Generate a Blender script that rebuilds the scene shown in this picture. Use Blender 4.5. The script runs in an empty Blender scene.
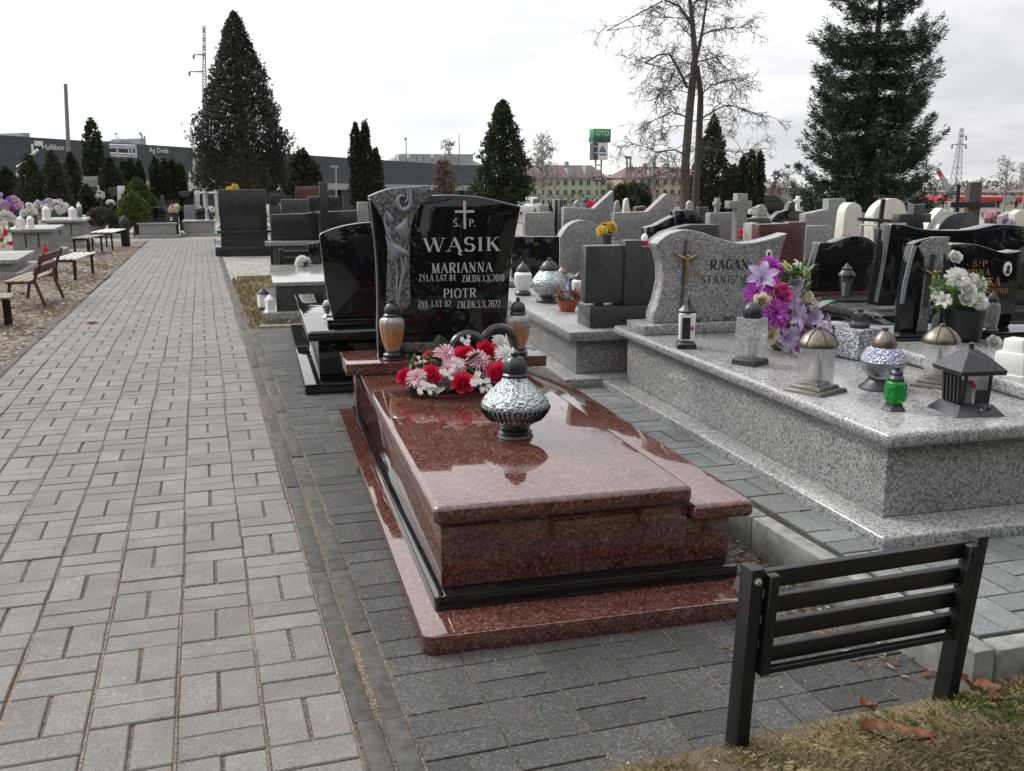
import bpy, bmesh, math, random
import numpy as np
from math import sin, cos, pi, radians, atan, atan2, sqrt, hypot, exp

random.seed(7)
rng = np.random.default_rng(7)
sc = bpy.context.scene
COL = sc.collection
R = random.uniform

# ------------------------------------------------------------------ camera
F, CX, CY, HOR, VPX, H = 960., 512., 385.5, 183., 199., 1.33
pit = atan((CY - HOR) / F)
cp, sp = cos(pit), sin(pit)
yaw = atan2((CX - VPX) / F, cp + sp * (CY - HOR) / F)
FW = (sin(yaw) * cp, cos(yaw) * cp, -sp)
RT = (cos(yaw), -sin(yaw), 0)
UP = (sin(yaw) * sp, cos(yaw) * sp, cp)

def ray(px, py):
    a, b = (px - CX) / F, (CY - py) / F
    return tuple(FW[i] + a * RT[i] + b * UP[i] for i in range(3))

def G(px, py, z=0.):
    """point of the horizontal plane z seen at a picture point"""
    d = ray(px, py)
    t = (z - H) / d[2]
    return (d[0] * t, d[1] * t, z)

def at(px, py, Y):
    d = ray(px, py)
    t = Y / d[1]
    return (d[0] * t, Y, H + d[2] * t)

def depth(p):
    return p[0] * FW[0] + p[1] * FW[1] + (p[2] - H) * FW[2]

class Frame:
    """local frame of a grave: origin on the ground, turned about z"""
    def __init__(s, x, y, deg):
        s.x, s.y, s.a = x, y, radians(deg)
    def loc(s):
        return (s.x, s.y, 0)
    def to_local(s, p):
        dx, dy = p[0] - s.x, p[1] - s.y
        return (dx * cos(s.a) + dy * sin(s.a), -dx * sin(s.a) + dy * cos(s.a), p[2])
    def world(s, lx, ly, z):
        return (s.x + lx * cos(s.a) - ly * sin(s.a), s.y + lx * sin(s.a) + ly * cos(s.a), z)
    def g(s, px, py, z):
        return s.to_local(G(px, py, z))
    def hit(s, px, py, ly):
        """(x, z) on the upright local plane y = ly"""
        d = ray(px, py)
        nx, ny = -sin(s.a), cos(s.a)
        t = (ly + s.x * nx + s.y * ny) / (d[0] * nx + d[1] * ny)
        q = s.to_local((d[0] * t, d[1] * t, H + d[2] * t))
        return (q[0], q[2])

cam = bpy.data.cameras.new('camera')
cam.sensor_width = 36.0
cam.lens = F / 1024 * 36
cam.clip_start, cam.clip_end = 0.05, 3000
cam_o = bpy.data.objects.new('camera', cam)
cam_o.location = (0, 0, H)
cam_o.rotation_euler = (pi / 2 - pit, 0, -yaw)
COL.objects.link(cam_o)
sc.camera = cam_o

# ------------------------------------------------------------------ objects
def tag(o, label=None, cat=None, group=None, kind=None):
    if label: o['label'] = label
    if cat: o['category'] = cat
    if group: o['group'] = group
    if kind: o['kind'] = kind
    return o

def thing(name, label, cat, loc=(0, 0, 0), deg=0, group=None):
    o = bpy.data.objects.new(name, None)
    COL.objects.link(o)
    o.location = loc
    o.rotation_euler = (0, 0, radians(deg))
    o.empty_display_size = .1
    return tag(o, label, cat, group)

def fthing(name, label, cat, fr, group=None):
    return thing(name, label, cat, fr.loc(), math.degrees(fr.a), group)

def kids(o):
    return [c for c in COL.objects if c.parent == o]

def copy_tree(o, parent=None):
    ch = kids(o)
    c = o.copy()
    COL.objects.link(c)
    c.parent = parent
    for k in ch:
        copy_tree(k, c)
    return c

def dup(o, loc, deg, label, group=None, scale=None):
    c = copy_tree(o)
    c.location = loc
    c.rotation_euler = (0, 0, radians(deg))
    if scale is not None:
        c.scale = scale if hasattr(scale, '__len__') else (scale,) * 3
    c['label'] = label
    if group: c['group'] = group
    return c

class MB:
    """collects shapes and links them as ONE mesh object"""
    def __init__(s):
        s.v, s.f = [], []
    def add(s, vs, fs):
        n = len(s.v)
        s.v += [tuple(p) for p in vs]
        s.f += [tuple(i + n for i in f) for f in fs]
        return s
    def box(s, x0, x1, y0, y1, z0, z1):
        return s.add([(x0, y0, z0), (x1, y0, z0), (x1, y1, z0), (x0, y1, z0), (x0, y0, z1), (x1, y0, z1), (x1, y1, z1), (x0, y1, z1)],
                     [(3, 2, 1, 0), (4, 5, 6, 7), (0, 1, 5, 4), (1, 2, 6, 5), (2, 3, 7, 6), (3, 0, 4, 7)])
    def hexa(s, lo, hi):
        """box from two rings of four corners"""
        return s.add(list(lo) + list(hi), [(3, 2, 1, 0), (4, 5, 6, 7), (0, 1, 5, 4), (1, 2, 6, 5), (2, 3, 7, 6), (3, 0, 4, 7)])
    def frustum(s, cx, cy, a, z0, b, z1, ay=None, by=None):
        ay = a if ay is None else ay
        by = b if by is None else by
        return s.hexa([(cx - a, cy - ay, z0), (cx + a, cy - ay, z0), (cx + a, cy + ay, z0), (cx - a, cy + ay, z0)],
                      [(cx - b, cy - by, z1), (cx + b, cy - by, z1), (cx + b, cy + by, z1), (cx - b, cy + by, z1)])
    def slab(s, pts, y0, y1):
        """upright prism: outline of (x, z) between two y planes"""
        n = len(pts)
        A = sum(pts[i][0] * pts[(i + 1) % n][1] - pts[(i + 1) % n][0] * pts[i][1] for i in range(n))
        if A < 0: pts = pts[::-1]
        vs = [(x, y0, z) for x, z in pts] + [(x, y1, z) for x, z in pts]
        fs = [tuple(range(n)), tuple(range(2 * n - 1, n - 1, -1))]
        fs += [(i, i + n, (i + 1) % n + n, (i + 1) % n) for i in range(n)]
        return s.add(vs, fs)
    def plate(s, pts, z0, z1):
        """flat prism: outline of (x, y) between two z planes"""
        n = len(pts)
        A = sum(pts[i][0] * pts[(i + 1) % n][1] - pts[(i + 1) % n][0] * pts[i][1] for i in range(n))
        if A < 0: pts = pts[::-1]
        vs = [(x, y, z0) for x, y in pts] + [(x, y, z1) for x, y in pts]
        fs = [tuple(range(n - 1, -1, -1)), tuple(range(n, 2 * n))]
        fs += [(i, (i + 1) % n, (i + 1) % n + n, i + n) for i in range(n)]
        return s.add(vs, fs)
    def lathe(s, prof, c=(0, 0, 0), n=24, lobes=0, amp=0.):
        vs, fs = [], []
        m = len(prof)
        for r, z in prof:
            for k in range(n):
                a = 2 * pi * k / n
                rr = max(r, 1e-5) * (1 + amp * cos(lobes * a))
                vs.append((c[0] + rr * cos(a), c[1] + rr * sin(a), c[2] + z))
        for i in range(m - 1):
            for k in range(n):
                fs.append((i * n + k, i * n + (k + 1) % n, (i + 1) * n + (k + 1) % n, (i + 1) * n + k))
        fs.append(tuple(range(n - 1, -1, -1)))
        fs.append(tuple((m - 1) * n + k for k in range(n)))
        return s.add(vs, fs)
    def tube(s, pts, rad, n=8, cap=True):
        P = np.array(pts, float)
        m = len(P)
        rad = [rad] * m if not hasattr(rad, '__len__') else rad
        t = np.gradient(P, axis=0)
        t /= np.linalg.norm(t, axis=1)[:, None] + 1e-12
        ref = np.array((0, 0, 1.)) if abs(t[0][2]) < .9 else np.array((1., 0, 0))
        vs, fs = [], []
        u = None
        for i in range(m):
            if u is None:
                u = np.cross(t[i], ref)
            else:
                u = u - t[i] * u.dot(t[i])
            u = u / (np.linalg.norm(u) + 1e-12)
            w = np.cross(t[i], u)
            for k in range(n):
                a = 2 * pi * k / n
                vs.append(tuple(P[i] + rad[i] * (cos(a) * u + sin(a) * w)))
        for i in range(m - 1):
            for k in range(n):
                fs.append((i * n + k, i * n + (k + 1) % n, (i + 1) * n + (k + 1) % n, (i + 1) * n + k))
        if cap:
            fs.append(tuple(range(n - 1, -1, -1)))
            fs.append(tuple((m - 1) * n + k for k in range(n)))
        return s.add(vs, fs)
    def bar(s, a, b, r, n=6):
        return s.tube([a, b], r, n)
    def ball(s, c, r, n=12, m=8, sz=1.):
        prof = [(r * sin(pi * i / m), -r * sz * cos(pi * i / m)) for i in range(m + 1)]
        return s.lathe(prof, c, n)
    def grid(s, pts):
        """rows of points to a sheet"""
        m, n = len(pts), len(pts[0])
        vs = [p for r in pts for p in r]
        fs = [(i * n + j, i * n + j + 1, (i + 1) * n + j + 1, (i + 1) * n + j) for i in range(m - 1) for j in range(n - 1)]
        return s.add(vs, fs)
    def build(s, name, mat, parent=None, bevel=0., seg=2, smooth=False, angle=30):
        me = bpy.data.meshes.new(name)
        me.from_pydata(s.v, [], s.f)
        if bevel or smooth:
            bm = bmesh.new()
            bm.from_mesh(me)
            if bevel:
                bmesh.ops.recalc_face_normals(bm, faces=bm.faces)
                es = [e for e in bm.edges if len(e.link_faces) == 2 and e.calc_face_angle(0) > radians(angle)]
                bmesh.ops.bevel(bm, geom=es, offset=bevel, segments=seg, affect='EDGES', profile=.5, clamp_overlap=True)
            for f in bm.faces:
                f.smooth = True
            lim = radians(40)
            for e in bm.edges:
                if len(e.link_faces) == 2 and e.calc_face_angle(0) > lim:
                    e.smooth = False
            bm.to_mesh(me)
            bm.free()
        me.materials.append(mat)
        o = bpy.data.objects.new(name, me)
        COL.objects.link(o)
        if parent is not None:
            o.parent = parent
        return o

def np_mesh(name, V, Q, mat, parent=None, smooth=False):
    """fast mesh from numpy arrays, all faces with the same corner count"""
    me = bpy.data.meshes.new(name)
    k = Q.shape[1]
    me.vertices.add(len(V))
    me.vertices.foreach_set('co', V.astype(np.float32).ravel())
    me.loops.add(Q.size)
    me.loops.foreach_set('vertex_index', Q.astype(np.int32).ravel())
    me.polygons.add(len(Q))
    me.polygons.foreach_set('loop_start', np.arange(0, Q.size, k, dtype=np.int32))
    me.polygons.foreach_set('loop_total', np.full(len(Q), k, dtype=np.int32))
    if smooth:
        me.polygons.foreach_set('use_smooth', np.ones(len(Q), dtype=bool))
    me.update(calc_edges=True)
    me.validate()
    me.materials.append(mat)
    o = bpy.data.objects.new(name, me)
    COL.objects.link(o)
    if parent is not None:
        o.parent = parent
    return o

# ------------------------------------------------------------------ materials
def new_mat(name):
    m = bpy.data.materials.new(name)
    m.use_nodes = True
    nt = m.node_tree
    b = nt.nodes['Principled BSDF']
    return m, nt, b

def nd(nt, t, **kw):
    n = nt.nodes.new(t)
    for k, v in kw.items():
        if k in n.inputs: n.inputs[k].default_value = v
        else: setattr(n, k, v)
    return n

def rgb(c):
    return (c[0], c[1], c[2], 1)

def ramp(nt, fac, stops, interp='LINEAR'):
    r = nt.nodes.new('ShaderNodeValToRGB')
    r.color_ramp.interpolation = interp
    el = r.color_ramp.elements
    while len(el) < len(stops): el.new(.5)
    for e, (p, c) in zip(el, stops):
        e.position = p
        e.color = rgb(c)
    nt.links.new(fac, r.inputs[0])
    return r.outputs[0]

def mixc(nt, fac, a, b, mode='MIX'):
    m = nt.nodes.new('ShaderNodeMix')
    m.data_type = 'RGBA'
    m.blend_type = mode
    for sock, v in ((m.inputs[0], fac), (m.inputs[6], a), (m.inputs[7], b)):
        if hasattr(v, 'is_linked'): nt.links.new(v, sock)
        elif isinstance(v, (int, float)): sock.default_value = v
        else: sock.default_value = rgb(v)
    return m.outputs[2]

def coords(nt, world=False):
    if world:
        return nt.nodes.new('ShaderNodeNewGeometry').outputs['Position']
    return nt.nodes.new('ShaderNodeTexCoord').outputs['Object']

def noise(nt, co, scale, detail=4, rough=.6):
    n = nd(nt, 'ShaderNodeTexNoise', Scale=scale, Detail=detail, Roughness=rough)
    nt.links.new(co, n.inputs['Vector'])
    return n.outputs['Fac']

def bump(nt, b, h, strength=.3, dist=.01):
    n = nd(nt, 'ShaderNodeBump', Strength=strength, Distance=dist)
    nt.links.new(h, n.inputs['Height'])
    nt.links.new(n.outputs[0], b.inputs['Normal'])

def plain(name, c, rough=.5, metal=0., spec=.5, coat=0., var=.15, scale=30, bumps=0., alpha=None):
    """a plain surface with a little uneven tone and gloss"""
    m, nt, b = new_mat(name)
    co = coords(nt)
    n = noise(nt, co, scale, 5)
    lo = tuple(x * (1 - var) for x in c)
    hi = tuple(min(1, x * (1 + var)) for x in c)
    nt.links.new(ramp(nt, n, [(.3, lo), (.7, hi)]), b.inputs['Base Color'])
    b.inputs['Roughness'].default_value = rough
    b.inputs['Metallic'].default_value = metal
    b.inputs['Specular IOR Level'].default_value = spec
    b.inputs['Coat Weight'].default_value = coat
    if bumps: bump(nt, b, noise(nt, co, scale * 2, 6), bumps, .004)
    return m

def granite(name, stops, cell=170., rough=.08, stain=.12, blotch=None, dirt=0., wax=0., spec=.5):
    """polished speckled stone: crystals of a few millimetres, cloudy tone, dust on the gloss"""
    m, nt, b = new_mat(name)
    co = coords(nt)
    dis = nd(nt, 'ShaderNodeTexNoise', Scale=cell * .9, Detail=2)
    nt.links.new(co, dis.inputs['Vector'])
    ad = nd(nt, 'ShaderNodeVectorMath', operation='MULTIPLY_ADD')
    nt.links.new(dis.outputs['Color'], ad.inputs[0])
    ad.inputs[1].default_value = (.5 / cell,) * 3
    nt.links.new(co, ad.inputs[2])
    vo = nd(nt, 'ShaderNodeTexVoronoi', Scale=cell)
    nt.links.new(ad.outputs[0], vo.inputs['Vector'])
    sep = nt.nodes.new('ShaderNodeSeparateColor')
    nt.links.new(vo.outputs['Color'], sep.inputs[0])
    c1 = ramp(nt, sep.outputs[0], stops)
    vo2 = nd(nt, 'ShaderNodeTexVoronoi', Scale=cell * .45)
    nt.links.new(ad.outputs[0], vo2.inputs['Vector'])
    sep2 = nt.nodes.new('ShaderNodeSeparateColor')
    nt.links.new(vo2.outputs['Color'], sep2.inputs[0])
    c2 = ramp(nt, sep2.outputs[0], stops)
    c = mixc(nt, .4, c1, c2)
    big = noise(nt, co, 3.5, 5)
    c = mixc(nt, 1., c, ramp(nt, big, [(.25, (1 - stain,) * 3), (.75, (1 + stain,) * 3)]), 'MULTIPLY')
    if blotch:
        bn = noise(nt, co, cell * .12, 3)
        c = mixc(nt, ramp(nt, bn, [(.52, (0, 0, 0)), (.62, (.8, .8, .8))]), c, blotch)
    if dirt:
        dn = noise(nt, co, 9, 8, .7)
        c = mixc(nt, ramp(nt, dn, [(.5, (0, 0, 0)), (.75, (dirt,) * 3)]), c, (.12, .1, .075))
    nt.links.new(c, b.inputs['Base Color'])
    ro = ramp(nt, noise(nt, co, 14, 6, .7), [(.35, (rough * .6,) * 3), (.75, (rough * 1.9,) * 3)])
    nt.links.new(ro, b.inputs['Roughness'])
    b.inputs['Specular IOR Level'].default_value = spec
    b.inputs['Coat Weight'].default_value = wax
    b.inputs['Coat Roughness'].default_value = .02
    bump(nt, b, noise(nt, co, 1.6, 2), .02, .01)
    return m

def island(name, stops, rough=.7, spec=.3, trans=0., sheen=0., nscale=0., bumps=0.):
    """every loose leaf, blade or stone of a mesh draws its own tone"""
    m, nt, b = new_mat(name)
    g = nt.nodes.new('ShaderNodeNewGeometry')
    f = g.outputs['Random Per Island']
    c = ramp(nt, f, stops)
    if nscale:
        c = mixc(nt, 1., c, ramp(nt, noise(nt, g.outputs['Position'], nscale, 4), [(.3, (.62,) * 3), (.7, (1.3,) * 3)]), 'MULTIPLY')
    nt.links.new(c, b.inputs['Base Color'])
    b.inputs['Roughness'].default_value = rough
    b.inputs['Specular IOR Level'].default_value = spec
    if bumps: bump(nt, b, noise(nt, g.outputs['Position'], 300, 5), bumps, .003)
    if trans:
        t = nt.nodes.new('ShaderNodeBsdfTranslucent')
        nt.links.new(c, t.inputs[0])
        mx = nt.nodes.new('ShaderNodeMixShader')
        mx.inputs[0].default_value = trans
        nt.links.new(b.outputs[0], mx.inputs[1])
        nt.links.new(t.outputs[0], mx.inputs[2])
        nt.links.new(mx.outputs[0], nt.nodes['Material Output'].inputs[0])
    return m

def glass(name, c=(1, 1, 1), rough=.05, weight=.9, bumps=0., bscale=60, clear=.55):
    """lantern glass: part clear, part reflecting, seen through where it is thin"""
    m, nt, b = new_mat(name)
    b.inputs['Base Color'].default_value = rgb(c)
    b.inputs['Roughness'].default_value = rough
    b.inputs['Transmission Weight'].default_value = weight
    b.inputs['IOR'].default_value = 1.35
    co = coords(nt)
    if bumps:
        vo = nd(nt, 'ShaderNodeTexVoronoi', Scale=bscale)
        nt.links.new(co, vo.inputs['Vector'])
        bump(nt, b, vo.outputs['Distance'], bumps, .01)
    tr = nt.nodes.new('ShaderNodeBsdfTransparent')
    tr.inputs[0].default_value = rgb(tuple(.5 + .5 * x for x in c))
    mx = nt.nodes.new('ShaderNodeMixShader')
    mx.inputs[0].default_value = clear
    nt.links.new(b.outputs[0], mx.inputs[1])
    nt.links.new(tr.outputs[0], mx.inputs[2])
    nt.links.new(mx.outputs[0], nt.nodes['Material Output'].inputs[0])
    return m

M = {}
M['red'] = granite('red_granite', [(0, (.018, .010, .009)), (.3, (.042, .014, .011)), (.62, (.105, .032, .023)), (.88, (.19, .072, .054)), (1, (.28, .155, .125))], 230, .05, .15, wax=.32, spec=.75, dirt=.12)
M['black'] = granite('black_granite', [(0, (.004, .0045, .005)), (.8, (.0075, .008, .0095)), (1, (.018, .019, .022))], 260, .03, .2, dirt=.02, wax=.3)
M['grey'] = granite('grey_granite', [(0, (.035, .035, .037)), (.22, (.10, .10, .10)), (.5, (.27, .265, .26)), (.85, (.42, .41, .40)), (1, (.55, .54, .52))], 260, .14, .1, dirt=.15)
M['greyback'] = granite('weathered_grey_granite', [(0, (.04, .04, .042)), (.3, (.13, .13, .13)), (.6, (.26, .255, .25)), (1, (.42, .41, .40))], 210, .4, .18, dirt=.35)
M['darkgrey'] = granite('dark_grey_granite', [(0, (.018, .02, .022)), (.5, (.035, .039, .042)), (1, (.07, .076, .08))], 240, .3, .12, dirt=.1)
M['speckdark'] = granite('dark_speckled_stone', [(0, (.012, .012, .013)), (.35, (.05, .05, .05)), (.7, (.14, .138, .134)), (1, (.40, .39, .38))], 190, .3, .15, dirt=.1)
M['slate'] = granite('satin_black_slate', [(0, (.010, .012, .013)), (.6, (.018, .021, .023)), (1, (.035, .039, .042))], 240, .22, .15, dirt=.08)
M['bronzedark'] = plain('dull_dark_brass', (.13, .12, .10), .5, metal=.7, var=.3, scale=50)
M['bluegrey'] = granite('blue_grey_stone_sky_tint', [(0, (.12, .145, .165)), (.5, (.20, .235, .265)), (1, (.30, .34, .37))], 260, .25, .1)  # on the carved lily the blue is sky reflection put into the colour
M['brown'] = granite('brown_red_granite', [(0, (.03, .012, .012)), (.5, (.075, .03, .028)), (1, (.16, .08, .07))], 190, .15, .15)
M['marble'] = plain('white_marble', (.55, .52, .45), .35, var=.12, scale=7)
M['metal'] = plain('black_painted_steel', (.005, .005, .006), .42, var=.3, scale=60, bumps=.1)
M['steel'] = plain('zinc_steel', (.6, .62, .65), .3, metal=1.)
M['capdark'] = plain('dark_lantern_metal', (.05, .052, .057), .35, metal=.7, var=.3, scale=80)
M['bronze'] = plain('old_brass', (.165, .145, .115), .38, metal=.9, var=.3, scale=50)
M['gold'] = plain('gilt_brass', (.42, .28, .13), .4, metal=.85, var=.25, scale=60)
M['letter'] = plain('silver_lettering', (.50, .49, .47), .5, var=.15, scale=90)
M['letterblack'] = plain('black_lettering', (.014, .014, .016), .5)
M['lettergold'] = plain('gilded_lettering', (.42, .20, .075), .45, metal=.3)
M['white'] = plain('white_plastic', (.72, .71, .69), .4, var=.06)
M['candle'] = plain('white_candle_wax', (.75, .74, .70), .5, var=.05)
M['glass'] = glass('clear_glass')
M['glasst'] = glass('ribbed_glass', (.93, .96, .97), .08, .8, .6, 70, .35)
M['glassg'] = glass('smoked_glass', (.45, .47, .5), .08, .8, 0, 60, .4)
M['green_glass'] = glass('green_glass', (.01, .36, .05), .1, .55, .5, 60, .12)
M['terracotta'] = plain('terracotta', (.30, .075, .035), .7, var=.2)

# ------------------------------------------------------------------ light and sky: bright thin overcast, sun behind the cloud ahead on the left
SUN_AZ, SUN_EL = -38., 40.
sdir = (sin(radians(SUN_AZ)) * cos(radians(SUN_EL)), cos(radians(SUN_AZ)) * cos(radians(SUN_EL)), sin(radians(SUN_EL)))
w = bpy.data.worlds.new('World')
sc.world = w
w.use_nodes = True
nt = w.node_tree
bg = nt.nodes['Background']
bg.inputs[1].default_value = .1
sky = nt.nodes.new('ShaderNodeTexSky')
sky.sky_type = 'NISHITA'
sky.sun_disc = False
sky.sun_elevation = radians(SUN_EL)
sky.sun_rotation = radians(SUN_AZ)
tc = nt.nodes.new('ShaderNodeTexCoord')
sx = nt.nodes.new('ShaderNodeSeparateXYZ')
nt.links.new(tc.outputs['Generated'], sx.inputs[0])
def mth(op, a, b=None, c=None):
    n = nt.nodes.new('ShaderNodeMath')
    n.operation = op
    for i, v in enumerate((a, b, c)):
        if v is None: continue
        if hasattr(v, 'is_linked'): nt.links.new(v, n.inputs[i])
        else: n.inputs[i].default_value = v
    return n.outputs[0]
den = mth('MAXIMUM', mth('ADD', sx.outputs[2], .16), .05)
cv = nt.nodes.new('ShaderNodeCombineXYZ')
nt.links.new(mth('DIVIDE', sx.outputs[0], den), cv.inputs[0])
nt.links.new(mth('DIVIDE', sx.outputs[1], den), cv.inputs[1])
n1 = nd(nt, 'ShaderNodeTexNoise', Scale=.85, Detail=9, Roughness=.56, Distortion=.3)
nt.links.new(cv.outputs[0], n1.inputs['Vector'])
dot = nd(nt, 'ShaderNodeVectorMath', operation='DOT_PRODUCT')
nt.links.new(tc.outputs['Generated'], dot.inputs[0])
dot.inputs[1].default_value = sdir
cloud = ramp(nt, n1.outputs['Fac'], [(.30, (10.4, 10.8, 11.3)), (.44, (11.9, 12.2, 12.5)), (.56, (14.6, 14.6, 14.6)), (.75, (16., 16., 16.))])
glow = ramp(nt, dot.outputs['Value'], [(.0, (.42, .42, .43)), (.25, (.55, .55, .56)), (.55, (.70, .70, .71)), (.70, (.76, .76, .765)), (.80, (.85, .85, .85)), (.88, (1.1, 1.1, 1.09)), (1., (1.55, 1.54, 1.52))])
cl = mixc(nt, 1., cloud, glow, 'MULTIPLY')
lift = ramp(nt, sx.outputs[2], [(.0, (.78,) * 3), (.25, (.80,) * 3), (.5, (1.0,) * 3), (1., (1.25,) * 3)])
cl = mixc(nt, 1., cl, lift, 'MULTIPLY')
cover = ramp(nt, n1.outputs['Fac'], [(.30, (.86,) * 3), (.45, (.97,) * 3)])
allsky = mixc(nt, cover, sky.outputs[0], cl)
nt.links.new(allsky, bg.inputs[0])

sun = bpy.data.lights.new('sun', 'SUN')
sun.energy = 1.3
sun.angle = radians(14)
sun.color = (1, .96, .9)
so = bpy.data.objects.new('sun', sun)
so.rotation_euler = (pi / 2 - radians(SUN_EL), 0, pi - radians(SUN_AZ))
COL.objects.link(so)
vs = sc.view_settings
vs.view_transform = 'Standard'
vs.look = 'None'
vs.exposure = .64
vs.gamma = 1
sc.cycles.max_bounces = 8
sc.cycles.transparent_max_bounces = 24
sc.cycles.caustics_reflective = False
sc.cycles.caustics_refractive = False
sc.cycles.use_denoising = True

# ------------------------------------------------------------------ ground
def ground_mat():
    m, nt, b = new_mat('worn_ground')
    co = coords(nt, True)
    n1 = noise(nt, co, .5, 6, .65)
    n2 = noise(nt, co, 14, 8, .7)
    n3 = noise(nt, co, 90, 4, .7)
    dirt = ramp(nt, n2, [(.3, (.07, .055, .04)), (.55, (.15, .125, .095)), (.75, (.26, .23, .19))])
    gr = ramp(nt, n2, [(.3, (.05, .055, .02)), (.6, (.13, .115, .055)), (.8, (.2, .17, .09))])
    c = mixc(nt, ramp(nt, n1, [(.42, (0, 0, 0)), (.58, (1, 1, 1))]), dirt, gr)
    c = mixc(nt, .5, c, ramp(nt, n3, [(.3, (.5,) * 3), (.7, (1.3,) * 3)]), 'MULTIPLY')
    nt.links.new(c, b.inputs['Base Color'])
    b.inputs['Roughness'].default_value = .95
    bump(nt, b, n3, .6, .02)
    return m
M['ground'] = ground_mat()

def stony(name, lo, mid, hi, sc_=60):
    m, nt, b = new_mat(name)
    co = coords(nt, True)
    vo = nd(nt, 'ShaderNodeTexVoronoi', Scale=sc_)
    nt.links.new(co, vo.inputs['Vector'])
    sep = nt.nodes.new('ShaderNodeSeparateColor')
    nt.links.new(vo.outputs['Color'], sep.inputs[0])
    c = ramp(nt, sep.outputs[0], [(0, lo), (.5, mid), (1, hi)])
    c = mixc(nt, 1., c, ramp(nt, noise(nt, co, 2.2, 7, .7), [(.3, (.55, .5, .42)), (.7, (1.2, 1.18, 1.1))]), 'MULTIPLY')
    nt.links.new(c, b.inputs['Base Color'])
    b.inputs['Roughness'].default_value = .9
    bump(nt, b, vo.outputs['Distance'], .9, .012)
    return m
M['gravel'] = stony('pale_gravel', (.12, .115, .11), (.27, .26, .245), (.46, .45, .43), 45)
M['litter'] = stony('earth_with_pebbles', (.045, .034, .026), (.105, .08, .058), (.30, .27, .24), 38)
M['gritty'] = stony('grit_and_soil', (.03, .027, .022), (.07, .06, .05), (.24, .22, .19), 70)
M['sand'] = stony('joint_sand', (.19, .145, .115), (.29, .225, .18), (.40, .33, .27), 160)
M['sanddark'] = stony('dusty_joint_soil', (.10, .08, .065), (.18, .142, .114), (.29, .235, .19), 160)
M['moss'] = stony('dark_joint_soil', (.018, .017, .012), (.04, .036, .026), (.12, .105, .08), 160)

def GP(y):
    """the path and the graves: level near the camera, then a slight fall"""
    return -.01 * min(28, max(0, y - 8))
def GZ(y):
    """the land falls away beyond the graveyard"""
    return GP(y) - .06 - .0235 * max(0, y - 36)
def sheet(name, pts, z, mat, kind='structure'):
    mb = MB()
    (xa, ya), (xb, yb) = pts[0], pts[2]
    ys = [ya] + [v for v in (8, 14, 20, 28, 36) if ya < v < yb] + [yb]
    if len(pts) == 4 and pts[0][1] == pts[1][1] and max(p[1] for p in pts) > 8:
        mb.grid([[(xa, y, z + GP(y)), (xb, y, z + GP(y))] for y in ys])
    else:
        mb.add([(x, y, z) for x, y in pts], [tuple(range(len(pts)))])
    return tag(mb.build(name, mat), kind=kind)

tag(MB().grid([[(x, y, GZ(y)) for x in (-900, -200, 0, 200, 900)] for y in (-60, 0, 8, 20, 36, 60, 120, 300, 600, 1500)]).build('ground', M['ground']), kind='structure')
sheet('gravel_verge', [(-12, -.5), (-1.40, -.5), (-1.40, 28.5), (-12, 28.5)], -.016, M['litter'])
sheet('path_bed', [(-1.42, -.5), (.36, -.5), (.36, 28.4), (-1.42, 28.4)], -.0055, M['sanddark'])
mb_ = MB()
for k in range(9):
    x = -1.40 + .21 * k
    for y0_ in range(0, 28):
        if random.random() < .12: continue
        w0_, w1_ = R(.0025, .005), R(.0025, .005)
        za_, zb_ = GP(y0_) - R(.001, .004), GP(y0_ + 1) - R(.001, .004)
        mb_.add([(x - w0_, y0_, za_), (x + w0_, y0_, za_), (x + w1_, y0_ + 1, zb_), (x - w1_, y0_ + 1, zb_)], [(0, 1, 2, 3)])
tag(mb_.build('joint_sand', M['sand']), kind='structure')
sheet('joint_sand', [(.283, .2), (.412, .2), (.412, 9.2), (.283, 9.2)], -.010, M['sand'])
sheet('paving_bed', [(.362, -.5), (2.0, -.5), (2.0, 9.3), (.362, 9.3)], -.0052, M['sanddark'])
sheet('gravel_strip', [(1.55, 2.34), (1.9, 2.34), (1.9, 6.2), (1.55, 6.2)], .002, M['gritty'])
sheet('cemetery_ground', [(2.0, 5.6), (60, 5.6), (60, 42), (2.0, 42)], -.03, M['gravel'])
sheet('square_beyond_path', [(-12, 28.4), (2.0, 28.4), (2.0, 42), (-12, 42)], -.02, M['gravel'])
sheet('graves_ground', [(-60, -.5), (-12, -.5), (-12, 42), (-60, 42)], -.03, M['gravel'])
sheet('gravel_yard', [(.36, 15.0), (2.0, 15.0), (2.0, 28.4), (.36, 28.4)], -.012, M['gravel'])
sheet('dry_lawn', [(.36, 9.3), (2.0, 9.3), (2.0, 15.0), (.36, 15.0)], -.012, M['ground'])

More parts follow.
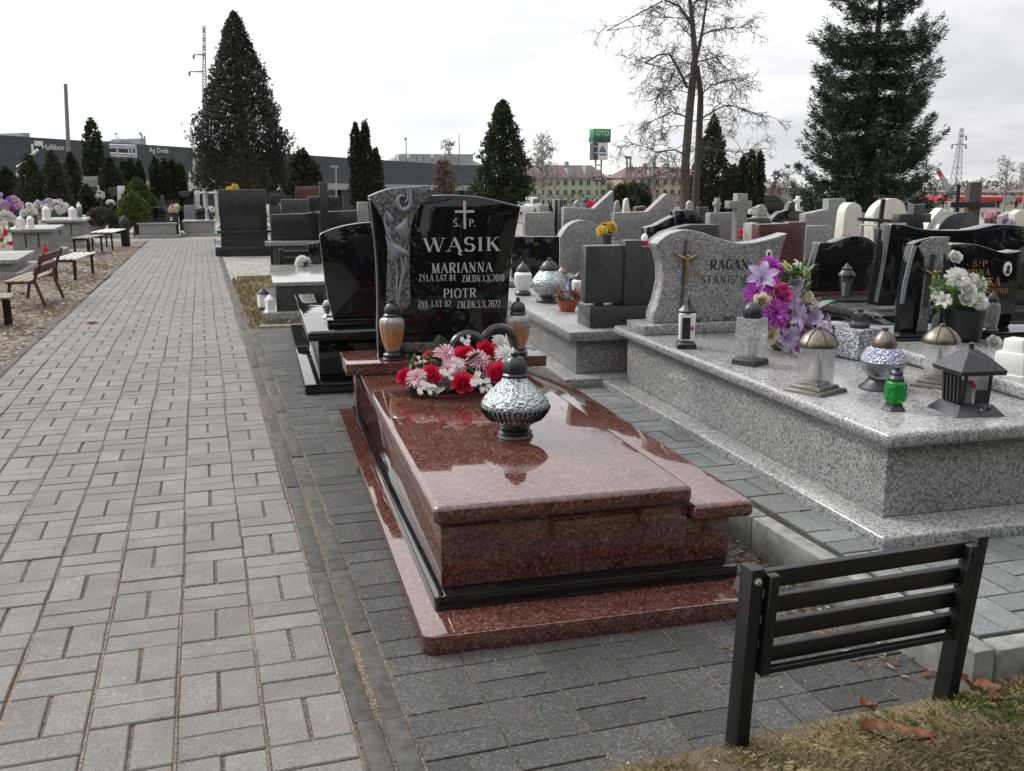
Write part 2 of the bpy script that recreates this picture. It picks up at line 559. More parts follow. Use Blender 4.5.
def paver_mat(name, lo, hi, dirtc, rough=.85, grit=.11):
    m, nt, b = new_mat(name)
    g = nt.nodes.new('ShaderNodeNewGeometry')
    co = g.outputs['Position']
    c = ramp(nt, g.outputs['Random Per Island'], [(0, lo), (1, hi)])
    c = mixc(nt, 1., c, ramp(nt, noise(nt, co, 240, 4, .7), [(.3, (.55,) * 3), (.7, (1.5,) * 3)]), 'MULTIPLY')
    c = mixc(nt, 1., c, ramp(nt, noise(nt, co, 5, 7, .65), [(.3, (.78, .77, .75)), (.7, (1.14, 1.14, 1.14))]), 'MULTIPLY')
    st = noise(nt, co, 1.3, 6, .7)
    c = mixc(nt, ramp(nt, st, [(.5, (0, 0, 0)), (.72, (.5, .5, .5))]), c, dirtc)
    fine = nd(nt, 'ShaderNodeTexVoronoi', Scale=230)
    nt.links.new(co, fine.inputs['Vector'])
    fs_ = nt.nodes.new('ShaderNodeSeparateColor')
    nt.links.new(fine.outputs['Color'], fs_.inputs[0])
    c = mixc(nt, 1., c, ramp(nt, fs_.outputs[0], [(0, (1 - grit,) * 3), (.75, (1 + grit * .3,) * 3), (1, (1 + grit * 2.2,) * 3)]), 'MULTIPLY')
    gn = noise(nt, co, 17, 6, .75)
    c = mixc(nt, ramp(nt, gn, [(.52, (0, 0, 0)), (.7, (.55, .55, .55))]), c, dirtc)
    sp_ = noise(nt, co, 38, 3, .5)
    c = mixc(nt, ramp(nt, sp_, [(.71, (0, 0, 0)), (.76, (.35, .35, .35))]), c, (.5, .48, .44))
    nt.links.new(c, b.inputs['Base Color'])
    b.inputs['Roughness'].default_value = rough
    b.inputs['Specular IOR Level'].default_value = .35
    bump(nt, b, noise(nt, co, 330, 4), .35, .003)
    return m
M['paver'] = paver_mat('grey_concrete_paver', (.150, .141, .132), (.184, .174, .164), (.135, .118, .102))
M['paverdark'] = paver_mat('damp_dark_paver', (.044, .044, .042), (.070, .069, .066), (.036, .034, .027), .8, .42)
M['pavergrey'] = paver_mat('bluish_grey_paver', (.125, .135, .137), (.175, .185, .186), (.1, .1, .09))
M['concrete'] = plain('kerb_concrete', (.205, .20, .182), .9, var=.35, scale=18, bumps=.5)
M['concretedark'] = plain('dirty_kerb_concrete', (.060, .056, .050), .9, var=.45, scale=22, bumps=.5)

def pavers(name, x0, y0, nx, ny, mod, z, mat, gap=.0055, phase=0, keep=None, fr=None, jit=.0016, gapx=None):
    """basket weave of 2:1 blocks with rounded upper edges, each block a little off true"""
    vs, fs = [], []
    gapx = gap if gapx is None else gapx
    tmpl = [(0, 1, 5, 4), (1, 2, 6, 5), (2, 3, 7, 6), (3, 0, 4, 7), (4, 5, 9, 8), (5, 6, 10, 9), (6, 7, 11, 10), (7, 4, 8, 11), (8, 9, 10, 11)]
    for i in range(nx):
        for j in range(ny):
            X, Y = x0 + i * mod, y0 + j * mod
            h = mod / 2
            wob = .0035 * (1 + sin(X * 3.1 + Y * 1.7)) * .32 + .002 * (1 + sin(Y * 4.3 - X * 5)) * .3 if name == 'path' else 0
            rects = [(X, Y, h, mod), (X + h, Y, h, mod)] if (i + j + phase) % 2 else [(X, Y, mod, h), (X, Y + h, mod, h)]
            for rx, ry, rw, rh in rects:
                cx, cy = rx + rw / 2, ry + rh / 2
                if keep and not keep(cx, cy): continue
                cx += R(-1, 1) * .0014; cy += R(-1, 1) * .0016
                if name == 'path': cx += .0035 * sin(cy * 1.3 + i * .7) + .002 * sin(cy * 4.1)
                a = R(-1, 1) * .011
                hw, hh = rw / 2 - gapx / 2 - R(0, .0016), rh / 2 - gap / 2 - R(0, .0014)
                dz, tx, ty = R(-1, 1) * jit, R(-1, 1) * .004, R(-1, 1) * .004
                n = len(vs)
                ch = .0035 if name == 'path' else .0018
                for ins, zz in ((0, -.05), (0, -ch), (ch, 0)):
                    for sx_, sy_ in ((-1, -1), (1, -1), (1, 1), (-1, 1)):
                        lx, ly = sx_ * (hw - ins), sy_ * (hh - ins)
                        x, y = cx + lx * cos(a) - ly * sin(a), cy + lx * sin(a) + ly * cos(a)
                        q = (x, y, z + zz + dz + lx * tx + ly * ty + GP(cy) + wob)
                        vs.append(fr.world(*q) if fr else q)
                fs += [tuple(k + n for k in f) for f in tmpl]
    mb = MB()
    mb.v, mb.f = vs, fs
    return tag(mb.build(name, mat), kind='structure')

pavers('path', -1.40, .06, 8, 134, .21, 0, M['paver'], gap=.0038, gapx=.0080, jit=.002)
pavers('dark_paving', .42, .1, 8, 44, .21, -.001, M['paverdark'], gap=.0042, phase=1, jit=.0014,
       keep=lambda x, y: x < (1.84 if y < 2.3 else 1.58) and not (y < 1.72 + .09 * (x - .7) and x > .85) and y < 9.2)
# worn kerb strips along the path: short concrete pieces
def kerb(name, a, b, wdt, z0, z1, mat, piece=1.0, gap=.006, wob=.004):
    mb = MB()
    L = hypot(b[0] - a[0], b[1] - a[1])
    ux, uy = (b[0] - a[0]) / L, (b[1] - a[1]) / L
    n = max(1, round(L / piece))
    for k in range(n):
        s0, s1 = L * k / n + gap / 2, L * (k + 1) / n - gap / 2
        o = R(-wob, wob)
        dz = R(-wob, wob)
        q = []
        for s, t in ((s0, 0), (s1, 0), (s1, wdt), (s0, wdt)):
            q.append((a[0] + ux * s - uy * (t + o), a[1] + uy * s + ux * (t + o)))
        mb.hexa([(x, y, z0 + GP(y)) for x, y in q], [(x, y, z1 + dz + GP(y)) for x, y in q])
    return tag(mb.build(name, mat, bevel=.006, seg=2), kind='structure')
kerb('path_kerb', (.343, .2), (.343, 28.3), .054, -.1, .0, M['concretedark'], 1.0)
kerb('dark_kerb', (.414, .2), (.414, 9.2), .058, -.1, -.001, M['concretedark'], .5)
kerb('path_kerb', (-1.408, .2), (-1.408, 28.3), .05, -.1, .012, M['concretedark'], 1.0, wob=.012)
kerb('lawn_kerb', (.45, 9.26), (2.0, 9.22), .06, -.1, .02, M['concrete'], .8)
kerb('yard_kerb', (.45, 15.1), (2.6, 14.95), .07, -.1, .03, M['concrete'], .8)
# raised paving round the grey grave
ZP = .13
kerb('paving_kerb', (1.925, 1.83), (1.925, 6.2), .068, -.1, ZP, M['concrete'], .98, wob=.002)
kerb('paving_kerb', (1.93, 1.83), (7.5, 1.66), .07, -.1, ZP - .004, M['concrete'], .98, wob=.002)
sheet('raised_paving_bed', [(1.92, 1.89), (8, 1.72), (8, 6.0), (1.92, 6.0)], ZP - .008, M['moss'])
FR_P = Frame(1.932, 1.905, -1.6)
pavers('raised_paving', 0, 0, 26, 20, .205, ZP, M['pavergrey'], gap=.006, phase=1, fr=FR_P)

# ------------------------------------------------------------------ grass, leaves
M['blade'] = island('grass_blades', [(0, (.07, .10, .02)), (.10, (.14, .15, .05)), (.3, (.27, .21, .11)), (.7, (.42, .34, .20)), (1, (.55, .47, .31))], .8, trans=.25, nscale=3)
M['litterleaf'] = island('leaf_litter', [(0, (.05, .022, .012)), (.35, (.12, .05, .022)), (.6, (.19, .10, .05)), (.8, (.28, .23, .19)), (1, (.45, .43, .40))], .85)

def blades(name, n, region, h=(.02, .06), w=.0022, z=0., lean=.8, mat=None):
    V = np.zeros((n * 4, 3)); 
    pts = []
    while len(pts) < n:
        p = region()
        if p: pts.append(p)
    P = np.array(pts)
    hh = rng.uniform(h[0], h[1], n)
    a = rng.uniform(0, 2 * pi, n)
    le = rng.uniform(.1, lean, n) * hh
    d = np.stack([np.cos(a), np.sin(a)], 1)
    s = np.stack([-d[:, 1], d[:, 0]], 1) * w
    zz = P[:, 2] if P.shape[1] > 2 else z + np.array([GP(y) for y in P[:, 1]])
    V[0::4, :2] = P[:, :2] - s; V[0::4, 2] = zz - .004
    V[1::4, :2] = P[:, :2] + s; V[1::4, 2] = zz - .004
    V[2::4, :2] = P[:, :2] + d * le[:, None] * .45 + s * .7; V[2::4, 2] = zz + hh * .62
    V[3::4, :2] = P[:, :2] + d * le[:, None]; V[3::4, 2] = zz + hh * .95
    Q = np.arange(n * 4).reshape(n, 4)
    return tag(np_mesh(name, V, Q, mat or M['blade']), kind='stuff')

# a low bank of soil and turf in the near right corner
def bank_z(x, y):
    t = max(0., min(1., (1.80 + .09 * (x - .7) - y) / .3))
    return .004 + .03 * t + .05 * max(0, min(1, (x - 1.6) / .5)) * min(1, t * 2)
rows = []
for i in range(26):
    x = .80 + i * .16
    rows.append([(x, y_, bank_z(x, y_) + .006 * sin(x * 31 + y_ * 17)) for y_ in [1.83 + .03 * (x - .8) - .06 * k for k in range(24)]])
M['turf'] = stony('dry_turf_soil', (.10, .08, .05), (.17, .135, .085), (.28, .23, .16), 220)
tag(MB().grid(rows).build('grass_bank', M['turf'], smooth=True), kind='structure')
def reg_bank():
    x = R(.84, 4.2) if random.random() < .3 else R(.84, 2.3)
    y = R(.6, 1.84)
    edge = 1.78 + .05 * (x - .84) + .03 * sin(x * 23) + .02 * sin(x * 61)
    if y > min(edge, 1.80): return None
    k = sin(x * 9 + 1.3) * cos(y * 11) + .5 * sin(x * 27 + y * 19)
    if k < R(-1.4, .5): return None
    return (x, y, bank_z(x, y))
blades('grass', 110000, reg_bank, (.006, .030), .0009, lean=1.9)
M['bladegreen'] = island('green_grass_blades', [(0, (.035, .075, .012)), (.6, (.08, .15, .025)), (1, (.17, .22, .06))], .7, trans=.3, nscale=4)
def reg_green():
    x, y = R(.9, 3.2), R(.8, 1.82)
    if y > 1.76 + .05 * (x - .84): return None
    k = sin(x * 5.2 + 4.4) * cos(y * 7 + 1) + .6 * sin(x * 13 + y * 9)
    return (x, y, bank_z(x, y)) if k > .75 else None
blades('grass', 4500, reg_green, (.008, .034), .0011, lean=1.5, mat=M['bladegreen'])
def reg_lawn():
    x, y = R(.38, 2.0), R(9.35, 14.95)
    k = sin(x * 5 + 1) * cos(y * 2.7) + .6 * sin(x * 13 + y * 5)
    return (x, y) if k > R(-1.5, .6) else None
M['bladedry'] = island('dry_grass', [(0, (.07, .07, .02)), (.4, (.19, .15, .07)), (1, (.34, .26, .14))], .85, trans=.2, nscale=2)
blades('grass', 9000, reg_lawn, (.02, .06), .006, -.01, 1.4, M['bladedry'])
def reg_verge():
    x, y = R(-4.5, -1.5), R(4, 20)
    k = sin(x * 4 + 2) * cos(y * 1.7) + .7 * sin(x * 9 + y * 3)
    return (x, y) if k > R(.1, 1.2) else None
blades('grass', 7000, reg_verge, (.01, .045), .004, -.014, 1.6, M['bladedry'])

def leaf_bits(name, n, region, size=(.015, .05), mat=None):
    V, Q = [], []
    i = 0
    while i < n:
        p = region()
        if not p: continue
        s, a = R(*size), R(0, 2 * pi)
        x, y, z = p
        z += GP(y)
        c, t = cos(a), sin(a)
        k = R(.35, .6)
        loc = [(-s, 0, R(0, .3) * s), (-.2 * s, -k * s, R(0, .4) * s), (s, 0, R(0, .5) * s), (.1 * s, k * s, R(0, .4) * s)]
        V += [(x + u * c - v * t, y + u * t + v * c, z + q + .002) for u, v, q in loc]
        Q.append([4 * i, 4 * i + 1, 4 * i + 2, 4 * i + 3])
        i += 1
    return tag(np_mesh(name, np.array(V), np.array(Q), mat or M['litterleaf']), kind='stuff')
leaf_bits('leaf_litter', 5200, lambda: (lambda x, y: (x, y, -.015) if (x > -2.6 or random.random() < .35) else None)(-1.46 - abs(random.gauss(0, 1.1)), R(4, 24)), (.012, .04))
leaf_bits('leaf_litter', 420, lambda: (R(1.66, 1.86), R(1.95, 5.5), .004), (.006, .02))
leaf_bits('leaf_litter', 700, lambda: (lambda x, y: (x, y, bank_z(x, y) + .004))(R(.85, 3), R(1.1, 1.84)), (.004, .014))
leaf_bits('leaf_litter', 500, lambda: (R(.4, 2.), R(9.3, 14.9), -.008), (.012, .03))
M['dryleaf'] = plain('dry_brown_leaf', (.20, .075, .032), .75, var=.45, scale=40)
def dry_leaf(label, p, size, deg, curl=.35, k=.42, group=None, name='dry_leaf'):
    mb = MB()
    rows = []
    for i in range(13):
        u = i / 12
        wd = size * k * (sin(pi * u ** .8) ** .8) * (1 + .18 * sin(u * 21 + size * 50)) + .0006
        rows.append([((u - .5) * 2 * size, t * wd, size * curl * (t * t * .8 + (u - .5) ** 2 * 1.2 + .12 * sin(u * 9 + t * 3 + deg))) for t in (-1, -.5, 0, .5, 1)])
    mb.grid(rows)
    mb.tube([(size, 0, size * curl * .3), (size * 1.25, .01 * size, size * curl * .5)], size * .015, 5)
    o = mb.build(name, M['dryleaf'], smooth=True)
    o.location = (p[0], p[1], p[2] + .003)
    o.rotation_euler = (R(-.1, .1), R(-.1, .1), radians(deg))
    return tag(o, label, 'leaf', group)
p = G(897, 737, .03); dry_leaf('big torn russet dead leaf in the grass under the black bench', (p[0], p[1], bank_z(p[0], p[1])), .085, -40, .3, .45)
p = G(868, 708, .01); dry_leaf('small curled grey-brown leaf at the turf edge above the big russet leaf', (p[0], p[1], .006), .026, 110, .7)
p = G(982, 683, .06); dry_leaf('upright russet leaf in the grass below the pale kerb corner', (p[0], p[1], bank_z(p[0], p[1])), .06, 100, .5)
p = G(1005, 692, .07); dry_leaf('torn brown leaf in the grass right of the black bench, at the photo edge', (p[0], p[1], bank_z(p[0], p[1])), .06, 15, .4)
p = G(754, 546, .0); dry_leaf('small orange-brown leaf in the gravel between red tomb and kerb', (p[0], p[1], .004), .028, 60, .5)
p = G(727, 651, .0); dry_leaf('tiny orange leaf on the dark pavers left of the black bench post', (p[0], p[1], .004), .018, 20, .4)
p = G(92, 322, 0); dry_leaf('pale orange leaf lying on the grey path, far left part', (p[0], p[1], .004 + GP(p[1])), .05, 20, .3)

# ---- unseen wood added behind the photographer to darken reflections in the polished stones
M['wood'] = island('unseen_wood_foliage', [(0, (.012, .016, .010)), (.6, (.03, .034, .02)), (1, (.06, .055, .035))], .9)
V_ = []
for k in range(9000):
    x, y = R(-16, 22), R(-13, -7.5)
    z = 7.2 * R(0, 1) ** .9 * (.75 + .25 * sin(x * .9) + .12 * sin(x * 2.7))
    d = np.array((R(-1, 1), R(-1, 1), R(-.6, 1))); d /= np.linalg.norm(d)
    s_ = np.cross(d, (R(-1, 1), R(-1, 1), R(-1, 1))); s_ /= np.linalg.norm(s_) + 1e-6
    a = np.array((x, y, max(0, z))); l = R(.4, .9)
    V_ += [a, a + d * l * .5 + s_ * l * .4, a + d * l, a + d * l * .5 - s_ * l * .4]
tag(np_mesh('unseen_dark_wood', np.array(V_), np.arange(len(V_)).reshape(-1, 4), M['wood']), kind='stuff')

# ------------------------------------------------------------------ lettering: a small serif alphabet made of strokes
def E_(cx, cy, rx, ry, a0, a1, n=14):
    return [(cx + rx * cos(radians(a0 + (a1 - a0) * i / n)), cy + ry * sin(radians(a0 + (a1 - a0) * i / n))) for i in range(n + 1)]
def gl(w, strokes, serifs=()): return (w, strokes, serifs)
_bowlP = [(.12, 1), (.38, 1)] + E_(.38, .75, .22, .25, 90, -90) + [(.12, .5)]
GLY = {
 'A': gl(.74, [('t', [(.06, 0), (.36, 1)]), ('T', [(.36, 1), (.67, 0)]), ('t', [(.17, .36), (.55, .36)])], [(.06, 0), (.67, 0)]),
 'B': gl(.66, [('T', [(.16, 0), (.16, 1)]), ('c', [(.12, 1), (.36, 1)] + E_(.36, .77, .18, .23, 90, -90) + [(.16, .54)]), ('c', [(.36, .54)] + E_(.36, .27, .23, .27, 90, -90) + [(.12, 0)])], [(.12, 0), (.12, 1)]),
 'C': gl(.68, [('c', E_(.4, .5, .31, .5, 48, 312))], []),
 'D': gl(.74, [('T', [(.16, 0), (.16, 1)]), ('c', [(.12, 1), (.32, 1)] + E_(.32, .5, .36, .5, 90, -90) + [(.12, 0)])], [(.12, 0), (.12, 1)]),
 'E': gl(.62, [('T', [(.16, 0), (.16, 1)]), ('t', [(.12, .975), (.54, .975)]), ('t', [(.16, .52), (.44, .52)]), ('t', [(.12, .025), (.57, .025)]), ('t', [(.56, .0), (.58, .22)]), ('t', [(.53, 1), (.54, .8)])], [(.12, 0), (.12, 1)]),
 'G': gl(.72, [('c', E_(.4, .5, .31, .5, 48, 318)), ('T', [(.62, .06), (.62, .44)])], [(.62, .44)]),
 'I': gl(.34, [('T', [(.17, 0), (.17, 1)])], [(.17, 0), (.17, 1)]),
 'K': gl(.74, [('T', [(.16, 0), (.16, 1)]), ('t', [(.2, .46), (.58, 1)]), ('T', [(.32, .6), (.64, 0)])], [(.16, 0), (.16, 1), (.58, 1), (.65, 0)]),
 'L': gl(.6, [('T', [(.16, 0), (.16, 1)]), ('t', [(.12, .025), (.54, .025)]), ('t', [(.53, 0), (.56, .25)])], [(.16, 0), (.16, 1)]),
 'M': gl(.9, [('t', [(.14, 0), (.17, 1)]), ('T', [(.17, 1), (.44, .02)]), ('t', [(.44, .02), (.71, 1)]), ('T', [(.73, 1), (.76, 0)])], [(.14, 0), (.76, 0), (.13, 1), (.77, 1)]),
 'N': gl(.78, [('t', [(.15, 0), (.15, 1)]), ('T', [(.13, 1), (.62, .02)]), ('t', [(.63, 0), (.63, 1)])], [(.15, 0), (.11, 1), (.63, 1)]),
 'O': gl(.78, [('c', E_(.39, .5, .32, .5, 0, 360, 24))], []),
 'P': gl(.62, [('T', [(.16, 0), (.16, 1)]), ('c', _bowlP)], [(.16, 0), (.12, 1)]),
 'R': gl(.72, [('T', [(.16, 0), (.16, 1)]), ('c', _bowlP), ('T', [(.34, .5), (.63, 0)])], [(.16, 0), (.12, 1), (.65, 0)]),
 'S': gl(.56, [('c', E_(.28, .75, .2, .25, 25, 250, 12) + E_(.28, .26, .22, .26, 75, -160, 12))], []),
 'T': gl(.66, [('T', [(.33, 0), (.33, 1)]), ('t', [(.04, .975), (.62, .975)]), ('t', [(.05, 1), (.03, .78)]), ('t', [(.61, 1), (.63, .78)])], [(.33, 0)]),
 'U': gl(.74, [('T', [(.16, 1), (.16, .3)]), ('c', E_(.38, .3, .22, .3, 180, 360)), ('t', [(.6, .3), (.6, 1)])], [(.16, 1), (.6, 1)]),
 'W': gl(1.06, [('T', [(.06, 1), (.3, 0)]), ('t', [(.3, 0), (.53, 1)]), ('T', [(.5, 1), (.74, 0)]), ('t', [(.74, 0), (.99, 1)])], [(.06, 1), (.5, 1), (.99, 1)]),
 'X': gl(.72, [('T', [(.08, 1), (.64, 0)]), ('t', [(.08, 0), (.62, 1)])], [(.08, 1), (.64, 0), (.08, 0), (.62, 1)]),
 'Y': gl(.7, [('T', [(.06, 1), (.35, .45)]), ('t', [(.35, .45), (.63, 1)]), ('T', [(.35, 0), (.35, .48)])], [(.06, 1), (.63, 1), (.35, 0)]),
 'Z': gl(.66, [('t', [(.07, .975), (.57, .975)]), ('T', [(.55, .97), (.09, .03)]), ('t', [(.07, .025), (.59, .025)]), ('t', [(.59, 0), (.61, .22)])], []),
 '0': gl(.58, [('c', E_(.29, .5, .22, .5, 0, 360, 22))], []),
 '1': gl(.4, [('T', [(.22, 0), (.22, 1)]), ('t', [(.22, 1), (.08, .82)])], [(.22, 0)]),
 '2': gl(.56, [('c', E_(.28, .72, .2, .28, 160, -30, 12) + [(.08, .04)]), ('t', [(.07, .03), (.5, .03)])], []),
 '4': gl(.58, [('T', [(.4, 0), (.4, 1)]), ('t', [(.4, 1), (.05, .3)]), ('t', [(.05, .3), (.55, .3)])], [(.4, 0)]),
 '5': gl(.56, [('t', [(.13, .97), (.48, .97)]), ('t', [(.13, .97), (.1, .55)]), ('c', E_(.26, .3, .22, .3, 130, -150, 14))], []),
 '8': gl(.56, [('c', E_(.28, .75, .17, .24, 0, 360, 16)), ('c', E_(.28, .27, .22, .27, 0, 360, 16))], []),
 '.': gl(.26, [('T', [(.13, 0), (.13, .13)])], []),
 '+': gl(.5, [('t', [(.25, 0), (.25, 1)]), ('t', [(.05, .68), (.45, .68)])], []),
 '-': gl(.4, [('t', [(.05, .4), (.35, .4)])], []),
 ' ': gl(.34, [], []),
}
def _var(base, extra): return gl(GLY[base][0], GLY[base][1] + extra, GLY[base][2])
GLY['Ą'] = _var('A', [('c', E_(.72, -.13, .1, .13, 100, 290, 8))])
GLY['Ś'] = _var('S', [('t', [(.26, 1.1), (.4, 1.3)])])
GLY['Ż'] = _var('Z', [('T', [(.32, 1.1), (.32, 1.22)])])
GLY['Ł'] = _var('L', [('t', [(.02, .38), (.36, .66)])])

def writing(mb, s, x0, x1, z0, hgt, y, thick=.15, thin=.055, serif=True):
    """letters as flat raised strips in the plane y, facing -y, fitted between x0 and x1"""
    LS = .10
    tot = sum(GLY[c][0] + LS for c in s)
    kx = (x1 - x0) / tot
    x, n = x0, 0
    def rib(pts, ws):
        nonlocal n
        yy = y - .00012 * (n % 9)
        n += 1
        P = [(x + px_ * kx, z0 + pz * hgt) for px_, pz in pts]
        m = len(P)
        L, Rr = [], []
        for i in range(m):
            a, b = P[max(0, i - 1)], P[min(m - 1, i + 1)]
            dx, dz = b[0] - a[0], b[1] - a[1]
            l = hypot(dx, dz) or 1
            ox, oz = -dz / l * ws[i] / 2, dx / l * ws[i] / 2
            L.append((P[i][0] + ox, yy, P[i][1] + oz)); Rr.append((P[i][0] - ox, yy, P[i][1] - oz))
        mb.add(L + Rr, [(i, i + m, i + 1 + m, i + 1) for i in range(m - 1)])
    for c in s:
        wd, strokes, serifs = GLY[c]
        for kind, pts in strokes:
            if kind == 'T': ws = [thick * hgt] * len(pts)
            elif kind == 't': ws = [thin * hgt] * len(pts)
            else:
                ws = []
                for i in range(len(pts)):
                    a, b = pts[max(0, i - 1)], pts[min(len(pts) - 1, i + 1)]
                    l = hypot(b[0] - a[0], b[1] - a[1]) or 1
                    ws.append((thin + (thick - thin) * abs(b[1] - a[1]) / l) * hgt)
            rib(pts, ws)
        if serif:
            for sx_, sz_ in serifs:
                zz = sz_ + (.022 if sz_ < .5 else -.022)
                rib([(sx_ - .12, zz), (sx_ + .12, zz)], [.045 * hgt] * 2)
        x += (wd + LS) * kx

# ------------------------------------------------------------------ flowers and leaves (shared shapes)
def petal_mesh(mb, a0, wdt, r0, r1, h0, h1, curl, n=5, m=5, point=0.):
    rows = []
    for j in range(m + 1):
        v = j / m
        rr = r0 + (r1 - r0) * v ** .7 + curl * max(0, v - .6) ** 2 * 4
        z = h0 + (h1 - h0) * v - abs(curl) * max(0, v - .7) ** 2 * 3
        half = wdt * (sin(pi * (.18 + .62 * v)) if not point else sin(pi * (.12 + .88 * v) ** 1.0) + .02)
        rows.append([(rr * (1 - .12 * t * t) * cos(a0 + t * half), rr * (1 - .12 * t * t) * sin(a0 + t * half), z - .05 * t * t * (h1 - h0) * v) for t in [(-1 + 2 * k / n) for k in range(n + 1)]])
    mb.grid(rows)

def rose_mb():
    mb = MB()
    rnd = random.Random(3)
    for n, r0, r1, h0, h1, cu, wd in ((3, .06, .14, .0, .92, -.03, 1.25), (3, .10, .27, .0, .93, -.02, 1.15), (4, .14, .42, 0, .90, .02, 1.0), (5, .18, .60, -.05, .82, .05, .85), (6, .22, .78, -.1, .66, .10, .75), (6, .25, .92, -.15, .42, .14, .7)):
        o = rnd.uniform(0, 6)
        for k in range(n):
            petal_mesh(mb, o + 2 * pi * k / n, wd, r0, r1 * rnd.uniform(.93, 1.06), h0, h1 * rnd.uniform(.92, 1.08), cu)
    return mb

def mum_mb(layers=((10, .35, .9), (16, .6, .75), (22, .85, .45), (24, 1., .15)), w=.075):
    mb = MB()
    rnd = random.Random(5)
    for n, r, z in layers:
        for k in range(n):
            a = 2 * pi * k / n + rnd.uniform(-.1, .1)
            L = r * rnd.uniform(.9, 1.1)
            zz = z * .62 * rnd.uniform(.85, 1.15)
            rows = []
            for v in (0, .35, .7, 1):
                hw = w * (.35 + 1.3 * v * (1.05 - v) + .25 * v)
                rr, hz = .05 + L * v, zz * (v ** .6) + .12 * sin(v * 3)
                rows.append([(rr * cos(a) - s_ * hw * sin(a), rr * sin(a) + s_ * hw * cos(a), hz + .03 * s_ * s_) for s_ in (-1, 0, 1)])
            mb.grid(rows)
    return mb

def lily_mb(n=6):
    mb = MB()
    for k in range(n):
        a = 2 * pi * k / n
        rows = []
        for i in range(8):
            v = i / 7
            hw = .26 * sin(pi * (.08 + .9 * v)) ** .9
            rr, z = .08 + .95 * v, .42 * sin(v * 2.2) - .25 * max(0, v - .6)
            rows.append([(rr * cos(a) - t * hw * sin(a), rr * sin(a) + t * hw * cos(a), z + .1 * abs(t)) for t in (-1, -.4, 0, .4, 1)])
        mb.grid(rows)
    for k in range(5):
        a = 1.26 * k
        mb.bar((0, 0, .05), (.12 * cos(a), .12 * sin(a), .5), .02, 4)
    return mb

def sprig_mb():
    """bunch of tiny five-petalled blossoms"""
    mb = MB()
    rnd = random.Random(9)
    for q in range(9):
        c = (rnd.uniform(-.7, .7), rnd.uniform(-.7, .7), rnd.uniform(0, .6))
        for k in range(5):
            a = 2 * pi * k / 5 + q
            r = .26
            mb.add([c, (c[0] + r * cos(a - .5), c[1] + r * sin(a - .5), c[2] + .1), (c[0] + 1.25 * r * cos(a), c[1] + 1.25 * r * sin(a), c[2] + .05), (c[0] + r * cos(a + .5), c[1] + r * sin(a + .5), c[2] + .1)], [(0, 1, 2, 3)])
    return mb

def leaf_mb(ln=1., wd=.36, fold=.12, wav=0.):
    mb = MB()
    rows = []
    for i in range(9):
        v = i / 8
        hw = wd * sin(pi * (.04 + .94 * v)) * (1 + wav * (i % 2))
        rows.append([(v * ln, t * hw, .22 * sin(v * 2.4) * ln + fold * abs(t)) for t in (-1, -.5, 0, .5, 1)])
    return mb.grid(rows)

def petal_mat(name, a, b, trans=.25):
    m, nt, bs = new_mat(name)
    g = nt.nodes.new('ShaderNodeNewGeometry')
    co = coords(nt)
    c = ramp(nt, g.outputs['Random Per Island'], [(0, a), (1, b)])
    c = mixc(nt, 1., c, ramp(nt, noise(nt, co, 5, 3), [(.3, (.8,) * 3), (.7, (1.15,) * 3)]), 'MULTIPLY')
    nt.links.new(c, bs.inputs['Base Color'])
    bs.inputs['Roughness'].default_value = .65
    bs.inputs['Specular IOR Level'].default_value = .25
    t = nt.nodes.new('ShaderNodeBsdfTranslucent')
    nt.links.new(c, t.inputs[0])
    mx = nt.nodes.new('ShaderNodeMixShader')
    mx.inputs[0].default_value = trans
    nt.links.new(bs.outputs[0], mx.inputs[1])
    nt.links.new(t.outputs[0], mx.inputs[2])
    nt.links.new(mx.outputs[0], nt.nodes['Material Output'].inputs[0])
    return m
M['p_red'] = petal_mat('red_petals', (.56, .016, .06), (.80, .04, .12))
M['p_pink'] = petal_mat('pale_pink_petals', (.62, .34, .40), (.74, .52, .56))
M['p_white'] = petal_mat('white_petals', (.66, .65, .60), (.8, .79, .75))
M['p_mag'] = petal_mat('magenta_petals', (.36, .05, .36), (.54, .14, .52))
M['p_lil'] = petal_mat('lilac_petals', (.44, .32, .53), (.60, .49, .69))
M['p_rosy'] = petal_mat('bright_pink_petals', (.62, .05, .26), (.76, .16, .38))
M['p_cream'] = petal_mat('cream_petals', (.72, .62, .48), (.78, .71, .60))
M['p_yel'] = petal_mat('yellow_petals', (.62, .42, .03), (.75, .60, .12))
M['p_lime'] = petal_mat('lime_petals', (.52, .56, .18), (.68, .68, .32))
M['leaf'] = plain('green_leaf', (.055, .095, .05), .5, var=.35, scale=30)
M['leafpale'] = plain('pale_green_leaf', (.13, .20, .15), .5, var=.25, scale=30)
M['leafdark'] = plain('plum_dark_leaf', (.055, .035, .042), .55, var=.35, scale=30)
M['sprout'] = island('green_sprigs', [(0, (.03, .08, .02)), (1, (.13, .24, .07))], .6, trans=.2)
SHAPE = {}
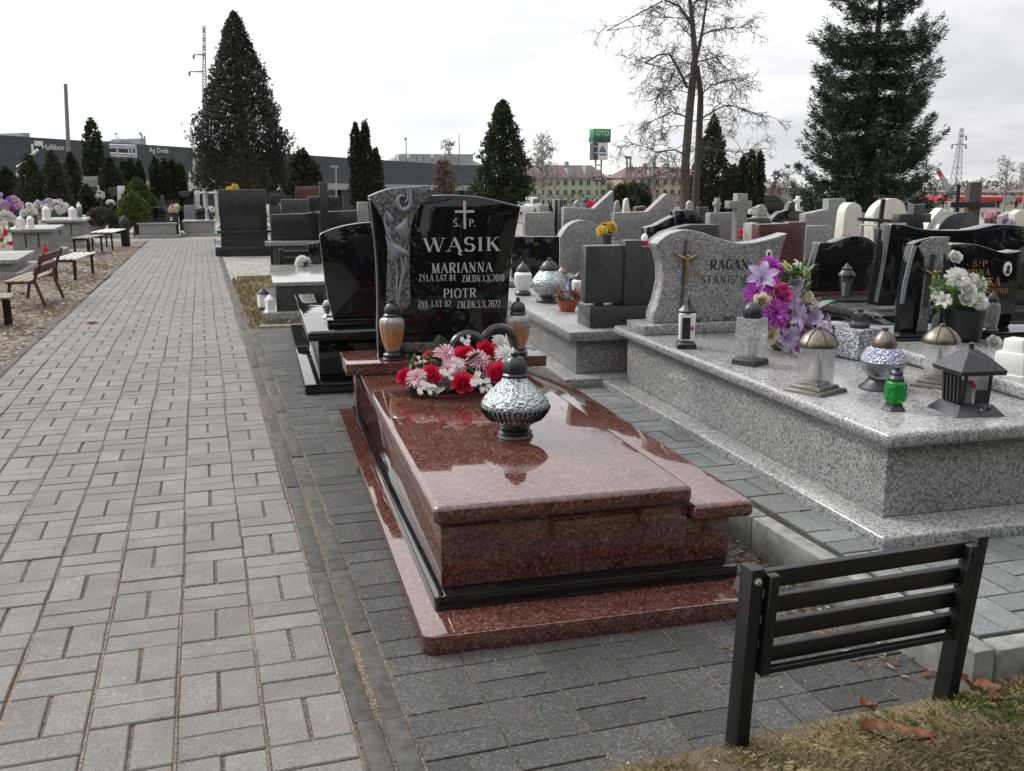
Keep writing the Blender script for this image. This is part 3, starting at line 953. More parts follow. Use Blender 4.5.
def flower(kind, mat, parent, pos, face, s, roll=None, name=None):
    """flower of a shared mesh, opened towards 'face'"""
    key = (kind, mat)
    if key not in SHAPE:
        mb = {'rose': rose_mb, 'mum': mum_mb, 'lily': lily_mb, 'sprig': sprig_mb, 'leaf': leaf_mb,
              'pom': lambda: mum_mb(((8, .3, 1.25), (14, .55, 1.1), (20, .8, .85), (24, .95, .5), (24, 1., .1), (20, .9, -.25)), .11)}[kind]()
        o = mb.build(kind, M[mat], None, smooth=True)
        SHAPE[key] = o.data
        COL.objects.unlink(o)
        bpy.data.objects.remove(o)
    nm = name or {'rose': 'rose', 'mum': 'chrysanthemum', 'lily': 'lily', 'sprig': 'blossom', 'leaf': 'leaf', 'pom': 'chrysanthemum'}[kind]
    o = bpy.data.objects.new(nm, SHAPE[key])
    COL.objects.link(o)
    o.parent = parent
    o.location = pos
    f = np.array(face, float)
    f /= np.linalg.norm(f)
    from mathutils import Vector, Matrix
    if kind == 'leaf':
        q = Vector(f).to_track_quat('X', 'Z')
        if roll: q = q @ Matrix.Rotation(roll, 3, 'X').to_quaternion()
    else:
        q = Vector(f).to_track_quat('Z', 'Y')
        q = q @ Matrix.Rotation(R(0, 6) if roll is None else roll, 3, 'Z').to_quaternion()
    o.rotation_euler = q.to_euler()
    o.scale = (s, s, s)
    return o

def sprigs(parent, pts, n, ln, name='greenery', mat='sprout', w=.12):
    """many narrow leaves spread round a handful of points"""
    V = []
    for _ in range(n):
        c = pts[random.randrange(len(pts))]
        d = np.array((random.gauss(0, 1), random.gauss(0, 1), random.gauss(.3, .8)))
        d /= np.linalg.norm(d)
        s_ = np.cross(d, (R(-1, 1), R(-1, 1), 1.1)); s_ /= np.linalg.norm(s_)
        l = ln * R(.5, 1.2)
        a = np.array(c)
        V += [a, a + d * l * .5 + s_ * l * w, a + d * l, a + d * l * .5 - s_ * l * w]
    return np_mesh(name, np.array(V), np.arange(len(V)).reshape(-1, 4), M[mat], parent)

# ------------------------------------------------------------------ lanterns: profiles measured in the picture, turned on the spot
def lan(name, label, cat, base, z, group=None, deg=0):
    """thing standing at a picture point on the level z; returns it with the metres one pixel covers there"""
    p = G(base[0], base[1], z)
    t = thing(name, label, cat, p, deg, group)
    return t, depth(p) / F * 1.015, base[1]
def prof(s, by, pts):
    return [(r * s, max(0.0006, (by - y) * s)) for r, y in pts]

# ================================================================== the red granite tomb
FRW = Frame(.53, 2.49, -3.0)
tw = fthing('red_tomb', 'polished red granite tomb with black headstone lettered WĄSIK beside the path', 'grave', FRW)
def rslab(name, x0, x1, y0, y1, z0, z1, mat, parent, bev=.012, seg=3):
    return MB().box(x0, x1, y0, y1, z0, z1).build(name, M[mat], parent, bevel=bev, seg=seg)
def rplate(name, x0, x1, y0, y1, z0, z1, mat, parent, r=.03, bev=.006, right=True):
    """slab with rounded corners in plan on the near side"""
    pts = [(x0, y1)] + [(x0 + r - r * cos(t), y0 + r - r * sin(t)) for t in [pi / 2 * k / 5 for k in range(6)]]
    if right: pts += [(x1 - r + r * sin(t), y0 + r - r * cos(t)) for t in [pi / 2 * k / 5 for k in range(6)]]
    else: pts += [(x1, y0)]
    pts += [(x1, y1)]
    return MB().plate(pts, z0, z1).build(name, M[mat], parent, bevel=bev, seg=2, angle=50)
rplate('plinth', 0, 1.08, 0, 2.95, -.02, .057, 'red', tw, .035, .005)
rplate('black_band', .062, 1.075, .16, 2.8, .0575, .103, 'black', tw, .02, .006)
MB().plate([(.094, .228), (.915, .228), (.915, 2.62), (.094, 2.62)], .1035, .314).build('chamber', M['red'], tw, bevel=.004)
MB().plate([(.9152, .2285), (1.066, .2285), (1.066, 2.62), (.9152, 2.62)], .1035, .254).build('chamber', M['red'], tw, bevel=.004)
rslab('lid', .068, .915, .192, 2.62, .3145, .377, 'red', tw, .022, 4)
rslab('side_shelf', .9165, 1.135, .187, 2.62, .2545, .312, 'red', tw, .020, 4)
rslab('rear_ledge', -.002, 1.052, 2.29, 2.68, .3775, .437, 'red', tw, .006, 2)
MB().box(.08, 1.0, 2.70, 2.9, .058, .37).build('footing', M['red'], tw, bevel=.004)

SY = 2.44          # face of the headstone
def hp(pts, ly, fr=FRW): return [fr.hit(px, py, ly) for px, py in pts]
def smooth_pts(pts, n=5):
    """Catmull-Rom through picture points"""
    out = []
    P = [pts[0]] + list(pts) + [pts[-1]]
    for i in range(1, len(P) - 2):
        p0, p1, p2, p3 = P[i - 1], P[i], P[i + 1], P[i + 2]
        for k in range(n):
            t = k / n
            out.append(tuple(.5 * (2 * p1[d] + (p2[d] - p0[d]) * t + (2 * p0[d] - 5 * p1[d] + 4 * p2[d] - p3[d]) * t * t + (3 * p1[d] - p0[d] - 3 * p2[d] + p3[d]) * t ** 3) for d in (0, 1)))
    out.append(P[-2])
    return out
zb = .4375
top = smooth_pts([(431, 195.6), (449, 194.8), (476, 196.4), (497, 200.3), (521, 206.5)])
rgt = smooth_pts([(521, 206.5), (516, 232), (511.5, 259), (507.7, 313), (505.5, 338)])
lft = smooth_pts([(377.5, 330), (378, 304), (376.6, 263), (372.8, 222), (369.6, 199)])
out = hp(top + rgt[1:], SY)
x_r = out[-1][0]
out += [(x_r, zb)]
lf = hp(lft, SY)
out += [(lf[0][0], zb)] + lf + hp([(392, 199)], SY)
hs = MB().slab(out, SY, SY + .13).build('headstone', M['black'], tw, bevel=.006, seg=2, angle=40)
# grey carved panel on its left
gin = smooth_pts([(431.8, 195.8), (420.2, 206), (414.4, 215.3), (410.8, 230), (409.8, 248.5), (409.9, 275), (410.8, 302.4)])
gleft = smooth_pts([(388.5, 318), (389.5, 311), (386.6, 304), (387, 280), (387.4, 246), (383.5, 222), (376, 208), (369.3, 196.4)])
gtop = smooth_pts([(369.3, 196.2), (387, 189.4), (408.8, 187), (429.5, 185.6)])
gp = hp(gin + smooth_pts([(410.8, 302.4), (405, 310), (399.4, 315)])[1:] + gleft + gtop[1:], SY - .02)
pn = MB().slab(gp, SY - .022, SY + .075).build('grey_panel', M['speckdark'], hs, bevel=.004, seg=2, angle=40)
# speckled foot stone
MB().slab(hp([(400, 343), (446, 343), (446, 352), (400, 352)], SY - .03), SY - .03, SY - .001).build('foot_stone', M['speckdark'], tw, bevel=.004)
# carved lily and scroll: raised relief, sky reflection put into its blue grey
def c6(pts): return [(360 + x / 4.82, 180 + y / 4.82) for x, y in pts]
car = MB()
PY = SY - .024
def relief_tube(pts, r, k=6):
    P = hp(c6(smooth_pts(pts, 4)), PY)
    n = len(P)
    car.tube([(x, PY - .004, z) for x, z in P], [r * (.35 + .65 * sin(pi * (.12 + .8 * i / (n - 1)))) for i in range(n)], k)
relief_tube([(240, 40), (243, 85), (238, 122), (215, 143), (190, 132), (181, 100), (194, 76), (213, 80)], .013)
relief_tube([(228, 52), (230, 90), (214, 112)], .008)
def petal(pts, d=.012):
    P = hp(c6(smooth_pts(pts + [pts[0]], 3)[:-1]), PY)
    cx, cz = sum(p[0] for p in P) / len(P), sum(p[1] for p in P) / len(P)
    n = len(P)
    car.add([(x, PY + .001, z) for x, z in P] + [(cx + (x - cx) * .55, PY - d * .8, cz + (z - cz) * .55) for x, z in P] + [(cx, PY - d, cz)],
            [(i, (i + 1) % n, n + (i + 1) % n, n + i) for i in range(n)] + [(n + i, n + (i + 1) % n, 2 * n) for i in range(n)])
petal([(128, 148), (150, 165), (162, 192), (148, 214), (128, 196)])
petal([(228, 172), (232, 230), (222, 292), (186, 262), (166, 232), (196, 208)], .016)
petal([(120, 262), (150, 292), (222, 338), (232, 362), (196, 372), (165, 392), (142, 352)], .018)
petal([(118, 210), (140, 230), (160, 262), (140, 262)], .01)
relief_tube([(128, 150), (120, 200), (136, 260), (170, 330), (196, 372)], .007)
relief_tube([(196, 372), (206, 430), (196, 500), (188, 560), (184, 640)], .008)
relief_tube([(170, 388), (178, 450), (176, 540), (180, 640)], .006)
relief_tube([(215, 372), (218, 420), (208, 470)], .006)
car.build('carved_lily', M['bluegrey'], pn, smooth=True)
# writing
def carve(s, x0, x1, ytop, ybot, name='lettering', mat='letter', thick=.16, parent=hs, ly=SY, fr=FRW, c=c6, off=.0018):
    (a, zt), (b, zb_) = fr.hit(*c([(x0, ytop)])[0], ly), fr.hit(*c([(x1, ybot)])[0], ly)
    mb = MB()
    writing(mb, s, a, b, zb_, zt - zb_, ly - off, thick)
    return mb.build(name, M[mat], parent)
carve('Ś.', 450, 487, 190, 224)
carve('P.', 524, 560, 190, 224)
carve('WĄSIK', 306, 684, 280, 340, thick=.2)
carve('MARIANNA', 342, 642, 402, 442, thick=.17)
carve('ŻYŁA LAT 84', 282, 463, 458, 485, thick=.12)
carve('ZM.DN.1.X.2010', 491, 697, 459, 487, thick=.12)
carve('PIOTR', 400, 564, 526, 564, thick=.17)
carve('ŻYŁ LAT 82', 278, 440, 584, 610, thick=.12)
carve('ZM.DN.5.X.2022', 467, 678, 584, 612, thick=.12)
cx = MB()
(a, z1_), (b, z0_) = FRW.hit(*c6([(496.5, 101)])[0], SY), FRW.hit(*c6([(510, 236)])[0], SY)
cx.box(a, b, SY - .009, SY - .0005, z0_, z1_)
(a2, z3_), (b2, z2_) = FRW.hit(*c6([(457, 147)])[0], SY), FRW.hit(*c6([(550, 158)])[0], SY)
cx.box(a2, a - .0005, SY - .008, SY - .0005, z2_, z3_).box(b + .0005, b2, SY - .008, SY - .0005, z2_, z3_)
cx.build('cross', M['letter'], hs, bevel=.0015, seg=1)

# ---- two amber lanterns on its rear ledge
def amber_mat():
    m, nt, b = new_mat('amber_lantern_glass')
    tcn = nt.nodes.new('ShaderNodeTexCoord')
    sep = nt.nodes.new('ShaderNodeSeparateXYZ')
    nt.links.new(tcn.outputs['Object'], sep.inputs[0])
    wv = noise(nt, tcn.outputs['Object'], 26, 3)
    add = nt.nodes.new('ShaderNodeMath'); add.operation = 'MULTIPLY_ADD'
    nt.links.new(wv, add.inputs[0]); add.inputs[1].default_value = .16
    nt.links.new(sep.outputs[2], add.inputs[2])
    c = ramp(nt, add.outputs[0], [(.12, (.55, .42, .30)), (.16, (.60, .26, .09)), (.22, (.50, .20, .07)), (.27, (.30, .29, .27)), (.33, (.28, .29, .30))])
    nt.links.new(c, b.inputs['Base Color'])
    b.inputs['Roughness'].default_value = .16
    b.inputs['Transmission Weight'].default_value = .25
    b.inputs['Coat Weight'].default_value = .6
    return m
M['amber'] = amber_mat()
def amber(label, base):
    t, s, by = lan('amber_lantern', label, 'lantern', base, .4375, 'amber glass lanterns on the red tomb')
    MB().lathe([(.055, 0), (.056, .008), (.046, .014), (.05, .022), (.05, .03), (.04, .038), (.038, .05)], n=24).build('base', M['capdark'], t, smooth=True)
    MB().lathe([(.036, .05), (.042, .065), (.055, .11), (.063, .16), (.065, .19), (.06, .21), (.045, .222), (.034, .226)], n=44, lobes=11, amp=.035).build('glass', M['amber'], t, smooth=True)
    cap = MB().lathe([(.042, .226), (.044, .232), (.036, .24), (.04, .252), (.034, .275), (.022, .288), (.008, .296)], n=24, lobes=8, amp=.04).build('cap', M['capdark'], t, smooth=True)
    kn = MB().ball((0, 0, .304), .012, 10, 6).build('finial', M['capdark'], cap, smooth=True)
    return t
amber('amber glass lantern left of the WĄSIK headstone on the red ledge', (393, 359.5))
amber('amber glass lantern half hidden behind the big silver lantern, right on the red ledge', (518, 357))

# ---- big silver lantern on the red lid
def mosaic_mat():
    m, nt, b = new_mat('faceted_silver_glass')
    co = coords(nt)
    vo = nd(nt, 'ShaderNodeTexVoronoi', Scale=95)
    nt.links.new(co, vo.inputs['Vector'])
    sep = nt.nodes.new('ShaderNodeSeparateColor')
    nt.links.new(vo.outputs['Color'], sep.inputs[0])
    c = ramp(nt, sep.outputs[0], [(0, (.18, .21, .22)), (.5, (.44, .48, .48)), (.85, (.38, .48, .46)), (1, (.62, .60, .63))])
    nt.links.new(c, b.inputs['Base Color'])
    b.inputs['Metallic'].default_value = .75
    b.inputs['Roughness'].default_value = .18
    bump(nt, b, vo.outputs['Distance'], .55, .012)
    return m
M['mosaic'] = mosaic_mat()
t, s, by = lan('silver_lantern', 'big bulbous silver mosaic lantern with dark cap on the red lid', 'lantern', (515, 436), .3775)
p_ = lambda pts: prof(s, by, pts)
MB().lathe(p_([(17.5, 437.5), (18.2, 435.5), (16.5, 433), (17, 431), (14.5, 428.5), (13, 427.8)]), n=36).build('base', M['capdark'], t, smooth=True)
MB().lathe(p_([(13, 427.8), (15, 426.4), (13.2, 424.5)]), n=36).build('collar', M['bronze'], t, smooth=True)
bo = MB().lathe(p_([(13.2, 424.5), (20, 421.5), (27, 415.5), (31.8, 409), (33.6, 404.5), (32.8, 400.5), (29.5, 395.5), (24.5, 390), (18.5, 384.5), (13, 379.5), (11, 376)]), n=48).build('body', M['mosaic'], t, smooth=True)
rb = MB()
for k in range(40):
    a = 2 * pi * k / 40
    pts = [((r + .8) * s * cos(a), (r + .8) * s * sin(a), (by - y) * s) for r, y in ((25, 417.5), (28.5, 414), (31.8, 409), (33.5, 404.8))]
    rb.tube(pts, s * .9, 4)
rb.build('fretwork', M['capdark'], bo)
cap = MB().lathe(p_([(12, 376), (12.5, 374), (11, 372.5), (12, 369), (10.5, 362), (7.5, 357.5), (4.2, 356), (4.2, 352.5), (2.5, 351)]), n=28, lobes=8, amp=.05).build('cap', M['capdark'], t, smooth=True)

# ---- flower arrangement on the red lid
pc = at(458, 392, 4.32)
ar = thing('flower_arrangement', 'rose and chrysanthemum arrangement with dark heart hoop on the red lid', 'flowers', (pc[0], pc[1], .3775))
def af(px, py, Y, base=None):
    q = at(px, py, Y)
    return (q[0] - ar.location[0], q[1] - ar.location[1], q[2] - ar.location[2])
base_mb = MB()
base_mb.lathe([(.20, 0), (.22, .02), (.2, .05), (.1, .075)], n=20)
o = base_mb.build('foam_base', M['leafdark'], ar); o.scale = (1.15, .5, 1)
def heart_pts(sc_, n=60):
    out = []
    for i in range(n + 1):
        a = 2 * pi * i / n
        out.append((16 * sin(a) ** 3 * sc_, 0, (13 * cos(a) - 5 * cos(2 * a) - 2 * cos(3 * a) - cos(4 * a)) * sc_))
    return out
hb = MB()
# hoop shaped like two arches of a heart, right arch higher: tilted heart
q1, q2 = af(450, 360, 4.50), af(520, 366, 4.50)
tilt = radians(9)
hpz = []
for x, y, z in heart_pts(.0102):
    xx, zz = x * cos(tilt) - z * sin(tilt), x * sin(tilt) + z * cos(tilt)
    hpz.append((xx + af(484, 360, 4.5)[0], .16 + zz * .08, zz + .122))
hb.tube(hpz[:-1] + [hpz[0]], .021, 8)
hb.build('heart_hoop', M['darkgrey'], ar, smooth=True)
for px, py, Y, s_ in ((407, 373, 4.22, .046), (431.5, 372.5, 4.15, .058), (464, 379, 4.08, .057), (466, 353.5, 4.25, .062), (487, 346.5, 4.36, .055), (498, 369.5, 4.12, .06), (430.5, 352.5, 4.38, .036)):
    q = af(px, py, Y)
    flower('rose', 'p_red', ar, (q[0], q[1] + .02, q[2] - .03), (q[0] * 1.3 - .12, -.75, .7), s_)
for px, py, Y, s_ in ((446, 356, 4.3, .06), (478, 361, 4.2, .058), (417, 379, 4.14, .05), (457, 366, 4.2, .045), (448, 371, 4.16, .04)):
    q = af(px, py, Y)
    flower('mum', 'p_pink', ar, q, (q[0] * 1.2 - .05, -.7, .75), s_)
for px, py, Y, s_ in ((506, 357, 4.22, .062), (500, 343, 4.42, .045)):
    q = af(px, py, Y)
    flower('mum', 'p_white', ar, q, (q[0] - .05, -.7, .75), s_)
for px, py, Y, s_ in ((419, 388, 4.05, .045), (448, 376, 4.05, .04), (480, 382, 4.0, .05), (485, 388, 3.99, .04), (466, 341, 4.4, .035), (455, 364, 4.1, .035), (420, 362, 4.3, .03), (428, 390, 4.03, .035)):
    q = af(px, py, Y)
    flower('sprig', 'p_white', ar, q, (0, -.7, .7), s_)
for k in range(22):
    a = -pi + pi * k / 21 + R(-.1, .1)
    c0 = (.2 * cos(a) * 1.15, .13 * sin(a) - .02, .035)
    flower('leaf', 'leafdark', ar, c0, (cos(a), sin(a) * .8, R(-.16, .12)), R(.075, .10), R(-.4, .4))
for px, py, Y, s_, fx, fz in ((441, 357, 4.5, .11, -.2, 1), (443, 388, 4.0, .07, -.3, -.25), (440, 366, 4.2, .08, -.5, .3), (418, 364, 4.3, .08, -1, .4), (470, 366, 4.2, .08, .4, .5), (502, 382, 4.05, .08, 1, .1)):
    q = af(px, py, Y)
    flower('leaf', 'leaf', ar, q, (fx, -.4, fz), s_)
sprigs(ar, [(R(-.24, .26), R(-.08, .1), R(.05, .14)) for _ in range(30)], 420, .055)

# ================================================================== black folding bench, folded down
bl_, br_ = G(731, 752), G(945, 706)
bx, by_ = bl_[0], bl_[1]
ang = math.degrees(atan2(br_[1] - bl_[1], br_[0] - bl_[0]))
L = hypot(br_[0] - bl_[0], br_[1] - bl_[1])
FB = Frame(bx, by_, ang)
be = fthing('folded_bench', 'black steel slatted bench folded upright at the turf edge, nearest the camera', 'bench', FB)
TH = radians(-4)   # the near post leans a little to the right going up
hl = .468
def post(x, lean):
    mb = MB()
    a = .0175
    mb.hexa([(x - a, -.024, -.06), (x + a, -.024, -.06), (x + a, .026, -.06), (x - a, .026, -.06)],
            [(x - a + lean, -.024, hl), (x + a + lean, -.024, hl), (x + a + lean, .026, hl), (x - a + lean, .026, hl)])
    return mb.build('post', M['metal'], be, bevel=.003, seg=2)
LL, LR = .022, .058
post(.012, LL)
post(L - .012, LR)
def sh(x, z): return x + (LL + (LR - LL) * x / L) * z / hl
def sbox(x0, x1, y0, y1, z0, z1):
    return MB().hexa([(sh(x0, z0), y0, z0), (sh(x1, z0), y0, z0), (sh(x1, z0), y1, z0), (sh(x0, z0), y1, z0)], [(sh(x0, z1), y0, z1), (sh(x1, z1), y0, z1), (sh(x1, z1), y1, z1), (sh(x0, z1), y1, z1)])
# seat frame turned down between the posts
def fside(x):
    return sbox(x - .0125, x + .0125, -.036, -.012, .205, .452).build('seat_frame', M['metal'], be, bevel=.002, seg=1)
fside(.048); fside(L - .044)
sbox(.061, L - .057, -.034, -.016, .207, .222).build('cross_rail', M['metal'], be, bevel=.002, seg=1)
for k, (z0, z1) in enumerate(((.412, .455), (.347, .389), (.283, .325), (.224, .262))):
    sbox(.0345, L - .0305, -.0115, .012, z0, z1).build('slat', M['metal'], be, bevel=.004, seg=2)
for x in (.048, L - .044):
    for z in (.43, .368, .306, .246):
        b_ = MB().lathe([(.005, 0), (.005, .003), (.002, .005)], n=10).build('bolt', M['metal'], be, smooth=True)
        b_.location = (sh(x, z), -.0362, z); b_.rotation_euler = (pi / 2, 0, 0)
b_ = MB().lathe([(.0105, 0), (.0105, .003), (.0075, .004), (.0075, .009), (.003, .011)], n=6).build('zinc_bolt', M['steel'], be)
b_.location = (.010 + LL * .94, -.0242, hl - .028); b_.rotation_euler = (pi / 2, 0, 0)

# ================================================================== grey granite grave (RAGAN)
FRR = Frame(2.093, 2.50, -2.9)
tr = fthing('grey_tomb', 'speckled grey granite tomb with wavy headstone lettered RAGAN, crowded with lanterns', 'grave', FRR)
ZR = .502
rslab('plinth', 0, .94, 0, 2.75, ZP - .02, .176, 'grey', tr, .012, 3)
MB().box(.118, .90, .17, 2.62, .1765, .4485).build('chamber', M['grey'], tr, bevel=.006)
rslab('lid', .062, .955, .092, 2.72, .449, ZR, 'grey', tr, .02, 4)
RY = 2.36
rslab('headstone_base', FRR.hit(644, 322, RY - .06)[0], 1.0, RY - .06, RY + .2, ZR + .0005, ZR + .055, 'grey', tr, .006, 2)
def c8(pts): return [(650 + x / 4.82, 180 + y / 4.82) for x, y in pts]
ol = smooth_pts([(18, 648), (45, 570), (62, 480), (58, 400), (32, 312)]) + smooth_pts([(32, 306), (90, 262), (170, 241), (250, 252), (330, 280), (420, 303), (500, 300), (590, 280), (662, 257)]) + smooth_pts([(662, 257), (640, 330), (618, 420), (612, 520), (630, 650)])
P = hp(c8(ol), RY, FRR)
zb2 = ZR + .056
P = [(P[0][0], zb2)] + [q for q in P if q[1] > zb2 + .005] + [(P[-1][0], zb2)]
rs = MB().slab(P, RY, RY + .12).build('headstone', M['grey'], tr, bevel=.006, seg=2, angle=40)
kw = dict(parent=rs, ly=RY, fr=FRR, c=c8, mat='letterblack')
carve('RAGAN', 290, 478, 385, 428, thick=.2, **kw)
carve('STANISŁAW', 246, 520, 462, 492, thick=.15, **kw)
carve('ZM. 2. 5. 2012', 200, 410, 664, 690, thick=.14, **kw)
# oval portrait plaque
def oval(cx_, cz_, rx, rz, y0, y1, n=24):
    return MB().slab([(cx_ + rx * cos(2 * pi * k / n), cz_ + rz * sin(2 * pi * k / n)) for k in range(n)], y0, y1)
ox, oz = FRR.hit(*c8([(571, 362)])[0], RY)
pq = oval(ox, oz, .021, .034, RY - .008, RY - .0003).build('portrait_plaque', M['white'], rs, bevel=.002)
mb = oval(ox - .001, oz + .006, .008, .011, RY - .0095, RY - .0082)
mb.slab([(ox - .014, oz - .024), (ox + .012, oz - .024), (ox + .008, oz - .008), (ox - .008, oz - .006)], RY - .0095, RY - .0082)
mb.build('portrait', M['letterblack'], pq)
# crucifix
cr = MB()
def cp8(px, py): return FRR.hit(*c8([(px, py)])[0], RY - .012)
xa, za = cp8(174, 290); xb, zb3 = cp8(150, 640)
cr.tube([(xa, RY - .014, za), ((xa + xb) / 2, RY - .014, (za + zb3) / 2), (xb, RY - .014, zb3)], .008, 6)
x1_, zz1 = cp8(112, 352); x2_, zz2 = cp8(172, 378); x3_, zz3 = cp8(236, 360)
cr.tube([(x1_, RY - .015, zz1), (x2_, RY - .015, zz2), (x3_, RY - .015, zz3)], [.0065, .0085, .0065], 6)
crx = cr.build('crucifix', M['bronze'], rs, smooth=True)
fig = MB()
xf, zf = cp8(174, 385)
fig.tube([(xf, RY - .026, zf + .01), (xf + .001, RY - .03, zf - .03), (xf + .003, RY - .028, zf - .06), (xf - .001, RY - .03, zf - .085), (xf, RY - .026, zf - .115)], [.007, .011, .008, .009, .005], 8)
fig.ball((xf + .002, RY - .032, zf + .022), .010, 10, 6)
fig.tube([(xf, RY - .026, zf + .006), (xf - .03, RY - .024, zf + .018), (xf - .058, RY - .021, zf + .03)], [.006, .005, .003], 6)
fig.tube([(xf, RY - .026, zf + .006), (xf + .03, RY - .024, zf + .016), (xf + .056, RY - .021, zf + .024)], [.006, .005, .003], 6)
fig.build('corpus', M['gold'], crx, smooth=True)

# ---- lanterns on the grey lid
GRPR = 'grave lanterns on the grey RAGAN tomb'
def sq(mb, s, by, rows, cx_=0):
    for (r0, y0), (r1, y1) in zip(rows[:-1], rows[1:]):
        if abs(y0 - y1) > .01: mb.frustum(0, 0, r0 * s, (by - y0) * s, r1 * s, (by - y1) * s)
    return mb
Z2 = ZR + .0008
t, s, by = lan('square_lantern', 'small square white lantern with black picture and pointed cap at the crucifix foot', 'lantern', (686, 347.5), Z2, GRPR, -22)
sq(MB(), s, by, [(9.3, 347.5), (9, 343.5), (6.5, 340)]).build('base', M['capdark'], t, bevel=.001, seg=1)
b_ = sq(MB(), s, by, [(7, 340), (7.6, 313)]).build('body', M['white'], t, bevel=.002, seg=1)
MB().box(-5.2 * s, 2.6 * s, -7.9 * s, -7.45 * s, (by - 338) * s, (by - 317) * s).build('picture', M['letterblack'], b_)
MB().ball((4.2 * s, -7.9 * s, (by - 327) * s), 2.1 * s, 8, 6).build('flower_motif', M['p_mag'], b_)
cap = MB().lathe(prof(s, by, [(8.2, 313), (8.4, 311), (5.5, 307.5), (3, 303), (2.8, 301), (1.2, 298.5)]), n=12, lobes=4, amp=.08).build('cap', M['capdark'], t, smooth=True)

t, s, by = lan('glass_lantern', 'tall textured clear glass lantern with black domed cap left of the purple bouquet', 'lantern', (750, 364), Z2, GRPR, 25)
sq(MB(), s, by, [(13, 364.5), (12.5, 359), (10.5, 357)]).build('base', M['capdark'], t, bevel=.001, seg=1)
sq(MB(), s, by, [(10.5, 357), (11.5, 335), (11, 318)]).build('glass', M['glasst'], t, bevel=.002, seg=1)
MB().hexa([(-6 * s, -1.5 * s, 7.5 * s), (6 * s, -1.5 * s, 7.5 * s), (6 * s, 1.5 * s, 7.5 * s), (-6 * s, 1.5 * s, 7.5 * s)], [(-4 * s, -1.5 * s, 30 * s), (4 * s, -1.5 * s, 30 * s), (4 * s, 1.5 * s, 30 * s), (-4 * s, 1.5 * s, 30 * s)]).build('candle', M['candle'], t, bevel=.002)
MB().lathe(prof(s, by, [(9, 318), (9.5, 316), (9.2, 311), (7.5, 306.5), (4, 303.8), (.4, 302.8)]), n=32, lobes=14, amp=.04).build('cap', M['capdark'], t, smooth=True)

def dome_lantern(label, base, deg, k=1., fire=True):
    t, s, by = lan('dome_lantern', label, 'lantern', base, Z2, GRPR, deg)
    s *= k
    mb = MB()
    mb.frustum(0, 0, 22 * s, 0, 21 * s, 3.6 * s).frustum(0, 0, 16.5 * s, 3.7 * s, 15.5 * s, 7 * s).frustum(0, 0, 10 * s, 7.1 * s, 9 * s, 10.5 * s)
    mb.build('base', M['bronzedark'], t, bevel=.001, seg=1)
    for sx_ in (-1, 1):
        MB().box(sx_ * 13 * s - .4 * s, sx_ * 13 * s + .4 * s, -11 * s, 11 * s, 7.2 * s, 46 * s).build('glass_panel', M['glass'], t, bevel=.0008, seg=1)
        MB().box(-11 * s, 11 * s, sx_ * 12 * s - .4 * s, sx_ * 12 * s + .4 * s, 7.2 * s, 46 * s).build('glass_panel', M['glass'], t, bevel=.0008, seg=1)
    MB().lathe([(5.5 * s, 10.5 * s), (6.8 * s, 15 * s), (5 * s, 24 * s), (2.2 * s, 33 * s), (.5 * s, 38 * s)], n=20, lobes=5, amp=.06).build('flame_candle', M['candle'], t, smooth=True)
    cap = MB().lathe([(18.5 * s, 44.5 * s), (19 * s, 46.5 * s), (17.8 * s, 50 * s), (14 * s, 55.5 * s), (8 * s, 60 * s), (3 * s, 61.5 * s), (2.6 * s, 64 * s), (.5 * s, 64.5 * s)], n=24).build('cap', M['bronze'], t, smooth=True)
    rb = MB()
    for q in range(6):
        a = 2 * pi * q / 6
        rb.tube([(r * s * cos(a), r * s * sin(a), z * s) for r, z in ((19.2, 46.5), (18.1, 50), (14.3, 55.8), (8.2, 60.3), (2, 61.9))], .5 * s, 4)
    rb.build('rib', M['capdark'], cap)
    return t
dome_lantern('open glass lantern with brass dome cap in front of the purple bouquet', (815, 391), 20)
dome_lantern('open glass lantern with brass dome cap behind the black house-shaped lantern', (937, 385), 35, .95)

def sparkle():
    m, nt, b = new_mat('crackled_mirror_glass')
    co = coords(nt)
    vo = nd(nt, 'ShaderNodeTexVoronoi', Scale=150)
    nt.links.new(co, vo.inputs['Vector'])
    sep = nt.nodes.new('ShaderNodeSeparateColor')
    nt.links.new(vo.outputs['Color'], sep.inputs[0])
    nt.links.new(ramp(nt, sep.outputs[0], [(0, (.10, .11, .13)), (.5, (.36, .39, .42)), (1, (.80, .82, .84))]), b.inputs['Base Color'])
    b.inputs['Metallic'].default_value = .6
    b.inputs['Roughness'].default_value = .22
    bump(nt, b, vo.outputs['Distance'], .8, .01)
    return m
M['sparkle'] = sparkle()
t, s, by = lan('cube_lantern', 'square sparkling silver lantern beside the purple bouquet', 'lantern', (857, 357), Z2, GRPR, 8)
sq(MB(), s, by, [(18, 360), (17.5, 356.5)]).build('base', M['capdark'], t, bevel=.001, seg=1)
sq(MB(), s, by, [(16, 356.5), (16.5, 327.5)]).build('body', M['sparkle'], t, bevel=.003, seg=1)
MB().lathe(prof(s, by, [(9, 327), (9.5, 324), (6.5, 321), (7.5, 317.5), (6, 313.5), (3, 312), (3, 309.5), (.5, 309)]), n=24, lobes=6, amp=.08).build('cap', M['capdark'], t, smooth=True)

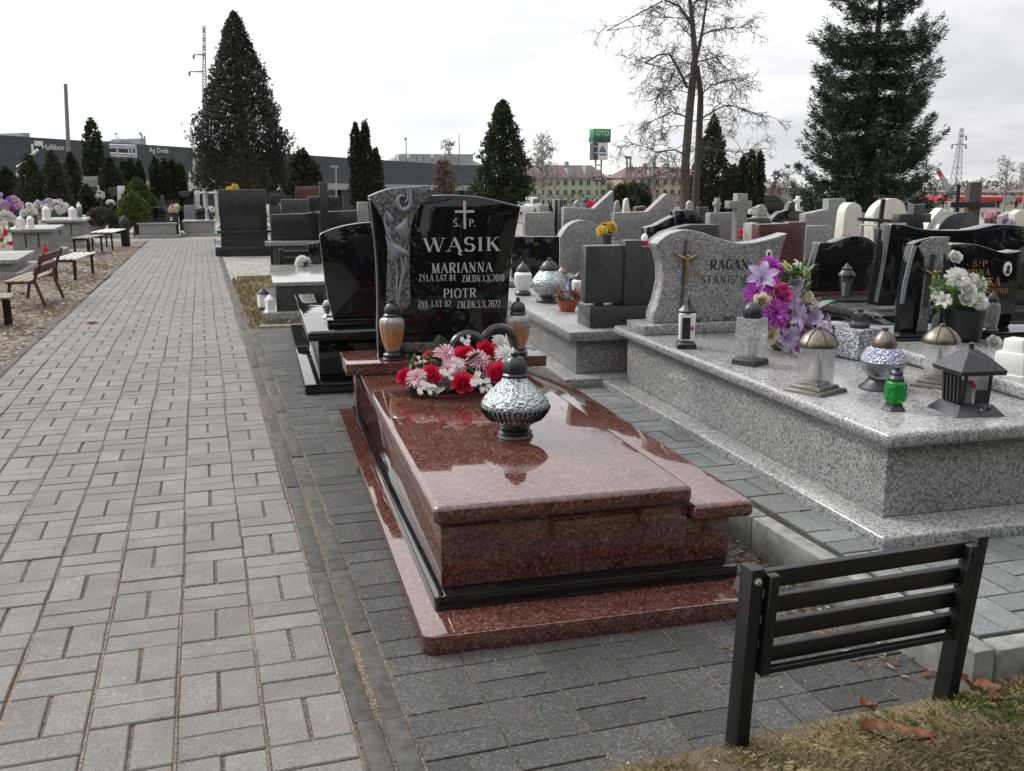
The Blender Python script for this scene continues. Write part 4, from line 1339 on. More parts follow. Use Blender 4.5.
def rainbow():
    m, nt, b = new_mat('pearly_bead_glass')
    co = coords(nt)
    vo = nd(nt, 'ShaderNodeTexVoronoi', Scale=130)
    nt.links.new(co, vo.inputs['Vector'])
    sep = nt.nodes.new('ShaderNodeSeparateColor')
    nt.links.new(vo.outputs['Color'], sep.inputs[0])
    nt.links.new(ramp(nt, sep.outputs[0], [(0, (.30, .22, .46)), (.3, (.18, .30, .52)), (.55, (.68, .68, .72)), (.8, (.55, .40, .52)), (1, (.25, .42, .50))]), b.inputs['Base Color'])
    b.inputs['Metallic'].default_value = .5
    b.inputs['Roughness'].default_value = .2
    bump(nt, b, vo.outputs['Distance'], .8, .01)
    return m
M['rainbow'] = rainbow()
t, s, by = lan('globe_lantern', 'round pearly glass lantern with brass cap behind the little green lantern', 'lantern', (881, 388), Z2, GRPR)
MB().lathe(prof(s, by, [(21.5, 390), (21.5, 387), (16, 382.5), (13, 379), (13, 377)]), n=32).build('base', M['capdark'], t, smooth=True)
MB().lathe(prof(s, by, [(13, 377), (17.5, 372.5), (20.5, 367), (21.5, 362), (21.3, 360.5)]), n=32).build('bowl', M['glassg'], t, smooth=True)
MB().lathe(prof(s, by, [(21.3, 360.4), (19.5, 354), (15.5, 348.5), (11.5, 347)]), n=32).build('beaded_shoulder', M['rainbow'], t, smooth=True)
MB().lathe(prof(s, by, [(11.3, 346.8), (11.6, 343), (9, 337), (4.5, 332), (2.6, 331), (3.2, 328), (1, 327)]), n=24).build('cap', M['bronze'], t, smooth=True)

t, s, by = lan('green_lantern', 'little bright green glass lantern at the near edge of the grey lid', 'lantern', (894, 409.5), Z2, GRPR)
MB().lathe(prof(s, by, [(10.8, 411.5), (10, 408), (7.5, 404.5), (7.5, 402.5)]), n=30, lobes=5, amp=.09).build('base', M['capdark'], t, smooth=True)
MB().lathe(prof(s, by, [(7.6, 402.4), (10, 399), (10.4, 394), (9.4, 391), (10.2, 388), (9.6, 382.5), (7.4, 380.5)]), n=48, lobes=8, amp=.05).build('glass', M['green_glass'], t, smooth=True)
MB().lathe(prof(s, by, [(7.2, 380.4), (7.6, 378), (5.6, 375), (6.2, 372.5), (4.6, 370), (3, 369.5), (3.2, 367), (.6, 366)]), n=20, lobes=5, amp=.08).build('cap', M['capdark'], t, smooth=True)

t, s, by = lan('house_lantern', 'black house-shaped lantern with sloping roof and slatted sides, nearest on the grey lid', 'lantern', (965, 411), Z2, GRPR, -9)
sq(MB(), s, by, [(26, 413), (25.5, 411), (17, 401)]).build('base', M['capdark'], t, bevel=.001, seg=1)
gl_ = MB().frustum(0, 0, 13 * s, 10.2 * s, 15 * s, 40 * s).build('glass', M['glassg'], t)
wl_ = MB()
for k in range(5):
    y = (-12 + 6 * k) * s
    wl_.hexa([(-17.5 * s, y - 1.6 * s, 10.5 * s), (-14 * s, y - 1.6 * s, 10.5 * s), (-14 * s, y + 1.6 * s, 10.5 * s), (-17.5 * s, y + 1.6 * s, 10.5 * s)],
             [(-19.5 * s, y - 1.6 * s, 40 * s), (-16.5 * s, y - 1.6 * s, 40 * s), (-16.5 * s, y + 1.6 * s, 40 * s), (-19.5 * s, y + 1.6 * s, 40 * s)])
wl_.build('slatted_side', M['capdark'], t, bevel=.001, seg=1)
for x in (-13, 13):
    MB().hexa([(x * s - 1.2 * s, -15.2 * s, 10.3 * s), (x * s + 1.2 * s, -15.2 * s, 10.3 * s), (x * s + 1.2 * s, -13.2 * s, 10.3 * s), (x * s - 1.2 * s, -13.2 * s, 10.3 * s)], [(x * s - 1.2 * s, -17.2 * s, 40 * s), (x * s + 1.2 * s, -17.2 * s, 40 * s), (x * s + 1.2 * s, -15.2 * s, 40 * s), (x * s - 1.2 * s, -15.2 * s, 40 * s)]).build('corner_post', M['capdark'], t)
MB().hexa([(-1 * s, -15 * s, 10.6 * s), (11.5 * s, -15 * s, 10.6 * s), (11.5 * s, -14 * s, 10.6 * s), (-1 * s, -14 * s, 10.6 * s)], [(-1 * s, -16 * s, 24 * s), (11.5 * s, -16 * s, 24 * s), (11.5 * s, -15 * s, 24 * s), (-1 * s, -15 * s, 24 * s)]).build('front_plate', M['letterblack'], t)
cn = MB().lathe([(6 * s, 10.5 * s), (6.2 * s, 30 * s), (5 * s, 32 * s)], n=20).build('candle', M['candle'], t, smooth=True)
cn.location = (-4 * s, -3 * s, 0)
fm = MB().ball((-1 * s, -9.5 * s, 30 * s), 2.6 * s, 8, 6).ball((2 * s, -9.7 * s, 27.5 * s), 2.2 * s, 8, 6).build('flower_motif', M['p_red'], cn)
sprigs(t, [((2 + 2.4 * k) * s, -19 * s + R(-1, 1) * s, (6 + R(0, 2)) * s) for k in range(6)], 40, .02, 'ornament', 'sparkle')
sq(MB(), s, by, [(23.5, 371), (24, 367), (16, 359), (9, 352.5), (4.5, 349)]).build('roof', M['capdark'], t)
MB().lathe([(3 * s, 62 * s), (2.2 * s, 65 * s), (3.2 * s, 67.5 * s), (.6 * s, 69 * s)], n=10).build('finial', M['capdark'], t, smooth=True)

# ---- purple bouquet in a brown pot
pc = G(782, 349, Z2)
bq = thing('bouquet', 'tall purple, lilac and pink artificial bouquet in a brown pot on the grey lid', 'flowers', pc)
def bf(px, py, dy):
    q = at(px, py, pc[1] + dy)
    return (q[0] - pc[0], q[1] - pc[1], q[2] - pc[2])
s = depth(pc) / F
MB().lathe([(9 * s, 0), (12 * s, 3 * s), (13.5 * s, 11 * s), (13 * s, 12 * s)], n=24).build('pot', plain('brown_plastic_pot', (.10, .055, .03), .5), bq, smooth=True)
def fl8(kind, mat, x, y, dy, s_, fx=0, fz=.5, c=(660, 260)):
    q = bf(c[0] + x / 4.82, c[1] + y / 4.82, dy)
    return flower(kind, mat, bq, q, (fx, -1, fz), s_)
for kind, mat, x, y, dy, s_, fx, fz in (
    ('pom', 'p_mag', 535, 40, .06, .062, 0, .9), ('pom', 'p_mag', 465, 165, -.02, .066, -.4, .6), ('pom', 'p_mag', 543, 262, -.10, .078, -.1, .25), ('mum', 'p_mag', 540, 115, -.02, .05, 0, .5),
    ('pom', 'p_mag', 720, 455, -.13, .055, .1, .1), ('mum', 'p_mag', 665, 400, -.1, .05, .2, .2),
    ('rose', 'p_rosy', 580, 165, -.07, .058, .1, .5), ('rose', 'p_cream', 525, 355, -.12, .055, -.1, .2), ('rose', 'p_cream', 490, 205, -.08, .05, -.4, .3),
    ('lily', 'p_lil', 490, 90, .0, .085, -.5, .6), ('lily', 'p_lil', 625, 120, .02, .085, .5, .6), ('lily', 'p_lil', 635, 265, -.08, .09, .5, .3), ('lily', 'p_lil', 600, 375, -.12, .07, .1, .1),
    ('lily', 'p_lil', 610, 375, -.11, .075, .3, -.1), ('lily', 'p_lil', 725, 285, -.04, .09, .7, .4), ('lily', 'p_lil', 690, 310, -.06, .08, .6, .1), ('lily', 'p_lil', 790, 325, .0, .07, 1, .3),
    ('lily', 'p_lil', 610, 190, -.06, .07, .3, .4), ('lily', 'p_lime', 600, 50, .04, .05, .5, .8), ('rose', 'p_lime', 680, 70, .08, .045, .7, .8), ('lily', 'p_lime', 715, 215, .02, .065, .8, .5),
    ('rose', 'p_cream', 690, 195, .0, .05, .6, .5), ('lily', 'p_white', 660, 45, .07, .05, .5, .9), ('mum', 'p_mag', 690, 350, -.1, .05, .3, .2)):
    fl8(kind, mat, x, y, dy, s_, fx, fz)
for x, y, dy, s_, fx, fz, m_ in ((410, 210, .05, .15, -.5, .75, 'leafpale'), (740, 260, .05, .13, 1, .3, 'leafpale'), (540, 390, -.1, .10, .1, -.3, 'leafpale'), (760, 440, -.02, .13, 1, .0, 'leafpale'), (700, 120, .08, .12, .6, .8, 'leaf'), (500, 300, 0, .1, -.8, .1, 'leaf'), (640, 320, -.05, .1, .2, -.1, 'leaf')):
    q = bf(660 + x / 4.82, 260 + y / 4.82, dy)
    flower('leaf', m_, bq, q, (fx, -.3, fz), s_)
sprigs(bq, [(R(-.12, .14), R(-.06, .06), R(.06, .40)) for _ in range(40)], 480, .06)
st = MB()
for k in range(14): st.tube([(R(-.02, .02), R(-.02, .02), .03), (R(-.06, .06), R(-.03, .03), .16), (R(-.13, .14), R(-.06, .04), R(.2, .38))], .004, 5)
st.build('stem', M['leaf'], bq)

# ================================================================== black grave (IRENA) right of it
FRI = Frame(2.99, 2.62, -7)
ti = fthing('black_headstone_grave', 'grave with black IRENA headstone, grey pillar with crucifix and grey lid, right photo edge', 'grave', FRI)
ZI = .562
MB().box(.02, 1.5, .06, 1.30, ZP - .01, .50).build('chamber', M['grey'], ti, bevel=.006)
rslab('lid', -.02, 1.55, .0, 1.30, .5005, ZI, 'grey', ti, .02, 4)
def c9(pts): return [(900 + x / 6.427, 220 + y / 6.427) for x, y in pts]
IY = 1.46
MB().box(.0, 1.55, 1.305, 1.95, ZP - .01, .55).build('chamber', M['black'], ti, bevel=.006)
rslab('black_ledge', -.03, 1.58, 1.302, 1.98, .5505, .590, 'black', ti, .006, 2)
P = hp(c9([(285, 740), (330, 158)]) + c9(smooth_pts([(335, 157), (420, 152), (500, 160), (580, 184), (660, 208), (730, 208), (784, 198)])) + c9(smooth_pts([(784, 198), (772, 330), (758, 450), (745, 560), (716, 640), (680, 735)])), IY, FRI)
zb4 = .5905
P = [(x, max(z, zb4)) for x, z in P]
his = MB().slab(P, IY, IY + .12).build('headstone', M['black'], ti, bevel=.006, seg=2, angle=40)
# arch shaped grey pillar in front of its left half
ip = [(100, 735), (150, 400), (160, 330), (150, 230), (118, 165), (75, 165), (60, 200)]
P = hp(c9(smooth_pts([(0, 720), (8, 560), (35, 380), (60, 240), (85, 160)]) + smooth_pts([(85, 156), (150, 128), (230, 112), (328, 110)]) + smooth_pts([(328, 110), (290, 200), (262, 280), (240, 380), (215, 470), (190, 600), (175, 735)])), IY - .06, FRI)
P = [(x, max(z, zb4)) for x, z in P]
pil = MB().slab(P, IY - .06, IY - .002).build('pillar', M['black'], ti, bevel=.005, seg=2, angle=40)
P = hp(c9(smooth_pts([(105, 735), (128, 600), (145, 460), (158, 330), (152, 240), (118, 172)]) + smooth_pts([(150, 138), (230, 116), (322, 114)]) + smooth_pts([(322, 114), (286, 205), (250, 310), (226, 420), (196, 560), (172, 735)])), IY - .066, FRI)
P = [(x, max(z, zb4 + .002)) for x, z in P]
gpn = MB().slab(P, IY - .068, IY - .0605).build('grey_inlay', M['greyback'], pil, bevel=.002, seg=1, angle=40)
P = hp(c9([(0, 540), (20, 400), (60, 240), (82, 160), (112, 168), (84, 250), (50, 400), (26, 540)]), IY - .066, FRI)
MB().slab(P, IY - .068, IY - .0605).build('edge_strip', M['bluegrey'], pil, bevel=.002, seg=1)
def ci(px, py): return FRI.hit(*c9([(px, py)])[0], IY - .075)
cr = MB()
xa, za = ci(215, 220); xb, zb5 = ci(158, 560)
cr.tube([(xa, IY - .077, za), (xb, IY - .077, zb5)], .013, 4)
x1_, z1b = ci(130, 322); x3_, z3b = ci(250, 318); x2_, z2b = ci(197, 330)
cr.tube([(x1_, IY - .079, z1b), (x2_, IY - .079, z2b), (x3_, IY - .079, z3b)], .009, 4)
crx = cr.build('crucifix', M['metal'], pil)
fig = MB()
xf, zf = ci(200, 350)
fig.tube([(xf, IY - .095, zf), (xf, IY - .1, zf - .03), (xf - .004, IY - .097, zf - .07), (xf - .008, IY - .095, zf - .11)], [.007, .010, .009, .005], 8)
fig.ball((xf + .003, IY - .1, zf + .014), .010, 10, 6)
fig.tube([(xf, IY - .095, zf), (xf - .024, IY - .092, zf + .014), (xf - .045, IY - .09, zf + .022)], [.006, .005, .003], 6)
fig.tube([(xf, IY - .095, zf), (xf + .022, IY - .092, zf + .012), (xf + .04, IY - .09, zf + .02)], [.006, .005, .003], 6)
fig.build('corpus', M['gold'], crx, smooth=True)
kw = dict(parent=his, ly=IY, fr=FRI, c=c9, mat='lettergold')
carve('- Ś+P -', 424, 604, 262, 298, thick=.2, **kw)
carve('IRENA', 436, 576, 316, 354, thick=.2, **kw)
carve('ICKA', 508, 646, 372, 424, thick=.2, **kw)
carve('KENOWO', 545, 694, 440, 468, thick=.16, **kw)
ox, oz = FRI.hit(*c9([(688, 314)])[0], IY)
pq = oval(ox, oz, .024, .037, IY - .008, IY - .0003).build('portrait_plaque', M['white'], his, bevel=.002)
mb = oval(ox + .001, oz + .006, .010, .014, IY - .0095, IY - .0082)
mb.slab([(ox - .017, oz - .024), (ox + .013, oz - .024), (ox + .008, oz - .008), (ox - .009, oz - .006)], IY - .0095, IY - .0082)
mb.build('portrait', M['darkgrey'], pq)

# pot of white flowers on the black ledge
pc = FRI.to_local((0, 0, 0))
pt = FRI.hit(963, 331, IY - .20)
pw = FRI.world(pt[0], IY - .20, ZI)
fp = thing('flower_pot', 'black bucket of white flowers and small green leaves before the IRENA headstone', 'flowers', pw)
s = depth(pw) / F
MB().lathe([(12 * s, .001), (17 * s, 4 * s), (20 * s, 32 * s), (19 * s, 33 * s)], n=28).build('bucket', M['metal'], fp, smooth=True)
def wf_(x, y, dy):
    q = at(*c9([(x, y)])[0], pw[1] + dy)
    return (q[0] - pw[0], q[1] - pw[1], q[2] - pw[2])
for kind, x, y, dy, s_ in (('pom', 362, 385, -.05, .058), ('rose', 430, 450, -.11, .042), ('rose', 420, 512, -.12, .042), ('pom', 505, 525, -.1, .044), ('mum', 490, 412, -.04, .056), ('lily', 268, 520, -.1, .045), ('rose', 292, 524, -.1, .03), ('rose', 348, 243, .02, .036), ('rose', 240, 500, -.05, .035)):
    q = wf_(x, y, dy)
    flower(kind, 'p_white', fp, q, (q[0] * 2, -1, .6), s_)
sprigs(fp, [wf_(R(230, 530), R(380, 570), R(-.1, .05)) for _ in range(60)], 700, .05)
st = MB()
q = wf_(348, 255, .02); st.tube([(0, 0, .15), (q[0] * .7, q[1], q[2] * .7), q], .004, 5)
for k in range(8): st.tube([(R(-.04, .04), R(-.04, .04), .1), (R(-.1, .1), R(-.06, .03), R(.2, .28))], .004, 5)
st.build('stem', M['leaf'], fp)
pt = FRI.hit(989, 334, IY - .16); pw2 = FRI.world(pt[0], IY - .16, .5912)
t = thing('glass_lantern', 'tall narrow glass lantern with dark pointed cap beside the black flower bucket', 'lantern', pw2)
s = depth(pw2) / F
MB().lathe([(8 * s, 0), (8.5 * s, 3 * s), (7 * s, 5 * s)], n=20).build('base', M['capdark'], t, smooth=True)
MB().lathe([(6.5 * s, 5 * s), (8 * s, 20 * s), (7.5 * s, 29 * s), (5 * s, 31 * s)], n=24, lobes=8, amp=.04).build('glass', M['glasst'], t, smooth=True)
MB().lathe([(5.6 * s, 31 * s), (5.6 * s, 34 * s), (3.4 * s, 38 * s), (1 * s, 41 * s)], n=16).build('cap', M['capdark'], t, smooth=True)
q = G(993, 345, ZI)
t = thing('white_rose', 'single white artificial rose lying on the grey lid edge below the IRENA headstone', 'flower', (q[0], q[1], ZI))
flower('rose', 'p_white', t, (0, 0, .012), (-.3, -.8, .6), .036)
flower('leaf', 'leaf', t, (.02, .01, .004), (1, .2, .1), .05)
MB().tube([(.02, .02, .012), (.08, .04, .008)], .003, 5).build('stem', M['leaf'], t)
# white lanterns at the photo edge
q = G(1014, 374, ZI)
t = thing('white_lantern', 'square white lantern with round window on the grey lid, cut by the right photo edge', 'lantern', q, 20)
s = depth(q) / F
b_ = MB().frustum(0, 0, 15 * s, 2 * s, 14 * s, 23 * s).build('body', M['white'], t, bevel=.003)
MB().frustum(0, 0, 16.5 * s, 0, 16 * s, 2 * s).build('base', M['white'], t, bevel=.002)
MB().frustum(0, 0, 10 * s, 23 * s, 9 * s, 36 * s).build('cap', M['white'], t, bevel=.003)
mb = MB().slab([(6 * s * cos(2 * pi * k / 20), 10 * s + 8 * s * sin(2 * pi * k / 20)) for k in range(20)], -15.4 * s, -14.9 * s); mb.build('window', M['glassg'], b_)

# ================================================================== graves behind
def stone(label, px, Y, mat, deg=-3, th=.12, group=None, lid=None, name='grave', cat='grave', smooth=False, bev=.006, foot=None):
    """grave with an upright stone whose outline is measured in the picture; lid = (length, width, height, material), length < 0 towards the camera"""
    mx = sum(p[0] for p in px) / len(px)
    my = sum(p[1] for p in px) / len(px)
    p = at(mx, my, Y)
    fr = Frame(p[0], p[1], deg)
    gz = GP(Y)
    t = thing(name, label, cat, fr.loc(), deg, group)
    P = [fr.hit(a, b, 0) for a, b in (smooth_pts(px, 4) if smooth else px)]
    zl = min(q[1] for q in P)
    MB().slab(P, 0, th).build('headstone', M[mat], t, bevel=bev, seg=2, angle=40)
    xs = [q[0] for q in P]
    if lid:
        ln, w, zt, lm = lid
        y0, y1 = (-.10, ln) if ln > 0 else (ln, th + .10)
        c = (min(xs) + max(xs)) / 2
        zt = min(zt, zl - .002)
        rslab('lid', c - w / 2, c + w / 2, y0, y1, zt - .055, zt, lm, t, .012, 2)
        MB().box(c - w / 2 + .05, c + w / 2 - .05, y0 + .05, y1 - .05, gz + .08, zt - .0555).build('chamber', M[lm], t, bevel=.004)
        rslab('plinth', c - w / 2 - .07, c + w / 2 + .07, y0 - .08, y1 + .06, gz - .05, gz + .0795, lm, t, .008, 2)
        if zl > zt + .01:
            MB().box(min(xs) + .02, max(xs) - .02, -.02, th + .02, zt + .0005, zl + .002).build('stone_base', M[lm], t, bevel=.004)
    else:
        MB().box(min(xs) - .02, max(xs) + .02, -.04, th + .04, gz - .05, zl - .0005).build('stone_base', M[mat], t, bevel=.004)
    return t, fr

# ---- black grave beyond the red tomb, its back to us
FRN = Frame(.565, 6.13, -2.9)
tn = fthing('black_tomb', 'glossy black tomb seen from behind, left of the WĄSIK headstone by the path', 'grave', FRN)
rslab('plinth', 0, 1.2, 0, 2.75, -.03, .068, 'black', tn, .012, 2)
MB().box(.10, 1.1, .10, 2.55, .0685, .335).build('chamber', M['black'], tn, bevel=.005)
rslab('lid', .03, 1.17, .03, 2.2, .3355, .405, 'black', tn, .022, 3)
NY = .16
a = FRN.hit(328, 330, NY - .03)[0]
MB().box(a, 1.1, NY - .03, NY + .2, .4055, .46).build('stone_base', M['black'], tn, bevel=.005)
P = hp(smooth_pts([(333, 317), (326.5, 290), (319.5, 236)]) + smooth_pts([(319.5, 234), (332, 229), (345, 225.5), (360, 223), (374, 222)])[1:], NY, FRN)
P[0] = (P[0][0], .4605)
P += [(P[-1][0] + .3, P[-1][1] - .01), (P[-1][0] + .22, .4605)]
MB().slab(P, NY, NY + .11).build('headstone', M['black'], tn, bevel=.006, seg=2, angle=40)
p = FRN.world(.2, .62, .4058)
t = thing('vase', 'little chrome vase on the black tomb left of the WĄSIK headstone', 'vase', p)
MB().lathe([(.03, 0), (.035, .01), (.015, .03), (.03, .07), (.04, .09)], n=16).build('cup', M['steel'], t, smooth=True)
MB().ball((0, 0, .1), .028, 10, 6).build('ball_flower', M['p_white'], t)

# ---- low grey grave block and two white lanterns by the path
FL = Frame(.50, 9.75, -3)
t = fthing('low_grave', 'low grey granite grave block with pale plinth at the dry lawn edge', 'grave', FL)
rslab('plinth', .02, 1.2, 0, 2.3, -.03, .07, 'grey', t, .008, 2)
MB().box(.16, 1.15, .08, 2.2, .0705, .32).build('chamber', M['darkgrey'], t, bevel=.004)
rslab('lid', .13, 1.18, .06, 2.2, .3205, .365, 'grey', t, .01, 2)
def small_lantern(label, p, s, name='white_lantern', square=True, capm='capdark', body='white', group=None, h=1.0):
    t = thing(name, label, 'lantern', p, R(0, 60), group)
    if square:
        MB().frustum(0, 0, 4.6 * s, 0, 4.2 * s, 2 * s).build('base', M[capm], t)
        MB().frustum(0, 0, 3.6 * s, 2 * s, 4 * s, 11.5 * s * h).build('body', M[body], t, bevel=.08 * s, seg=1)
        MB().lathe([(4.6 * s, 11.5 * s * h), (4.4 * s, 12.4 * s * h), (2.4 * s, 14.4 * s * h), (.8 * s, 16.4 * s * h)], n=12).build('cap', M[capm], t, smooth=True)
    else:
        MB().lathe([(3.8 * s, 0), (4 * s, 1.2 * s), (2.8 * s, 2.4 * s)], n=16).build('base', M[capm], t, smooth=True)
        MB().lathe([(2.8 * s, 2.4 * s), (4.2 * s, 5 * s), (4.3 * s, 10 * s * h), (3 * s, 11.4 * s * h)], n=20).build('body', M[body], t, smooth=True)
        MB().lathe([(3.4 * s, 11.4 * s * h), (3.3 * s, 12.6 * s * h), (1.8 * s, 14.4 * s * h), (1 * s, 15 * s * h), (.3 * s, 16.5 * s * h)], n=16).build('cap', M[capm], t, smooth=True)
    return t
p = G(264, 309.5, .0705); small_lantern('white lantern with dark pointed cap on the low grave by the dry lawn', p, .0135)
p = G(270.5, 312, .0705); small_lantern('smaller square white lantern beside the dark-capped one on the low grave', p, .0105, capm='white')
# dark bench behind it
def simple_bench(label, x, y, deg, L, seat_h, mat_slat, mat_leg, nsl=4, dep=.34, group=None, name='slat_bench', back=False, cat='bench'):
    t = thing(name, label, cat, (x, y, GP(y)), deg, group)
    for k in range(nsl):
        y0 = -dep / 2 + dep * k / nsl
        MB().box(-L / 2, L / 2, y0 + .006, y0 + dep / nsl - (.012 if nsl < 4 else .045), seat_h - .025, seat_h).build('slat', M[mat_slat], t, bevel=.004, seg=1)
    for sx_ in (-1, 1):
        fr_ = MB().box(sx_ * (L / 2 - .12) - .018, sx_ * (L / 2 - .12) + .018, -dep / 2 + .02, dep / 2 - .02, seat_h - .06, seat_h - .0255).build('cross_bar', M[mat_leg], t)
        for sy_ in (-1, 1):
            MB().box(sx_ * (L / 2 - .12) - .018, sx_ * (L / 2 - .12) + .018, sy_ * (dep / 2 - .05) - .018, sy_ * (dep / 2 - .05) + .018, -.05, seat_h - .0605).build('leg', M[mat_leg], t)
    return t
p = G(310, 296, 0)
t = thing('dark_bench', 'small dark bench half hidden behind the black tomb left of the WĄSIK headstone', 'bench', (p[0], p[1] + .5, 0), -3)
for z in (.30, .40, .48): MB().box(-.25, .5, -.02, .012, z - .03, z + .03).build('slat', M['metal'], t, bevel=.003, seg=1)
for x in (-.28, .53): MB().box(x - .025, x + .025, -.04, .03, -.05, .53).build('post', M['metal'], t, bevel=.003, seg=1)

# ---- big black back-to-back stone at the path, and the cluster right of it
def Zat(py, x, y):
    f_ = x * sin(yaw) + y * cos(yaw)
    b = (CY - py) / F
    return H + f_ * (b * cp - sp) / (cp + b * sp)
FB2 = Frame(.36, 20.6, -2)
t = fthing('black_tomb', 'tall plain black slab on a black base under the big thuja, far right path edge', 'grave', FB2)
q0, q1 = FB2.hit(220, 240, 0)[0], FB2.hit(269, 240, 0)[0]
za, zb6, zc = FB2.hit(245, 189.5, 0)[1], FB2.hit(245, 230, 0)[1], FB2.hit(245, 233, 0)[1]
MB().box(q0 + .02, q1 - .02, 0, .16, zb6 + .001, za).build('headstone', M['slate'], t, bevel=.008)
MB().box(q0 - .05, q1 + .06, -.06, 2.2, zc, zb6).build('lid', M['slate'], t, bevel=.01)
MB().box(q0 + .02, q1 - .02, -.01, 2.1, .06, zc - .001).build('chamber', M['slate'], t)
MB().box(q0 - .1, q1 + .1, -.12, 2.3, -.2, .0595).build('plinth', M['slate'], t, bevel=.008)

tq, frq = stone('wide black stone slab on a grey granite base beside a black cross, left of centre', [(271, 214.5), (319, 213), (319, 241), (271, 241)], 15.3, 'slate', -3, .16)
x0, x1 = frq.hit(265, 244, -.25)[0], frq.hit(330, 244, -.25)[0]
zt, zb7 = frq.hit(285, 241.3, -.25)[1], frq.hit(285, 246, -.25)[1]
MB().box(x0, x1, -.28, -.05, zb7, zt).build('granite_ledge', M['grey'], tq, bevel=.006)
MB().box(x0 + .12, x1, -.24, -.052, .06, zb7 - .001).build('granite_block', M['darkgrey'], tq, bevel=.006)
MB().box(x0 + .05, x1, -.36, -.29, -.12, .10).build('plinth', M['grey'], tq)
p = at(323, 240, 14.9)
fx_ = Frame(p[0], p[1], -3)
tcx = thing('stone_cross', 'tall black stone cross beside the wide black slab left of centre', 'cross', fx_.loc(), -3)
def hx(px, py): return fx_.hit(px, py, 0)
(xa, zt), (xb, _) = hx(319, 182), hx(327.5, 182)
zb8 = hx(323, 246)[1]
cm = MB().box(xa, xb, 0, .12, -.12, zt)
(x2, za2), (x3, zb9) = hx(308.5, 196.5), hx(340, 211)
cm.box(x2, xa - .0005, .005, .115, zb9, za2).box(xb + .0005, x3, .005, .115, zb9, za2)
cm.build('shaft', M['slate'], tcx, bevel=.006)
stone('black granite stone just right of the black cross, left of the WĄSIK headstone', [(328.5, 211.5), (357, 210.5), (359, 240), (328.5, 240)], 15.6, 'slate', -3, .14)
stone('dark low stone behind the wide black slab, left of centre', [(281, 199.5), (309, 199), (309, 214), (281, 214)], 19.5, 'darkgrey', -3, .14)
stone('brick-red stone panel behind the black cross, left of centre', [(295.5, 187), (318.5, 186), (318.5, 198), (295.5, 199)], 25.5, 'brown', -3, .14)
stone('narrow black stone beside white lanterns, behind the low grave by the lawn', [(308, 243.5), (320, 242.5), (320, 269), (308, 269)], 11.9, 'black', -3, .12)
stone('speckled grey stone between the black slab and the WĄSIK panel', [(357.5, 202), (371, 202), (371, 226), (357.5, 226)], 17, 'greyback', -3, .14)
def ball_flowers(label, p, r, mat, n=7, name='flower_bunch', vase=None):
    t = thing(name, label, 'flowers', p)
    for k in range(n):
        a, u = R(0, 6.3), R(0, 1)
        d = (cos(a) * sqrt(1 - u * u * .6), sin(a) * sqrt(1 - u * u * .6), u)
        flower('pom', mat, t, tuple(r * .6 * c + (0, 0, r * .3)[i] for i, c in enumerate(d)), d, r * R(.42, .55))
    sprigs(t, [(R(-.5, .5) * r, R(-.5, .5) * r, R(.1, .5) * r) for _ in range(8)], 70, r * .55)
    if vase:
        MB().lathe([(.35 * r, -vase), (.5 * r, -vase * .5), (.4 * r, -.02), (.5 * r, .1 * r)], n=14).build('vase', M['darkgrey'], t, smooth=True)
    return t
ball_flowers('white flower ball on top of the wide black slab beside the cross', frq.world(frq.hit(314, 211, .08)[0], .08, frq.hit(314, 213.5, .08)[1]), .085, 'p_white', 5)
q = at(303, 262, 11.6); ball_flowers('white and pink flowers at the narrow black stone behind the low grave', (q[0], q[1], q[2] - .05), .10, 'p_white', 6, vase=.3)
q = FB2.world(FB2.hit(232, 187, .4)[0], .4, za); t = ball_flowers('orange flowers showing above the tall plain black slab', (q[0], q[1] + .3, za - .1), .17, 'p_yel', 7, vase=.4)

# ---- grey grave with the dark double stone seen from behind
FRM = Frame(2.06, 5.32, -5)
tm = fthing('double_stone_grave', 'grey granite grave with dark double stone seen from behind, between WĄSIK and RAGAN headstones', 'grave', FRM)
rslab('plinth', -.05, 1.35, -.09, 2.6, ZP - .02, .185, 'greyback', tm, .008, 2)
MB().box(.06, 1.25, .06, 2.45, .1855, .395).build('chamber', M['greyback'], tm, bevel=.005)
rslab('lid', 0, 1.3, 0, 2.5, .3955, .455, 'greyback', tm, .008, 2)
MY = .16
a0, a1 = FRM.hit(590, 315, MY - .05)[0], FRM.hit(668, 315, MY - .05)[0]
zb10 = FRM.hit(620, 306.5, MY - .05)[1]
MB().box(a0, a1, MY - .05, MY + .22, .4555, zb10).build('stone_base', M['darkgrey'], tm, bevel=.004)
def upright(x0, x1, yt, yb, dy, nm='headstone'):
    (xa, zt), (xb, zb_) = FRM.hit(x0, yt, MY + dy), FRM.hit(x1, yb, MY + dy)
    return MB().box(xa, xb, MY + dy, MY + dy + .10, max(zb_, zb10 + .0005), zt).build(nm, M['darkgrey'], tm, bevel=.004)
upright(586, 624.5, 246, 302.5, 0)
upright(625.5, 640.5, 240.5, 307, -.015)
upright(641.2, 652, 247, 307, 0)
upright(652.5, 662, 241, 307, .02)
fm_ = MB()
for px_ in (600, 618): 
    xa = FRM.hit(px_, 304, MY)[0]
    fm_.box(xa - .03, xa + .03, MY + .02, MY + .08, zb10 + .0005, FRM.hit(px_, 302, MY)[1])
fm_.build('feet', M['black'], tm)
ZM = .4558
def gm(px, py): return G(px, py, ZM)
small_lantern('slim white lantern on the grey grave just right of the WĄSIK headstone', gm(523, 295), .0165, square=False)
p = gm(549, 302); s = depth(p) / F
t = thing('globe_lantern', 'big round white lantern with dark pointed cap on the grey grave right of WĄSIK', 'lantern', p)
MB().lathe([(13 * s, 0), (13 * s, 2.5 * s), (9 * s, 6 * s)], n=28).build('base', M['capdark'], t, smooth=True)
